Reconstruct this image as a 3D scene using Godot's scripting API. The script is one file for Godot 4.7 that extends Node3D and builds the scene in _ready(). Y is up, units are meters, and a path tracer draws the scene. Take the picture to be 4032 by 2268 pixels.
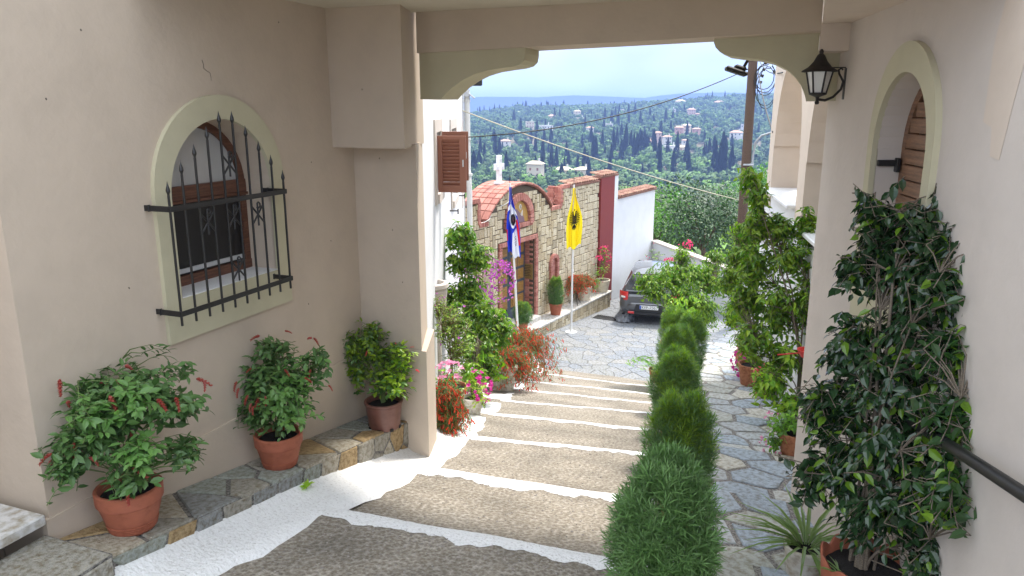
extends Node3D

# ---------------------------------------------------------------- mesh builder
class MB:
	var v := PackedVector3Array()
	var n := PackedVector3Array()
	var uv := PackedVector2Array()
	var c := PackedColorArray()
	var col := Color(1, 1, 1)

	# a triangle, counter-clockwise seen from outside
	func t(a: Vector3, b: Vector3, d: Vector3) -> void:
		var m := (b - a).cross(d - a).normalized()
		v.append(a); v.append(d); v.append(b)
		n.append(m); n.append(m); n.append(m)
		uv.append(Vector2.ZERO); uv.append(Vector2.ZERO); uv.append(Vector2.ZERO)
		c.append(col); c.append(col); c.append(col)

	func tn(a: Vector3, b: Vector3, d: Vector3, na: Vector3, nb: Vector3, nd: Vector3, ua := Vector2.ZERO, ub := Vector2.ZERO, ud := Vector2.ZERO) -> void:
		v.append(a); v.append(d); v.append(b)
		n.append(na); n.append(nd); n.append(nb)
		uv.append(ua); uv.append(ud); uv.append(ub)
		c.append(col); c.append(col); c.append(col)

	func q(a: Vector3, b: Vector3, d: Vector3, e: Vector3) -> void:
		t(a, b, d)
		t(a, d, e)

	func quv(a: Vector3, b: Vector3, d: Vector3, e: Vector3) -> void:
		var m := (b - a).cross(d - a).normalized()
		tn(a, b, d, m, m, m, Vector2(0, 1), Vector2(1, 1), Vector2(1, 0))
		tn(a, d, e, m, m, m, Vector2(0, 1), Vector2(1, 0), Vector2(0, 0))

	func box(x: Transform3D, s: Vector3) -> void:
		var h := s * 0.5
		var p := []
		for k in 8:
			p.append(x * Vector3(h.x if k & 1 else -h.x, h.y if k & 2 else -h.y, h.z if k & 4 else -h.z))
		q(p[4], p[5], p[7], p[6]); q(p[1], p[0], p[2], p[3])
		q(p[5], p[1], p[3], p[7]); q(p[0], p[4], p[6], p[2])
		q(p[6], p[7], p[3], p[2]); q(p[0], p[1], p[5], p[4])

	# a box between two corners in the frame x
	func bx(x: Transform3D, a: Vector3, b: Vector3) -> void:
		box(x * Transform3D(Basis.IDENTITY, (a + b) * 0.5), (b - a).abs())

	# a box with chamfered edges
	func cbox(x: Transform3D, s: Vector3, b: float) -> void:
		var h := s * 0.5
		var f := [Vector3(1, 0, 0), Vector3(0, 1, 0), Vector3(0, 0, 1)]
		for ax in 3:
			for sg in [-1.0, 1.0]:
				var o: Vector3 = f[ax] * h[ax] * sg
				var e1: Vector3 = f[(ax + 1) % 3] * (h[(ax + 1) % 3] - b) * sg
				var e2: Vector3 = f[(ax + 2) % 3] * (h[(ax + 2) % 3] - b)
				q(x * (o - e1 - e2), x * (o + e1 - e2), x * (o + e1 + e2), x * (o - e1 + e2))
		for ax in 3:
			var a1 := (ax + 1) % 3
			var a2 := (ax + 2) % 3
			for s1 in [-1.0, 1.0]:
				for s2 in [-1.0, 1.0]:
					var e: Vector3 = f[ax] * (h[ax] - b) * s1 * s2
					var p1: Vector3 = f[a1] * h[a1] * s1 + f[a2] * (h[a2] - b) * s2
					var p2: Vector3 = f[a1] * (h[a1] - b) * s1 + f[a2] * h[a2] * s2
					q(x * (p1 - e), x * (p2 - e), x * (p2 + e), x * (p1 + e))
		for k in 8:
			var g := Vector3(1 if k & 1 else -1, 1 if k & 2 else -1, 1 if k & 4 else -1)
			var i := h - Vector3(b, b, b)
			var p1 := Vector3(h.x, i.y, i.z) * g
			var p2 := Vector3(i.x, h.y, i.z) * g
			var p3 := Vector3(i.x, i.y, h.z) * g
			if g.x * g.y * g.z > 0: t(x * p1, x * p2, x * p3)
			else: t(x * p1, x * p3, x * p2)

	# a convex polygon (counter-clockwise in local xy) as a slab: face at z = 0 with a bevel, sides back to z = -d
	func slab(x: Transform3D, p: PackedVector2Array, d: float, b: float) -> void:
		var k := p.size()
		var m := Vector2.ZERO
		for i in k: m += p[i]
		m /= k
		var f := PackedVector3Array()
		var r := PackedVector3Array()
		var s := PackedVector3Array()
		for i in k:
			var w := m - p[i]
			var z := p[i] + w.normalized() * minf(b * 1.3, w.length() * 0.4)
			f.append(x * Vector3(z.x, z.y, 0))
			r.append(x * Vector3(p[i].x, p[i].y, -b))
			s.append(x * Vector3(p[i].x, p[i].y, -d))
		for i in range(1, k - 1): t(f[0], f[i], f[i + 1])
		for i in k:
			var j := (i + 1) % k
			q(r[i], r[j], f[j], f[i])
			q(s[i], s[j], r[j], r[i])

	# any simple polygon extruded from z = 0 back to z = -d
	func prism(x: Transform3D, poly: PackedVector2Array, d: float, back := true) -> void:
		var p := poly.duplicate()
		if Geometry2D.is_polygon_clockwise(p): p.reverse()
		var tri := Geometry2D.triangulate_polygon(p)
		for i in range(0, tri.size(), 3):
			var a := p[tri[i]]
			var b := p[tri[i + 1]]
			var e := p[tri[i + 2]]
			if (b - a).cross(e - a) < 0:
				var w := b
				b = e
				e = w
			t(x * Vector3(a.x, a.y, 0), x * Vector3(b.x, b.y, 0), x * Vector3(e.x, e.y, 0))
			if back: t(x * Vector3(a.x, a.y, -d), x * Vector3(e.x, e.y, -d), x * Vector3(b.x, b.y, -d))
		for i in p.size():
			var a := p[i]
			var b := p[(i + 1) % p.size()]
			q(x * Vector3(a.x, a.y, -d), x * Vector3(b.x, b.y, -d), x * Vector3(b.x, b.y, 0), x * Vector3(a.x, a.y, 0))

	# the band between two outlines of as many points: face at z = 0, depth d
	func band(x: Transform3D, o: PackedVector2Array, i_: PackedVector2Array, d: float, open_ends := true) -> void:
		for k in o.size() - 1:
			var a := o[k]
			var b := o[k + 1]
			var e := i_[k]
			var f := i_[k + 1]
			q(x * Vector3(a.x, a.y, 0), x * Vector3(e.x, e.y, 0), x * Vector3(f.x, f.y, 0), x * Vector3(b.x, b.y, 0))
			q(x * Vector3(a.x, a.y, -d), x * Vector3(a.x, a.y, 0), x * Vector3(b.x, b.y, 0), x * Vector3(b.x, b.y, -d))
			q(x * Vector3(e.x, e.y, 0), x * Vector3(e.x, e.y, -d), x * Vector3(f.x, f.y, -d), x * Vector3(f.x, f.y, 0))
		if open_ends:
			var z := o.size() - 1
			q(x * Vector3(o[0].x, o[0].y, 0), x * Vector3(o[0].x, o[0].y, -d), x * Vector3(i_[0].x, i_[0].y, -d), x * Vector3(i_[0].x, i_[0].y, 0))
			q(x * Vector3(i_[z].x, i_[z].y, 0), x * Vector3(i_[z].x, i_[z].y, -d), x * Vector3(o[z].x, o[z].y, -d), x * Vector3(o[z].x, o[z].y, 0))

	func tube(p: PackedVector3Array, r0: float, r1: float, sides := 6, cap := true) -> void:
		var rings := []
		var nr := []
		var up := Vector3.UP
		for i in p.size():
			var d := (p[mini(i + 1, p.size() - 1)] - p[maxi(i - 1, 0)]).normalized()
			if i == 0 and absf(d.dot(up)) > 0.9: up = Vector3.RIGHT
			var e := d.cross(up).normalized()
			var g := d.cross(e).normalized()
			up = -g
			var ring := PackedVector3Array()
			var nn := PackedVector3Array()
			var r := lerpf(r0, r1, float(i) / maxf(p.size() - 1, 1))
			for k in sides:
				var a := TAU * k / sides
				var w := e * cos(a) + g * sin(a)
				ring.append(p[i] + w * r)
				nn.append(w)
			rings.append(ring)
			nr.append(nn)
		for i in p.size() - 1:
			for k in sides:
				var j := (k + 1) % sides
				tn(rings[i][k], rings[i][j], rings[i + 1][j], nr[i][k], nr[i][j], nr[i + 1][j])
				tn(rings[i][k], rings[i + 1][j], rings[i + 1][k], nr[i][k], nr[i + 1][j], nr[i + 1][k])
		if cap:
			for k in range(1, sides - 1):
				t(rings[0][0], rings[0][k + 1], rings[0][k])
				var z: PackedVector3Array = rings[p.size() - 1]
				t(z[0], z[k], z[k + 1])

	# profile points (radius, height) from the outside bottom up, over the rim and in
	func lathe(x: Transform3D, pr: PackedVector2Array, sides := 24, wob := 0.0) -> void:
		for i in pr.size() - 1:
			var a := pr[i]
			var b := pr[i + 1]
			var d := (b - a).normalized()
			for k in sides:
				var t0 := TAU * k / sides
				var t1 := TAU * (k + 1) / sides
				var c0 := Vector3(cos(t0), 0, -sin(t0))
				var c1 := Vector3(cos(t1), 0, -sin(t1))
				var w0 := 1.0 + wob * sin(t0 * 2.0 + 1.0)
				var w1 := 1.0 + wob * sin(t1 * 2.0 + 1.0)
				var n0 := x.basis * (c0 * d.y + Vector3(0, -d.x, 0))
				var n1 := x.basis * (c1 * d.y + Vector3(0, -d.x, 0))
				var p0 := x * (c0 * a.x * w0 + Vector3(0, a.y, 0))
				var p1 := x * (c1 * a.x * w1 + Vector3(0, a.y, 0))
				var p2 := x * (c1 * b.x * w1 + Vector3(0, b.y, 0))
				var p3 := x * (c0 * b.x * w0 + Vector3(0, b.y, 0))
				tn(p0, p1, p2, n0, n1, n1)
				tn(p0, p2, p3, n0, n1, n0)

	# rows of points as a smooth sheet, counter-clockwise seen from outside when rows go up and points go right
	func sheet(rows: Array, flip := false, closed := false) -> void:
		var h := rows.size()
		var w: int = rows[0].size()
		var nn := []
		for i in h:
			var r := PackedVector3Array()
			for k in w:
				var l: int = (k - 1 + w) % w if closed else maxi(k - 1, 0)
				var e: int = (k + 1) % w if closed else mini(k + 1, w - 1)
				var dx: Vector3 = rows[i][e] - rows[i][l]
				var dy: Vector3 = rows[mini(i + 1, h - 1)][k] - rows[maxi(i - 1, 0)][k]
				var m := dx.cross(dy).normalized()
				r.append(-m if flip else m)
			nn.append(r)
		for i in h - 1:
			for k in (w if closed else w - 1):
				var j := (k + 1) % w
				var u0 := Vector2(float(k) / (w - 1), 1.0 - float(i) / (h - 1))
				var u1 := Vector2(float(k + 1) / (w - 1), 1.0 - float(i) / (h - 1))
				var u2 := Vector2(u1.x, 1.0 - float(i + 1) / (h - 1))
				var u3 := Vector2(u0.x, u2.y)
				if flip:
					tn(rows[i][k], rows[i + 1][j], rows[i][j], nn[i][k], nn[i + 1][j], nn[i][j], u0, u2, u1)
					tn(rows[i][k], rows[i + 1][k], rows[i + 1][j], nn[i][k], nn[i + 1][k], nn[i + 1][j], u0, u3, u2)
				else:
					tn(rows[i][k], rows[i][j], rows[i + 1][j], nn[i][k], nn[i][j], nn[i + 1][j], u0, u1, u2)
					tn(rows[i][k], rows[i + 1][j], rows[i + 1][k], nn[i][k], nn[i + 1][j], nn[i + 1][k], u0, u2, u3)

	# a leaf along +z, face up, folded along its midrib and drooping
	func leaf(x: Transform3D, l: float, w: float, droop := 0.2, fold := 0.25, tip := 1.0) -> void:
		var ts := [0.0, 0.28, 0.62, 0.86 if tip < 1.0 else 1.0, 1.0]
		var ws := [0.04, 0.48, 0.4, 0.1, 0.0] if tip < 1.0 else [0.03, 0.42, 0.4, 0.0, 0.0]
		var cn := PackedVector3Array()
		var lf := PackedVector3Array()
		var rt := PackedVector3Array()
		var m := 5 if tip < 1.0 else 4
		for i in m:
			var a: float = ts[i]
			var z := l * a
			var y := -droop * l * a * a
			cn.append(x * Vector3(0, y, z))
			lf.append(x * Vector3(-ws[i] * w, y + fold * ws[i] * w, z))
			rt.append(x * Vector3(ws[i] * w, y + fold * ws[i] * w, z))
		for i in m - 1:
			if i < m - 2:
				q(cn[i], lf[i], lf[i + 1], cn[i + 1])
				q(cn[i], cn[i + 1], rt[i + 1], rt[i])
			else:
				t(cn[i], lf[i], cn[i + 1])
				t(cn[i], cn[i + 1], rt[i])

	func add(o: MB, x: Transform3D, tint := Color(1, 1, 1), keep := false) -> void:
		v.append_array(x * o.v)
		n.append_array(Transform3D(x.basis.orthonormalized(), Vector3.ZERO) * o.n)
		uv.append_array(o.uv)
		if keep:
			c.append_array(o.c)
		else:
			var z := PackedColorArray()
			z.resize(o.v.size())
			z.fill(tint)
			c.append_array(z)

	func mesh(colored := false) -> ArrayMesh:
		var a := []
		a.resize(Mesh.ARRAY_MAX)
		a[Mesh.ARRAY_VERTEX] = v
		a[Mesh.ARRAY_NORMAL] = n
		a[Mesh.ARRAY_TEX_UV] = uv
		if colored: a[Mesh.ARRAY_COLOR] = c
		var m := ArrayMesh.new()
		m.add_surface_from_arrays(Mesh.PRIMITIVE_TRIANGLES, a)
		return m

# ---------------------------------------------------------------- small helpers
var M := {}
var T := {}
var rng := RandomNumberGenerator.new()
var EYE := Vector3(0, 1.6, 0)
const I := Transform3D.IDENTITY

func V(x: float, y: float, z: float) -> Vector3: return Vector3(x, y, z)
func at(p: Vector3, ry := 0.0, s := 1.0) -> Transform3D: return Transform3D(Basis(Vector3.UP, ry).scaled(Vector3(s, s, s)), p)
func rf(a: float, b: float) -> float: return rng.randf_range(a, b)

func obj(called: String, b: MB, m: Material, parent: Node3D = self, colored := false) -> MeshInstance3D:
	if b.v.size() == 0: print('EMPTY ', called)
	if colored and b.c.size() != b.v.size(): print('COLORS ', called)
	var o := MeshInstance3D.new()
	o.name = called
	o.mesh = b.mesh(colored)
	o.material_override = m
	parent.add_child(o, true)
	return o

func piece(called: String, mesh: Mesh, m: Material, parent: Node3D, x := I) -> MeshInstance3D:
	var o := MeshInstance3D.new()
	o.name = called
	o.mesh = mesh
	o.material_override = m
	o.transform = x
	parent.add_child(o, true)
	return o

func thing(called: String, label: String, category: String, x := I, group := "") -> Node3D:
	var o := Node3D.new()
	o.name = called
	o.transform = x
	add_child(o, true)
	tag(o, label, category, group)
	return o

func tag(o: Node3D, label: String, category := "", group := "") -> Node3D:
	o.set_meta("label", label)
	if category: o.set_meta("category", category)
	if group: o.set_meta("group", group)
	return o

func struct(o: Node3D, kind := "structure") -> Node3D:
	o.set_meta("kind", kind)
	return o

func dup(o: Node3D, x: Transform3D, label := "") -> Node3D:
	var r: Node3D = o.duplicate()
	r.name = o.name
	add_child(r, true)
	r.transform = x
	if label: r.set_meta("label", label)
	return r

func lin(r: float, g: float, b: float) -> Color: return Color(r, g, b).linear_to_srgb()

func noise_tex(freq: float, sd: int, ramp: Array, kind := FastNoiseLite.TYPE_SIMPLEX_SMOOTH, oct := 5, normal := false, bump := 4.0, w := 512) -> NoiseTexture2D:
	var f := FastNoiseLite.new()
	f.noise_type = kind
	f.seed = sd
	f.frequency = freq
	f.fractal_octaves = oct
	f.fractal_gain = 0.6
	var x := NoiseTexture2D.new()
	x.width = w
	x.height = w
	x.seamless = true
	x.noise = f
	if normal:
		x.as_normal_map = true
		x.bump_strength = bump
	elif ramp.size():
		var g := Gradient.new()
		var offs := PackedFloat32Array()
		var cols := PackedColorArray()
		for e in ramp:
			offs.append(e[0])
			cols.append(e[1] if e[1] is Color else Color(e[1], e[1], e[1]))
		g.offsets = offs
		g.colors = cols
		x.color_ramp = g
	return x

func mat(called: String, c: Color, rough := 0.8, tex: Texture2D = null, scale := 1.0, bump: Texture2D = null, depth := 0.0, more := {}) -> StandardMaterial3D:
	var m := StandardMaterial3D.new()
	m.resource_name = called
	m.albedo_color = c
	m.roughness = rough
	if tex:
		m.albedo_texture = tex
		m.uv1_triplanar = true
		m.uv1_world_triplanar = true
		m.uv1_scale = Vector3(scale, scale, scale)
	if bump:
		m.heightmap_enabled = true
		m.heightmap_texture = bump
		m.heightmap_scale = depth
		m.uv1_triplanar = true
		m.uv1_world_triplanar = true
		m.uv1_scale = Vector3(scale, scale, scale)
	for k in more: m.set(k, more[k])
	M[called] = m
	return m

func leaf_mat(called: String, c: Color, back: Color, rough := 0.4) -> StandardMaterial3D:
	var m := mat(called, c, rough)
	m.vertex_color_use_as_albedo = true
	m.backlight_enabled = true
	m.backlight = back
	m.cull_mode = BaseMaterial3D.CULL_DISABLED
	return m

func arch_pts(cx: float, half: float, base: float, spring: float, rise: float, k := 18) -> PackedVector2Array:
	var p := PackedVector2Array()
	p.append(Vector2(cx - half, base))
	for i in k + 1:
		var a := PI - PI * i / k
		p.append(Vector2(cx + half * cos(a), spring + rise * sin(a)))
	p.append(Vector2(cx + half, base))
	return p

# random polygons that tile a rectangle, for crazy paving: seeds on a jittered grid, cells cut by bisectors, then shrunk by the joint
func cells(w: float, h: float, step_x: float, step_y: float, jit: float, gap: float, stagger := 0.25) -> Array:
	var nx := maxi(1, roundi(w / step_x))
	var ny := maxi(1, roundi(h / step_y))
	var sx := w / nx
	var sy := h / ny
	var pts := []
	for j in ny:
		var r := []
		for i in nx:
			r.append(Vector2((i + 0.5 + (stagger if j % 2 else -stagger) + rf(-jit, jit)) * sx, (j + 0.5 + rf(-jit, jit)) * sy))
		pts.append(r)
	var out := []
	for j in ny:
		for i in nx:
			var p: Vector2 = pts[j][i]
			var poly := PackedVector2Array([Vector2(0, 0), Vector2(w, 0), Vector2(w, h), Vector2(0, h)])
			for dj in range(-2, 3):
				for di in range(-2, 3):
					if (di == 0 and dj == 0) or j + dj < 0 or j + dj >= ny or i + di < 0 or i + di >= nx: continue
					var o: Vector2 = pts[j + dj][i + di]
					var mid := (p + o) * 0.5 - (o - p).normalized() * gap * 0.5
					var dr := (o - p).normalized()
					var cut := PackedVector2Array()
					for k in poly.size():
						var a := poly[k]
						var b := poly[(k + 1) % poly.size()]
						var da := (a - mid).dot(dr)
						var db := (b - mid).dot(dr)
						if da <= 0: cut.append(a)
						if (da < 0 and db > 0) or (da > 0 and db < 0): cut.append(a.lerp(b, da / (da - db)))
					poly = cut
					if poly.size() < 3: break
				if poly.size() < 3: break
			if poly.size() < 3: continue
			# round off corners a little by dropping slivers
			var cl := PackedVector2Array()
			for k in poly.size():
				if poly[k].distance_to(poly[(k + 1) % poly.size()]) > 0.02: cl.append(poly[k])
			if cl.size() >= 3: out.append(cl)
	return out

func mid_of(p: PackedVector2Array) -> Vector2:
	var m := Vector2.ZERO
	for q in p: m += q
	return m / p.size()

func area_of(p: PackedVector2Array) -> float:
	var a := 0.0
	for k in p.size(): a += p[k].cross(p[(k + 1) % p.size()])
	return absf(a) * 0.5

# heights of the ground
func ramp_y(z: float) -> float:
	if z > -4.1: return -0.87 + 0.19 * (z + 2.8)
	if z > -15.1: return -1.12 + 0.2667 * (z + 4.1)
	return -4.05 + 0.055 * (z + 15.1)
func path_y(z: float) -> float: return -1.67 + 0.18 * (z + 7.15)
func path_edge(z: float) -> float: return -0.5 + 0.152 * (z + 3.3)
func wall_x(z: float) -> float: return 0.145 + 0.2126 * (z + 6.0)

# ---------------------------------------------------------------- the scene
func _ready() -> void:
	rng.seed = 20240611
	var cam := Camera3D.new()
	cam.name = "camera"
	cam.position = EYE
	cam.rotation_degrees = Vector3(-13.5, 21.0, 0)
	cam.fov = 42.28
	cam.near = 0.05
	cam.far = 30000.0
	add_child(cam)
	cam.current = true
	var e := Environment.new()
	e.background_mode = Environment.BG_SKY
	var sk := ProceduralSkyMaterial.new()
	sk.sky_top_color = Color(0.92, 0.945, 0.975)
	sk.sky_horizon_color = Color(0.45, 0.505, 0.60)
	sk.sky_curve = 0.33
	sk.ground_horizon_color = Color(0.62, 0.70, 0.74)
	sk.ground_bottom_color = Color(0.30, 0.31, 0.28)
	sk.sun_angle_max = 22.0
	sk.sun_curve = 0.12
	var cl := noise_tex(0.0045, 31, [[0.0, Color(1, 1, 1, 0.05)], [0.42, Color(1, 1, 1, 0.10)], [0.62, Color(1, 1, 1, 0.32)], [1.0, Color(1, 1, 1, 0.42)]], FastNoiseLite.TYPE_SIMPLEX_SMOOTH, 5, false, 1.0, 1024)
	sk.sky_cover = cl
	sk.sky_cover_modulate = Color(0.80, 0.85, 0.92)
	sk.energy_multiplier = 1.0
	var sky := Sky.new()
	sky.sky_material = sk
	e.sky = sky
	e.background_energy_multiplier = SKY_E
	e.ambient_light_source = Environment.AMBIENT_SOURCE_SKY
	e.tonemap_mode = Environment.TONE_MAPPER_LINEAR
	e.tonemap_exposure = EXPO
	e.sdfgi_enabled = true
	e.ssao_enabled = true
	e.ssil_enabled = true
	e.fog_enabled = true
	e.fog_density = 0.00042
	e.fog_light_color = Color(0.62, 0.74, 1.0)
	var we := WorldEnvironment.new()
	we.name = "environment"
	we.environment = e
	add_child(we)
	var sun := DirectionalLight3D.new()
	sun.name = "sun"
	var el := deg_to_rad(60.0)
	var az := deg_to_rad(16.0)
	var to_sun := Vector3(sin(az) * cos(el), sin(el), -cos(az) * cos(el))
	sun.look_at_from_position(to_sun * 10.0, Vector3.ZERO, Vector3.UP)
	sun.light_energy = SUN_E
	sun.light_color = Color(1.0, 0.975, 0.94)
	sun.light_angular_distance = 10.0
	sun.shadow_enabled = true
	add_child(sun)

	materials()
	ground()
	archway()
	white_house()
	gate_wall()
	arcade()
	terrain_and_far()
	ledge_plants()
	left_plants()
	right_plants()
	gate_plants()
	street_things()
	car()

const SKY_E := 0.66
const EXPO := 4.6
const SUN_E := 0.45

func materials() -> void:
	T.soft = noise_tex(0.006, 1, [[0.0, 0.955], [0.5, 0.985], [1.0, 1.0]])
	T.blotch = noise_tex(0.012, 2, [[0.0, Color(0.78, 0.75, 0.72)], [0.45, Color(0.93, 0.92, 0.90)], [1.0, 1.0]], FastNoiseLite.TYPE_SIMPLEX_SMOOTH, 6)
	T.grain = noise_tex(0.05, 3, [[0.0, 0.25], [0.35, 0.62], [0.6, 0.85], [1.0, 1.0]], FastNoiseLite.TYPE_SIMPLEX, 5)
	T.h_fine = noise_tex(0.03, 4, [], FastNoiseLite.TYPE_SIMPLEX, 5)
	T.h_cell = noise_tex(0.055, 5, [], FastNoiseLite.TYPE_CELLULAR, 2)
	T.gravel = noise_tex(0.06, 6, [[0.0, Color(0.50, 0.47, 0.43)], [0.35, Color(0.72, 0.68, 0.62)], [0.62, Color(0.88, 0.86, 0.82)], [0.8, Color(1, 0.98, 0.95)], [1.0, Color(0.62, 0.58, 0.54)]], FastNoiseLite.TYPE_CELLULAR, 3)
	T.stone = noise_tex(0.016, 7, [[0.0, Color(0.66, 0.60, 0.50)], [0.35, Color(0.84, 0.83, 0.80)], [0.6, Color(0.95, 0.96, 0.97)], [0.8, Color(1, 1, 1)], [1.0, Color(0.86, 0.80, 0.68)]], FastNoiseLite.TYPE_SIMPLEX_SMOOTH, 6)
	T.sand = noise_tex(0.02, 8, [[0.0, Color(0.55, 0.46, 0.34)], [0.3, Color(0.85, 0.80, 0.70)], [0.6, 1.0], [1.0, Color(0.95, 0.90, 0.80)]], FastNoiseLite.TYPE_SIMPLEX_SMOOTH, 6)
	T.wood = wood_tex()
	T.terra = noise_tex(0.008, 9, [[0.0, Color(0.78, 0.74, 0.70)], [0.4, 0.95], [0.75, 1.0], [1.0, Color(1.0, 1.0, 0.98)]], FastNoiseLite.TYPE_SIMPLEX_SMOOTH, 6)
	T.paint = noise_tex(0.03, 10, [[0.0, Color(0.62, 0.60, 0.57)], [0.18, Color(0.86, 0.85, 0.84)], [0.30, 0.97], [1.0, 1.0]], FastNoiseLite.TYPE_SIMPLEX, 5)
	T.dirt = noise_tex(0.01, 12, [[0.0, Color(0.60, 0.54, 0.46)], [0.35, Color(0.86, 0.82, 0.77)], [0.55, 1.0], [1.0, 1.0]], FastNoiseLite.TYPE_SIMPLEX_SMOOTH, 7)
	mat("plaster", lin(0.57, 0.475, 0.375), 0.92, T.soft, 0.6, T.h_fine, 0.14)
	mat("plaster_pale", lin(0.60, 0.535, 0.475), 0.92, T.soft, 0.6, T.h_fine, 0.14)
	mat("plaster_beige", lin(0.64, 0.54, 0.445), 0.92, T.soft, 0.6, T.h_fine, 0.12)
	mat("ceiling", lin(0.60, 0.55, 0.44), 0.95, T.soft, 0.5)
	mat("olive", lin(0.54, 0.50, 0.345), 0.85, T.soft, 0.9, T.h_fine, 0.05)
	mat("white_wall", lin(0.74, 0.745, 0.75), 0.9, T.soft, 0.35, T.h_fine, 0.1)
	mat("whitewash", lin(0.80, 0.80, 0.79), 0.85, T.paint, 1.6, T.h_fine, 1.0)
	mat("concrete", lin(0.46, 0.445, 0.42), 0.95, T.gravel, 1.0, T.h_cell, 1.3, {"vertex_color_use_as_albedo": true})
	mat("mortar", lin(0.40, 0.37, 0.34), 0.95, T.grain, 1.3, T.h_fine, 0.8)
	mat("plaza_joint", lin(0.13, 0.12, 0.11), 0.95, T.grain, 1.3)
	mat("ledge_mortar", lin(0.30, 0.28, 0.25), 0.95, T.grain, 1.3, T.h_fine, 0.8)
	var sc := [[0.25, 0.26, 0.275], [0.30, 0.30, 0.29], [0.21, 0.24, 0.28], [0.34, 0.325, 0.29], [0.27, 0.27, 0.25]]
	for k in 5: mat("slate_%d" % k, lin(sc[k][0], sc[k][1], sc[k][2]), 0.7, T.stone, 1.7, T.h_fine, 0.7)
	for k in 5: mat("plaza_%d" % k, lin(lerpf(0.235, sc[k][0], 0.45), lerpf(0.25, sc[k][1], 0.45), lerpf(0.275, sc[k][2], 0.5)), 0.65, T.stone, 1.7, T.h_fine, 0.5)
	for k in 5: mat("path_%d" % k, lin(sc[k][0] * 1.85, sc[k][1] * 1.85, sc[k][2] * 1.82), 0.7, T.stone, 1.7, T.h_fine, 0.7)
	var lc := [[0.36, 0.335, 0.28], [0.44, 0.31, 0.155], [0.30, 0.305, 0.295], [0.47, 0.42, 0.33], [0.34, 0.36, 0.315]]
	for k in 5: mat("ledge_%d" % k, lin(lc[k][0], lc[k][1], lc[k][2]), 0.8, T.stone, 2.3, T.h_fine, 1.0)
	var gc := [[0.68, 0.60, 0.45], [0.58, 0.49, 0.34], [0.76, 0.69, 0.54], [0.47, 0.41, 0.30]]
	for k in 4: mat("ashlar_%d" % k, lin(gc[k][0], gc[k][1], gc[k][2]), 0.9, T.sand, 2.6, T.h_fine, 1.0)
	mat("joint", lin(0.20, 0.15, 0.105), 0.95, T.grain, 2.0)
	var bc := [[0.46, 0.19, 0.145], [0.41, 0.155, 0.12], [0.52, 0.235, 0.185]]
	for k in 3: mat("brick_%d" % k, lin(bc[k][0], bc[k][1], bc[k][2]), 0.85, T.terra, 3.0, T.h_fine, 0.3)
	mat("brick_joint", lin(0.22, 0.10, 0.075), 0.95)
	mat("red_paint", lin(0.22, 0.028, 0.026), 0.6, T.soft, 1.0)
	mat("marble", lin(0.62, 0.60, 0.57), 0.45, T.stone, 1.2)
	mat("marble_white", lin(0.78, 0.79, 0.80), 0.4, T.soft, 1.0)
	mat("terracotta", lin(0.38, 0.115, 0.06), 0.75, T.terra, 2.2, T.h_fine, 0.05)
	mat("tile_pale", lin(0.36, 0.22, 0.16), 0.9, T.dirt, 2.6)
	mat("terracotta_old", lin(0.45, 0.19, 0.10), 0.85, T.dirt, 3.2, T.h_fine, 0.08)
	mat("plastic_brown", lin(0.175, 0.075, 0.055), 0.45, T.terra, 2.0)
	mat("plastic_orange", lin(0.50, 0.09, 0.03), 0.5, T.terra, 2.0)
	mat("plastic_pink", lin(0.58, 0.23, 0.15), 0.5, T.terra, 2.0)
	mat("plastic_red", lin(0.58, 0.03, 0.02), 0.45)
	mat("pot_cream", lin(0.76, 0.68, 0.53), 0.6, T.terra, 2.0)
	mat("pot_white", lin(0.66, 0.63, 0.57), 0.7, T.dirt, 2.0)
	mat("soil", lin(0.022, 0.016, 0.012), 1.0, T.grain, 4.0, T.h_fine, 1.5)
	mat("iron", lin(0.012, 0.012, 0.013), 0.45, T.grain, 6.0, T.h_fine, 0.05, {"metallic_specular": 0.6})
	mat("iron_brown", lin(0.035, 0.028, 0.024), 0.55, T.grain, 4.0)
	mat("timber", lin(0.24, 0.105, 0.065), 0.55, T.wood, 1.2)
	mat("timber_light", lin(0.42, 0.24, 0.15), 0.6, T.wood, 1.0)
	mat("door_panel", lin(0.56, 0.31, 0.085), 0.4, T.wood, 1.5)
	mat("door_iron", lin(0.10, 0.12, 0.16), 0.5, T.grain, 3.0)
	mat("shutter", lin(0.25, 0.10, 0.062), 0.6, T.soft, 2.0)
	mat("dark", lin(0.006, 0.006, 0.006), 0.6)
	mat("screen", lin(0.010, 0.009, 0.009), 0.5)
	mat("lunette", lin(0.46, 0.47, 0.47), 0.08, T.soft, 1.0, null, 0.0, {"metallic_specular": 0.7})
	mat("curtain", lin(0.42, 0.42, 0.42), 0.9)
	mat("frosted", lin(0.75, 0.75, 0.72), 0.35)
	mat("bark", lin(0.22, 0.155, 0.105), 0.9, T.grain, 6.0)
	mat("bark_pale", lin(0.30, 0.24, 0.175), 0.9, T.grain, 6.0)
	mat("stem_green", lin(0.12, 0.17, 0.05), 0.7)
	mat("stem_red", lin(0.17, 0.10, 0.05), 0.7)
	mat("pole_wood", lin(0.20, 0.125, 0.085), 0.9, T.grain, 2.0, T.h_fine, 0.4)
	mat("roof_tile", lin(0.27, 0.135, 0.10), 0.85, T.dirt, 2.2)
	mat("pipe", lin(0.72, 0.71, 0.67), 0.5, T.soft, 1.5)
	mat("steel", lin(0.42, 0.44, 0.46), 0.4, null, 1.0, null, 0.0, {"metallic": 0.6})
	mat("pole_white", lin(0.72, 0.71, 0.68), 0.45)
	mat("black_plastic", lin(0.015, 0.015, 0.016), 0.4)
	mat("cable_black", lin(0.01, 0.01, 0.01), 0.6)
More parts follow.
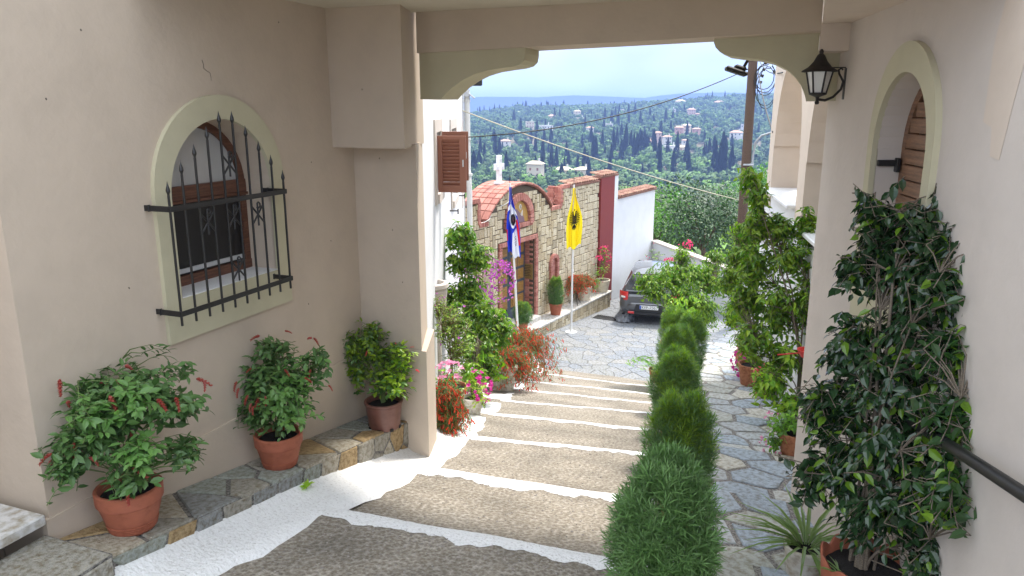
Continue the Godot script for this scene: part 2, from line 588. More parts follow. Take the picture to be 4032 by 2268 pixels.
	mat("cable_beige", lin(0.50, 0.45, 0.33), 0.6)
	mat("grey_plastic", lin(0.52, 0.53, 0.54), 0.5)
	mat("earth", lin(0.17, 0.15, 0.085), 1.0, T.dirt, 0.05)
	# glass: smooth panes
	var g := mat("pane", Color(0.55, 0.60, 0.62, 0.22), 0.03)
	g.transparency = BaseMaterial3D.TRANSPARENCY_ALPHA
	# leaves
	leaf_mat("leaf_shrimp", lin(0.105, 0.205, 0.06), lin(0.24, 0.50, 0.08), 0.45)
	leaf_mat("leaf_ficus", lin(0.026, 0.060, 0.022), lin(0.10, 0.26, 0.04), 0.16)
	leaf_mat("leaf_citrus", lin(0.045, 0.095, 0.028), lin(0.15, 0.32, 0.05), 0.5)
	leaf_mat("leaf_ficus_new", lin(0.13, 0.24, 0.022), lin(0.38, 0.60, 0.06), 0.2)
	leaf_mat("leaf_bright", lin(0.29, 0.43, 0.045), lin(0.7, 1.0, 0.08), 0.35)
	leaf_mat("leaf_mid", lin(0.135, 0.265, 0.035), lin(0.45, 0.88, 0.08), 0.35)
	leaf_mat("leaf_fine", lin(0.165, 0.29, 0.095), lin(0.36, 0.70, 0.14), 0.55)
	leaf_mat("leaf_rod", lin(0.15, 0.24, 0.055), lin(0.30, 0.46, 0.10), 0.5)
	leaf_mat("leaf_grass", lin(0.11, 0.17, 0.05), lin(0.30, 0.46, 0.10), 0.45)
	leaf_mat("petal_magenta", lin(0.55, 0.03, 0.26), lin(0.6, 0.05, 0.35), 0.6)
	leaf_mat("petal_pink", lin(0.72, 0.30, 0.44), lin(0.7, 0.3, 0.5), 0.6)
	leaf_mat("petal_coral", lin(0.70, 0.13, 0.13), lin(0.7, 0.12, 0.12), 0.6)
	leaf_mat("petal_red", lin(0.85, 0.12, 0.05), lin(0.8, 0.1, 0.03), 0.5)
	leaf_mat("petal_bract", lin(0.30, 0.065, 0.050), lin(0.5, 0.08, 0.05), 0.6)
	leaf_mat("petal_hot", lin(0.66, 0.04, 0.15), lin(0.7, 0.06, 0.2), 0.6)
	leaf_mat("petal_violet", lin(0.52, 0.13, 0.50), lin(0.6, 0.15, 0.55), 0.6)
	# far foliage
	var f := leaf_mat("far_leaf", lin(0.085, 0.145, 0.036), lin(0.10, 0.14, 0.04), 0.8)
	f.backlight_enabled = false

func wood_tex() -> ImageTexture:
	var w := 256
	var im := Image.create(w, w, false, Image.FORMAT_RGB8)
	var f := FastNoiseLite.new()
	f.seed = 44
	f.frequency = 0.02
	for y in w:
		for x in w:
			var a := f.get_noise_2d(x * 0.5, y * 9.0) * 0.5 + 0.5
			var b := f.get_noise_2d(x * 3.0 + 400.0, y * 26.0) * 0.5 + 0.5
			var g := clampf(0.55 + 0.4 * a + 0.2 * (b - 0.5), 0.3, 1.0)
			im.set_pixel(x, y, Color(g, g * 0.97, g * 0.93))
	return ImageTexture.create_from_image(im)

# ---------------------------------------------------------------- the ground
var NOSE := [[-2.8, 3.0, 0.6, 3.0], [-2.8, 1.0, 0.2, 1.0], [-2.8, -0.9, -0.4, -0.9], [-2.75, -2.42, -0.7, -2.5], [-2.71, -3.86, -0.95, -3.98], [-2.72, -5.21, -1.31, -5.44], [-2.95, -6.78, -1.54, -7.2],
	[-3.43, -8.24, -1.61, -8.85], [-3.64, -9.53, -1.76, -10.25], [-3.93, -10.81, -2.0, -11.45], [-4.25, -12.14, -2.09, -12.6], [-4.3, -13.6, -2.31, -13.85], [-5.6, -15.14, -2.4, -14.95]]

func nose_pt(k: int, s: float) -> Vector2: return Vector2(lerpf(NOSE[k][0], NOSE[k][2], s), lerpf(NOSE[k][1], NOSE[k][3], s))

# a point on tread k (between nosing k - 1 and k), s across, u along
func tread_pt(k: int, s: float, u: float) -> Vector3:
	var a := nose_pt(k - 1, s)
	var b := nose_pt(k, s)
	var p := a.lerp(b, u)
	var d := 0.0 if k == 1 else 0.028
	var y := lerpf(ramp_y(a.y) - d, ramp_y(b.y) + (0.0 if k == NOSE.size() - 1 else 0.028), u)
	y += sin(p.x * 3.1 + p.y * 1.7) * 0.006 + sin(p.x * 7.3 - p.y * 5.1) * 0.003
	return V(p.x, y, p.y)

func ground() -> void:
	var root := thing("stepped_ramp", "grey concrete ramp of long shallow steps with whitewashed edges", "ramp")
	struct(root)
	root.remove_meta("category")
	var sn := FastNoiseLite.new()
	sn.seed = 15
	sn.frequency = 1.6
	for k in range(1, NOSE.size()):
		var b := MB.new()
		var sl := -1.9 if k >= 7 else -0.5
		var rows := []
		for j in 17:
			var r := PackedVector3Array()
			for i in 41: r.append(tread_pt(k, lerpf(sl, 1.55, i / 40.0), j / 16.0))
			rows.append(r)
		b.sheet(rows)
		if k > 1:   # the riser below the nosing before
			for i in 14:
				var s0 := lerpf(sl, 1.55, i / 14.0)
				var s1 := lerpf(sl, 1.55, (i + 1) / 14.0)
				b.q(tread_pt(k, s1, 0), tread_pt(k, s0, 0), tread_pt(k - 1, s0, 1), tread_pt(k - 1, s1, 1))
		b.c.resize(b.v.size())
		for i in b.v.size():
			var q := b.v[i]
			var a := sn.get_noise_2d(q.x, q.z)
			var d := sn.get_noise_2d(q.x * 0.35 + 40.0, q.z * 0.9)
			b.c[i] = Color(1.0, 0.99, 0.97) * clampf(0.86 + 0.30 * a + 0.25 * d, 0.5, 1.15)
		obj("tread", b, M.concrete, root, true)
		if k < 3 or k == NOSE.size() - 1: continue
		# the whitewashed edge of this step, ragged where the brush stopped
		var p := MB.new()
		var depth := nose_pt(k - 1, 0.5).distance_to(nose_pt(k, 0.5))
		var wd: float = [0.2, 0.2, 0.2, 0.2, 0.26, 0.22, 0.19, 0.15, 0.15, 0.14, 0.15, 0.18][k - 1] / depth
		var lo := PackedVector3Array()
		var md := PackedVector3Array()
		var hi := PackedVector3Array()
		var n := 110
		var en := FastNoiseLite.new()
		en.seed = 3
		en.frequency = 0.12
		for i in n + 1:
			var s := lerpf(-0.08, 1.4, float(i) / n)
			var j1 := 0.78 + 0.45 * en.get_noise_2d(i * 0.35, k * 50.0) + 0.25 * en.get_noise_2d(i * 1.2, k * 50.0 + 20.0)
			var j2 := rf(0.0, 0.03)
			var up := V(0, 0.005, 0)
			lo.append(tread_pt(k, s, 1.0 - wd * j1) + up * 0.6)
			md.append(tread_pt(k, s, 1.0 - wd * 0.35) + up + V(0, 0.006, 0))
			hi.append(tread_pt(k, s, 1.0 - j2 * wd) + up * 0.8)
		p.sheet([lo, md, hi])
		for i in n:
			p.q(hi[i + 1] - V(0, 0.05, 0.004), hi[i] - V(0, 0.05, 0.004), hi[i], hi[i + 1])
		obj("white_edge", p, M.whitewash, root)
	# loose grit and pebbles on the treads
	var g := MB.new()
	for i in 3600:
		var k := rng.randi_range(4, 7)
		var s := rf(0.0, 0.98)
		var q := tread_pt(k, s, rf(0.02, 0.85) if rng.randf() < 0.7 else rf(0.8, 1.0))
		var r := rf(0.003, 0.009) * (1.6 if rng.randf() < 0.05 else 1.0)
		g.col = Color(1, 1, 1) * rf(0.5, 1.2)
		pebble(g, q, r)
	var gm := mat("grit", lin(0.30, 0.27, 0.24), 0.9)
	gm.vertex_color_use_as_albedo = true
	var go := obj("grit", g, gm, root, true)
	struct(go, "stuff")

	# whitewashed curb along the left side
	var cz := [[1.5, -2.8, -3.12], [-1.5, -2.8, -3.12], [-2.75, -2.78, -3.12], [-4.0, -2.71, -3.12], [-5.2, -2.72, -3.12], [-5.85, -2.84, -3.14], [-6.8, -3.05, -3.42], [-8.2, -3.43, -3.85], [-9.1, -3.62, -4.12], [-10.7, -4.0, -4.62], [-12.0, -4.3, -5.0], [-13.5, -4.66, -5.45], [-14.6, -4.8, -5.8], [-15.5, -5.25, -6.1], [-16.3, -5.75, -6.3]]
	var b := MB.new()
	var rows := []
	var fn := FastNoiseLite.new()
	fn.seed = 5
	fn.frequency = 1.1
	for i in cz.size() - 1:
		var m := maxi(3, int(absf(cz[i + 1][0] - cz[i][0]) / 0.14))
		for j in m:
			var u := float(j) / m
			var z := lerpf(cz[i][0], cz[i + 1][0], u)
			var xi := lerpf(cz[i][1], cz[i + 1][1], u) + fn.get_noise_2d(z * 2.6, 3.0) * 0.08 + rf(-0.012, 0.012)
			var xo := lerpf(cz[i][2], cz[i + 1][2], u)
			var r := PackedVector3Array()
			var pr := [[0.0, -0.012], [0.08, 0.022], [0.3, 0.036], [0.6, 0.05], [0.85, 0.075], [1.0, 0.11]]
			for e in pr:
				var x := lerpf(xi, xo, e[0])
				r.append(V(x, ramp_y(z) + e[1] + fn.get_noise_2d(x * 4.0, z * 4.0) * 0.012, z + (0.5 * (xi - x) if z < -8.0 else 0.0)))
			rows.append(r)
	b.sheet(rows, true)
	var curb := obj("white_curb", b, M.whitewash)
	struct(curb)
	tag(curb, "whitewashed rounded curb along the left side of the ramp")

	# the stone plaza
	var plaza := thing("stone_plaza", "plaza of bluish grey irregular flagstones below the ramp", "plaza")
	struct(plaza)
	plaza.remove_meta("category")
	var sl := Basis(V(1, 0, 0), V(0, -0.055, -1).normalized(), V(0, 1, -0.055).normalized())
	var px := Transform3D(sl, V(-8.4, ramp_y(-15.1) - 0.006, -15.02))
	var base := MB.new()
	base.bx(px, V(0, 0, -0.4), V(12.0, 13.0, -0.004))
	obj("bed", base, M.plaza_joint, plaza)
	var list := []
	for p in cells(6.9, 9.6, 0.40, 0.29, 0.46, 0.012): list.append([px * V(mid_of(p).x + 1.6, mid_of(p).y, 0), p])
	list.sort_custom(func(a, c): return a[0].distance_to(EYE) < c[0].distance_to(EYE))
	var rest := MB.new()
	for i in list.size():
		var p: PackedVector2Array = list[i][1]
		var m := mid_of(p)
		var loc := PackedVector2Array()
		for q in p: loc.append(q - m)
		var x := px * Transform3D(Basis(V(1, 0, 0), rf(-0.006, 0.006)), V(m.x + 1.6, m.y, rf(0.003, 0.008)))
		if i < 300:
			var s := MB.new()
			s.slab(I, loc, 0.02, 0.004)
			piece("flagstone", s.mesh(), M["plaza_%d" % pick([3, 2, 4, 1, 3])], plaza, x)
		else: rest.slab(x, loc, 0.02, 0.004)
	if rest.v.size(): struct(obj("flagstones", rest, M.plaza_0, plaza), "stuff")

	# the stone path on the right, in shallow flights
	var path := thing("stone_path", "path of large grey flagstones in wide mortar joints beside the right wall", "path")
	struct(path)
	path.remove_meta("category")
	var zs := [2.6, 0.4, -1.6, -3.0, -4.35, -5.7, -7.1, -8.6, -10.2, -11.9, -13.6, -15.3]
	for k in zs.size() - 1:
		var z0: float = zs[k]
		var z1: float = zs[k + 1]
		var y0 := path_y(z0) - 0.022
		var y1 := path_y(z1) + 0.022
		var dir := V(0, y1 - y0, z1 - z0)
		var ln := dir.length()
		var fx := Transform3D(Basis(V(1, 0, 0), dir / ln, V(1, 0, 0).cross(dir / ln)), V(path_edge(z0), y0, z0))
		var wd := 1.85 if z0 > -6.0 else 2.2
		var bd := MB.new()
		var sh := path_edge(z1) - path_edge(z0)
		bd.prism(fx * Transform3D(Basis.IDENTITY, V(0, 0, -0.004)), PackedVector2Array([Vector2(0, 0), Vector2(wd, 0), Vector2(wd + sh, ln), Vector2(sh, ln)]), 1.6 if z0 < -3.0 else 0.5)
		obj("bed", bd, M.mortar, path)
		for p in cells(wd - 0.06, ln - 0.02, 0.40, 0.34 if k < 6 else 0.30, 0.30, 0.045, 0.2):
			if area_of(p) < 0.015: continue
			var loc := PackedVector2Array()
			var m := mid_of(p)
			for q in p: loc.append(Vector2(q.x - m.x + (q.y - m.y) * sh / ln, q.y - m.y))
			var s := MB.new()
			s.slab(I, loc, 0.02, 0.006)
			piece("flagstone", s.mesh(), M["path_%d" % pick([3, 3, 4, 2, 3])], path, fx * Transform3D(Basis(V(1, 0, 0), rf(-0.008, 0.008)), V(m.x + 0.03 + m.y * sh / ln, m.y + 0.01, rf(0.002, 0.009))))
	# wide ground under everything near
	var gb := MB.new()
	gb.bx(I, V(-30, -5.6, -27.5), V(14, -5.0, -5.0))
	gb.bx(I, V(-3.9, -3.2, -5.0), V(9, -2.6, 12.0))
	gb.bx(I, V(1.4, -2.0, -1.4), V(12, -0.35, 3.0))
	gb.bx(I, V(-14, -1.05, 2.9), V(14, -0.30, 40.0))
	# pale paving of the yard behind the camera, and the white house across it
	var yb := MB.new()
	yb.bx(I, V(-12, -0.32, 1.4), V(12, -0.28, 9.0))
	var yo := obj("yard_paving", yb, M.slate_3)
	struct(yo)
	tag(yo, "pale paved yard behind the passage")
	var gg := obj("ground", gb, M.concrete)
	gg.material_override = M.mortar
	struct(gg)
	tag(gg, "plain ground round the buildings")

func pick(w: Array) -> int:
	var s := 0.0
	for q in w: s += q
	var r := rng.randf() * s
	for i in w.size():
		r -= w[i]
		if r <= 0: return i
	return 0

func pebble(g: MB, q: Vector3, r: float) -> void:
	var t := []
	for i in 5:
		var a := TAU * i / 5.0 + rf(-0.4, 0.4)
		t.append(q + V(cos(a) * r * rf(0.8, 1.4), 0, -sin(a) * r * rf(0.8, 1.4)))
	var top := q + V(rf(-0.3, 0.3) * r, r * rf(0.5, 1.0), rf(-0.3, 0.3) * r)
	for i in 5: g.t(t[i], t[(i + 1) % 5], top)

# ---------------------------------------------------------------- the building with the archway
func yaw_frame(o: Vector3, x: Vector3) -> Transform3D:
	var u := x.normalized()
	return Transform3D(Basis(u, Vector3.UP, u.cross(Vector3.UP)), o)

func wall_with_window(b: MB, f: Transform3D, x0: float, x1: float, y0: float, y1: float, cx: float, half: float, sill: float, spring: float, rise: float, thick: float) -> void:
	b.prism(f, PackedVector2Array([Vector2(x0, y0), Vector2(cx - half, y0), Vector2(cx - half, y1), Vector2(x0, y1)]), thick)
	b.prism(f, PackedVector2Array([Vector2(cx + half, y0), Vector2(x1, y0), Vector2(x1, y1), Vector2(cx + half, y1)]), thick)
	b.prism(f, PackedVector2Array([Vector2(cx - half, y0), Vector2(cx + half, y0), Vector2(cx + half, sill), Vector2(cx - half, sill)]), thick)
	var p := arch_pts(cx, half, spring - 0.001, spring, rise, 20)
	p.append(Vector2(cx + half, y1))
	p.append(Vector2(cx - half, y1))
	b.prism(f, p, thick)

func archway() -> void:
	var root := thing("archway_building", "cream plastered building bridging the passage with an arched opening", "building")
	var lw := yaw_frame(V(-3.55, 0, 0), V(0, 0, -1))
	# left wall with its window
	var b := MB.new()
	wall_with_window(b, lw, 2.43, 6.25, -2.4, 2.6, 3.925, 0.47, 0.45, 1.07, 0.47, 0.4)
	b.bx(I, V(-8.0, -2.4, -6.25), V(-3.96, 4.2, -2.43))
	obj("left_wall", b, M.plaster, root)
	# the wall nearer the camera, set back as a door recess
	b = MB.new()
	b.bx(I, V(-4.6, -1.5, -2.42), V(-4.0, 2.6, -1.1))
	b.bx(I, V(-4.6, -1.5, -1.1), V(-3.55, 2.6, -0.7))
	obj("door_recess", b, M.plaster_pale, root)
	b = MB.new()
	b.cbox(at(V(-3.78, -0.47, -1.8)), V(0.56, 0.06, 1.16), 0.008)
	obj("door_sill", b, M.marble, root)
	# plinth band
	b = MB.new()
	b.bx(lw, V(2.40, -1.6, -0.02), V(5.5, -0.50, 0.016))
	var pl := obj("plinth", b, M.plaster, root)
	pl.set_meta("label", "low plinth band with a level top edge along the left wall")
	# pilaster, haunch and beam at the mouth of the passage
	b = MB.new()
	upright(b, [V(-3.56, 0, -5.5), V(-2.955, 0, -5.5), V(-3.22, 0, -6.12), V(-3.56, 0, -6.12)], -0.45, 1.32)
	upright(b, [V(-3.56, 0, -5.49), V(-2.905, 0, -5.49), V(-3.15, 0, -6.125), V(-3.56, 0, -6.125)], -2.6, -0.45)
	obj("pilaster", b, M.plaster, root)
	b = MB.new()
	upright(b, [V(-3.56, 0, -5.2), V(-2.89, 0, -5.2), V(-3.20, 0, -6.115), V(-3.56, 0, -6.115)], 1.3, 2.6)
	obj("haunch", b, M.plaster, root)
	b = MB.new()
	b.prism(at(V(0, 0, -5.65)), PackedVector2Array([Vector2(-3.0, 2.045), Vector2(0.05, 2.11), Vector2(0.05, 2.6), Vector2(-3.0, 2.6)]), 0.40)
	obj("beam", b, M.plaster, root)
	b = MB.new()
	b.bx(I, V(0.049, 1.975, -6.0), V(0.6, 2.16, -5.6))
	obj("beam_end", b, M.plaster_beige, root)
	for s in 2:
		var q := PackedVector2Array()
		if s == 0: q = PackedVector2Array([Vector2(-3.0, 2.06), Vector2(-3.0, 1.68), Vector2(-2.81, 1.68), Vector2(-2.77, 1.72), Vector2(-2.70, 1.775), Vector2(-2.61, 1.83), Vector2(-2.51, 1.872), Vector2(-2.40, 1.9), Vector2(-2.28, 1.915), Vector2(-2.18, 1.925), Vector2(-2.12, 1.94), Vector2(-2.085, 1.97), Vector2(-2.075, 2.02), Vector2(-2.075, 2.065)])
		else: q = PackedVector2Array([Vector2(-0.663, 2.110), Vector2(-0.663, 2.069), Vector2(-0.648, 2.034), Vector2(-0.617, 2.003), Vector2(-0.561, 1.977), Vector2(-0.469, 1.962), Vector2(-0.347, 1.947), Vector2(-0.245, 1.921), Vector2(-0.153, 1.875), Vector2(-0.092, 1.824), Vector2(-0.046, 1.763), Vector2(-0.015, 1.692), Vector2(-0.005, 1.656), Vector2(0.306, 1.656), Vector2(0.306, 1.998), Vector2(0.046, 1.998), Vector2(0.046, 2.118)])
		b = MB.new()
		b.prism(at(V(0, 0, -5.69 if s == 0 else -5.80)), q, 0.33)
		obj("bracket", b, M.olive, root)
	b = MB.new()
	b.bx(I, V(-4.4, 2.36, -5.66), V(0.06, 2.75, -3.3))
	obj("ceiling", b, M.ceiling, root)
	b = MB.new()
	b.bx(I, V(0.052, 2.15, -5.59), V(2.4, 2.8, -3.3))
	obj("soffit", b, M.plaster_beige, root)
	b = MB.new()
	b.bx(I, V(-8.0, 2.75, -6.04), V(0.06, 4.7, -3.32))
	b.bx(I, V(0.06, 2.75, -6.03), V(7.0, 4.7, -3.32))
	obj("upper_storey", b, M.white_wall, root)
	# right wall
	var rw := yaw_frame(V(0.145, 0, -6.0), V(0.208, 0, 0.978))
	b = MB.new()
	wall_with_window(b, rw, 0.0, 4.7, -2.6, 2.75, 1.63, 0.40, 0.60, 1.38, 0.405, 0.5)
	obj("right_wall", b, M.plaster_pale, root)
	b = MB.new()
	b.bx(rw, V(0.01, -2.6, -6.0), V(4.7, 4.2, -0.9))
	obj("right_rear_wall", b, M.plaster_pale, root)
	# a patch of fresh render high on the right wall
	b = MB.new()
	b.prism(rw * Transform3D(Basis.IDENTITY, V(0, 0, 0.002)), PackedVector2Array([Vector2(2.62, 1.42), Vector2(2.70, 1.41), Vector2(2.74, 1.60), Vector2(2.80, 1.85), Vector2(2.84, 2.14), Vector2(2.60, 2.14), Vector2(2.52, 1.85), Vector2(2.52, 1.55), Vector2(2.60, 1.53)]), 0.001, false)
	var patch := obj("render_patch", b, M.plaster_beige, root)
	patch.set_meta("label", "darker brushed patch of render high on the right wall")
	# a hairline crack above the window and small dark specks on the plaster
	b = MB.new()
	var ck := PackedVector3Array()
	for q in [[3.84, 1.90], [3.85, 1.87], [3.845, 1.85], [3.87, 1.835], [3.90, 1.825], [3.905, 1.80], [3.90, 1.775]]: ck.append(lw * V(q[0] + rf(-0.004, 0.004), q[1], 0.001))
	b.tube(ck, 0.0022, 0.0014, 4)
	obj("crack", b, M.iron_brown, root)
	b = MB.new()
	for q in [[4.62, 2.2], [4.9, 1.2], [3.1, 0.6], [2.75, 1.65], [5.1, 0.55], [4.75, 0.1], [3.0, 2.0]]: b.box(lw * Transform3D(Basis(V(0, 0, 1), rng.randf()), V(q[0], q[1], 0.001)), V(0.005, 0.010, 0.003))
	for q in [[-3.2, 0.6], [-3.3, 1.2], [-3.12, 0.15], [-3.25, 1.75]]: b.box(at(V(q[0], q[1], -5.499 if q[1] < 1.3 else -5.199)), V(0.005, 0.012, 0.003))
	struct(obj("specks", b, M.iron_brown, root), "stuff")
	arched_window(root, lw, 3.925, 0.595, 0.47, 0.45, 0.19, 1.095, 1.07, 0.595, 0.47, true)
	arched_window(root, rw, 1.63, 0.49, 0.40, 0.60, 0.36, 1.43, 1.38, 0.505, 0.405, false)

	# the stone ledge with its loose stones
	var lg := thing("stone_ledge", "sloping stone ledge of mixed flagstones along the foot of the left wall", "ledge")
	var lx := V(0, -0.168, -1).normalized()
	var up := V(0, 1, -0.168).normalized()
	var l0 := V(-3.12, -0.62 + 0.168 * 0.05 - 0.012, -2.40)
	b = MB.new()
	var fr := Transform3D(Basis(lx, up, V(1, 0, 0)), l0)
	b.bx(fr, V(0, -1.2, -0.44), V(3.56, 0.0, 0.0))
	obj("core", b, M.ledge_mortar, lg)
	var top := Transform3D(Basis(lx, V(-1, 0, 0), up), l0)
	for p in cells(3.53, 0.41, 0.34, 0.205, 0.36, 0.028):
		if area_of(p) < 0.006: continue
		ledge_stone(lg, top, p, Vector2(0.01, 0.0), rf(0.008, 0.014))
	for p in cells(3.55, 0.34, 0.26, 0.17, 0.32, 0.018):
		if area_of(p) < 0.006: continue
		ledge_stone(lg, fr, p, Vector2(0.0, -0.345), rf(0.004, 0.010))
	b = MB.new()
	b.bx(I, V(-3.56, -1.6, -2.40), V(-3.085, -0.585, 0.5))
	obj("block", b, M.ledge_mortar, lg)
	var bt := Transform3D(Basis(V(0, 0, 1), V(-1, 0, 0), V(0, 1, 0)).orthonormalized(), V(-3.08, -0.583, -2.40))
	bt.basis = Basis(V(0, 0, -1), V(-1, 0, 0), V(0, 1, 0))
	bt.origin = V(-3.085, -0.583, 0.4)
	for p in cells(2.79, 0.46, 0.55, 0.46, 0.25, 0.02): ledge_stone(lg, bt, p, Vector2.ZERO, 0.01)
	var bf := Transform3D(Basis(V(0, 0, -1), V(0, 1, 0), V(1, 0, 0)), V(-3.083, -0.6, 0.4))
	for p in cells(2.79, 0.30, 0.4, 0.30, 0.25, 0.02): ledge_stone(lg, bf, p, Vector2(0, -0.3), 0.012)

# an upright prism over a ground polygon (counter-clockwise from above: front left, front right, back right, back left)
func upright(b: MB, p: Array, y0: float, y1: float) -> void:
	for i in p.size():
		var a: Vector3 = p[i]
		var c: Vector3 = p[(i + 1) % p.size()]
		b.q(V(a.x, y0, a.z), V(c.x, y0, c.z), V(c.x, y1, c.z), V(a.x, y1, a.z))
	for i in range(1, p.size() - 1):
		b.t(V(p[0].x, y1, p[0].z), V(p[i].x, y1, p[i].z), V(p[i + 1].x, y1, p[i + 1].z))
		b.t(V(p[0].x, y0, p[0].z), V(p[i + 1].x, y0, p[i + 1].z), V(p[i].x, y0, p[i].z))

func ledge_stone(parent: Node3D, f: Transform3D, p: PackedVector2Array, off: Vector2, proud: float) -> void:
	var m := mid_of(p)
	var loc := PackedVector2Array()
	for q in p: loc.append(q - m)
	var s := MB.new()
	s.slab(I, loc, 0.03, 0.008)
	piece("stone", s.mesh(), M["ledge_%d" % pick([3, 1.1, 3, 2, 3])], parent, f * Transform3D(Basis(V(1, 0, 0), rf(-0.02, 0.02)), V(m.x + off.x, m.y + off.y, proud)))

func arched_window(root: Node3D, f: Transform3D, cx: float, ho: float, hi: float, sill: float, low: float, so: float, si: float, ro: float, ri: float, left: bool) -> void:
	var b := MB.new()
	var x := f * Transform3D(Basis.IDENTITY, V(0, 0, 0.03))
	b.band(x, arch_pts(cx, ho, sill, so, ro, 28), arch_pts(cx, hi, sill, si, ri, 28), 0.035, false)
	b.bx(f, V(cx - ho, low, -0.005), V(cx + ho, sill, 0.0295))
	var s := obj("window_surround", b, M.olive, root)
	s.set_meta("label", "olive cream arched surround of the grilled window" if left else "olive cream arched surround of the window behind the ficus")
	var w := MeshInstance3D.new()
	w.name = "arched_window"
	b = MB.new()
	# timber frame
	var r := f * Transform3D(Basis.IDENTITY, V(0, 0, -0.22 if left else -0.13))
	b.band(r, arch_pts(cx, hi + 0.01, sill, si, ri + 0.01, 24), arch_pts(cx, hi - 0.055, sill, si, ri - 0.055, 24), 0.06, false)
	b.bx(r, V(cx - hi, sill, -0.05), V(cx + hi, sill + 0.07, 0.006))
	if left:
		b.bx(r, V(cx - hi, 1.02, -0.05), V(cx + hi, 1.11, 0.008))
		b.bx(r, V(cx - hi, 1.00, -0.05), V(cx + hi, 1.018, 0.02))
	w.mesh = b.mesh()
	w.material_override = M.timber if left else M.timber_light
	root.add_child(w, true)
	b = MB.new()
	b.bx(f, V(cx - hi - 0.02, sill - 0.03, -0.26), V(cx + hi + 0.02, sill + 0.006, 0.012))
	obj("sill", b, M.marble_white, w)
	if left:
		b = MB.new()
		var p := arch_pts(cx, hi - 0.06, 1.11, 1.12, ri - 0.02, 18)
		b.prism(r * Transform3D(Basis.IDENTITY, V(0, 0, -0.02)), p, 0.004)
		obj("pane", b, M.lunette, w)
		b = MB.new()
		b.prism(r * Transform3D(Basis.IDENTITY, V(0, 0, -0.09)), p, 0.004)
		obj("curtain", b, M.curtain, w)
		b = MB.new()
		b.bx(r, V(cx - hi + 0.05, sill + 0.07, -0.03), V(cx + hi - 0.05, 1.0, -0.025))
		obj("fly_screen", b, M.screen, w)
		b = MB.new()
		b.bx(r, V(cx - hi + 0.05, sill + 0.085, -0.024), V(cx + hi - 0.05, sill + 0.115, -0.01))
		obj("screen_rail", b, M.grey_plastic, w)
		# the iron grille
		var gr := Node3D.new()
		gr.name = "window_grille"
		root.add_child(gr, true)
		var gz := 0.18
		for y in [1.04, 0.415]:
			b = MB.new()
			b.cbox(f * Transform3D(Basis.IDENTITY, V(3.80, y, gz + 0.012)), V(1.06, 0.032, 0.010), 0.002)
			for e in [3.275, 4.325]:
				b.cbox(f * Transform3D(Basis.IDENTITY, V(e, y, gz * 0.5)), V(0.010, 0.034, gz + 0.03), 0.002)
				b.cbox(f * Transform3D(Basis.IDENTITY, V(e, y, 0.034)), V(0.02, 0.04, 0.008), 0.002)
			obj("crossbar", b, M.iron, gr)
		var tops := [1.19, 1.30, 1.39, 1.49, 1.58, 1.58, 1.49, 1.39, 1.29, 1.18]
		for k in 10:
			var bx := 3.285 + 0.1145 * k
			b = MB.new()
			b.cbox(f * Transform3D(Basis(V(0, 1, 0), 0.0), V(bx, (0.34 + tops[k] - 0.07) * 0.5, gz)), V(0.0125, tops[k] - 0.07 - 0.34, 0.0125), 0.002)
			var sp := PackedVector2Array([Vector2(0.006, 0), Vector2(0.007, 0.012), Vector2(0.013, 0.028), Vector2(0.011, 0.042), Vector2(0.005, 0.062), Vector2(0.0005, 0.085)])
			b.lathe(f * Transform3D(Basis.IDENTITY, V(bx, tops[k] - 0.075, gz)), sp, 8)
			obj("bar", b, M.iron, gr)
		for q in [[4, 1.26], [2, 0.925], [4, 0.925], [6, 0.915], [4, 0.585]]:
			var mx: float = 3.285 + 0.1145 * (q[0] + 0.5)
			var y: float = q[1]
			b = MB.new()
			var c := V(0, 0, gz)
			for sg in [-1.0, 1.0]:
				b.tube(PackedVector3Array([f * (c + V(mx - 0.052, y - 0.055 * sg, 0)), f * (c + V(mx + 0.052, y + 0.055 * sg, 0))]), 0.0062, 0.0062, 6)
			var rho := PackedVector3Array()
			rho.append(f * (c + V(mx - 0.004, y - 0.075, 0.004)))
			rho.append(f * (c + V(mx - 0.004, y + 0.075, 0.004)))
			for i in 9:
				var a := PI * 0.5 - PI * 1.25 * i / 8.0
				rho.append(f * (c + V(mx + 0.004 + 0.019 * cos(a), y + 0.062 + 0.019 * sin(a), 0.004)))
			b.tube(rho, 0.0062, 0.0062, 6)
			obj("christogram", b, M.iron, gr)
	else:
		# boarded shutter: arched, of horizontal boards
		var y := sill + 0.02
		while y < si + ri - 0.08:
			var h := 0.085
			var lim := hi - 0.06
			var yy := y + h
			if yy > si: lim = minf(lim, sqrt(maxf(0.0, 1.0 - pow((yy - si) / (ri - 0.05), 2))) * (hi - 0.06))
			if lim > 0.06:
				b = MB.new()
				b.cbox(r * Transform3D(Basis.IDENTITY, V(cx, y + h * 0.5, -0.01)), V(lim * 2.0, h - 0.006, 0.03), 0.005)
				obj("board", b, M.timber_light, w)
			y += h
		b = MB.new()
		b.cbox(f * Transform3D(Basis.IDENTITY, V(cx - hi + 0.012, 1.30, -0.06)), V(0.024, 0.035, 0.11), 0.003)
		b.cbox(f * Transform3D(Basis.IDENTITY, V(cx - hi + 0.02, 1.29, -0.11)), V(0.05, 0.08, 0.02), 0.003)
		obj("latch", b, M.iron, w)

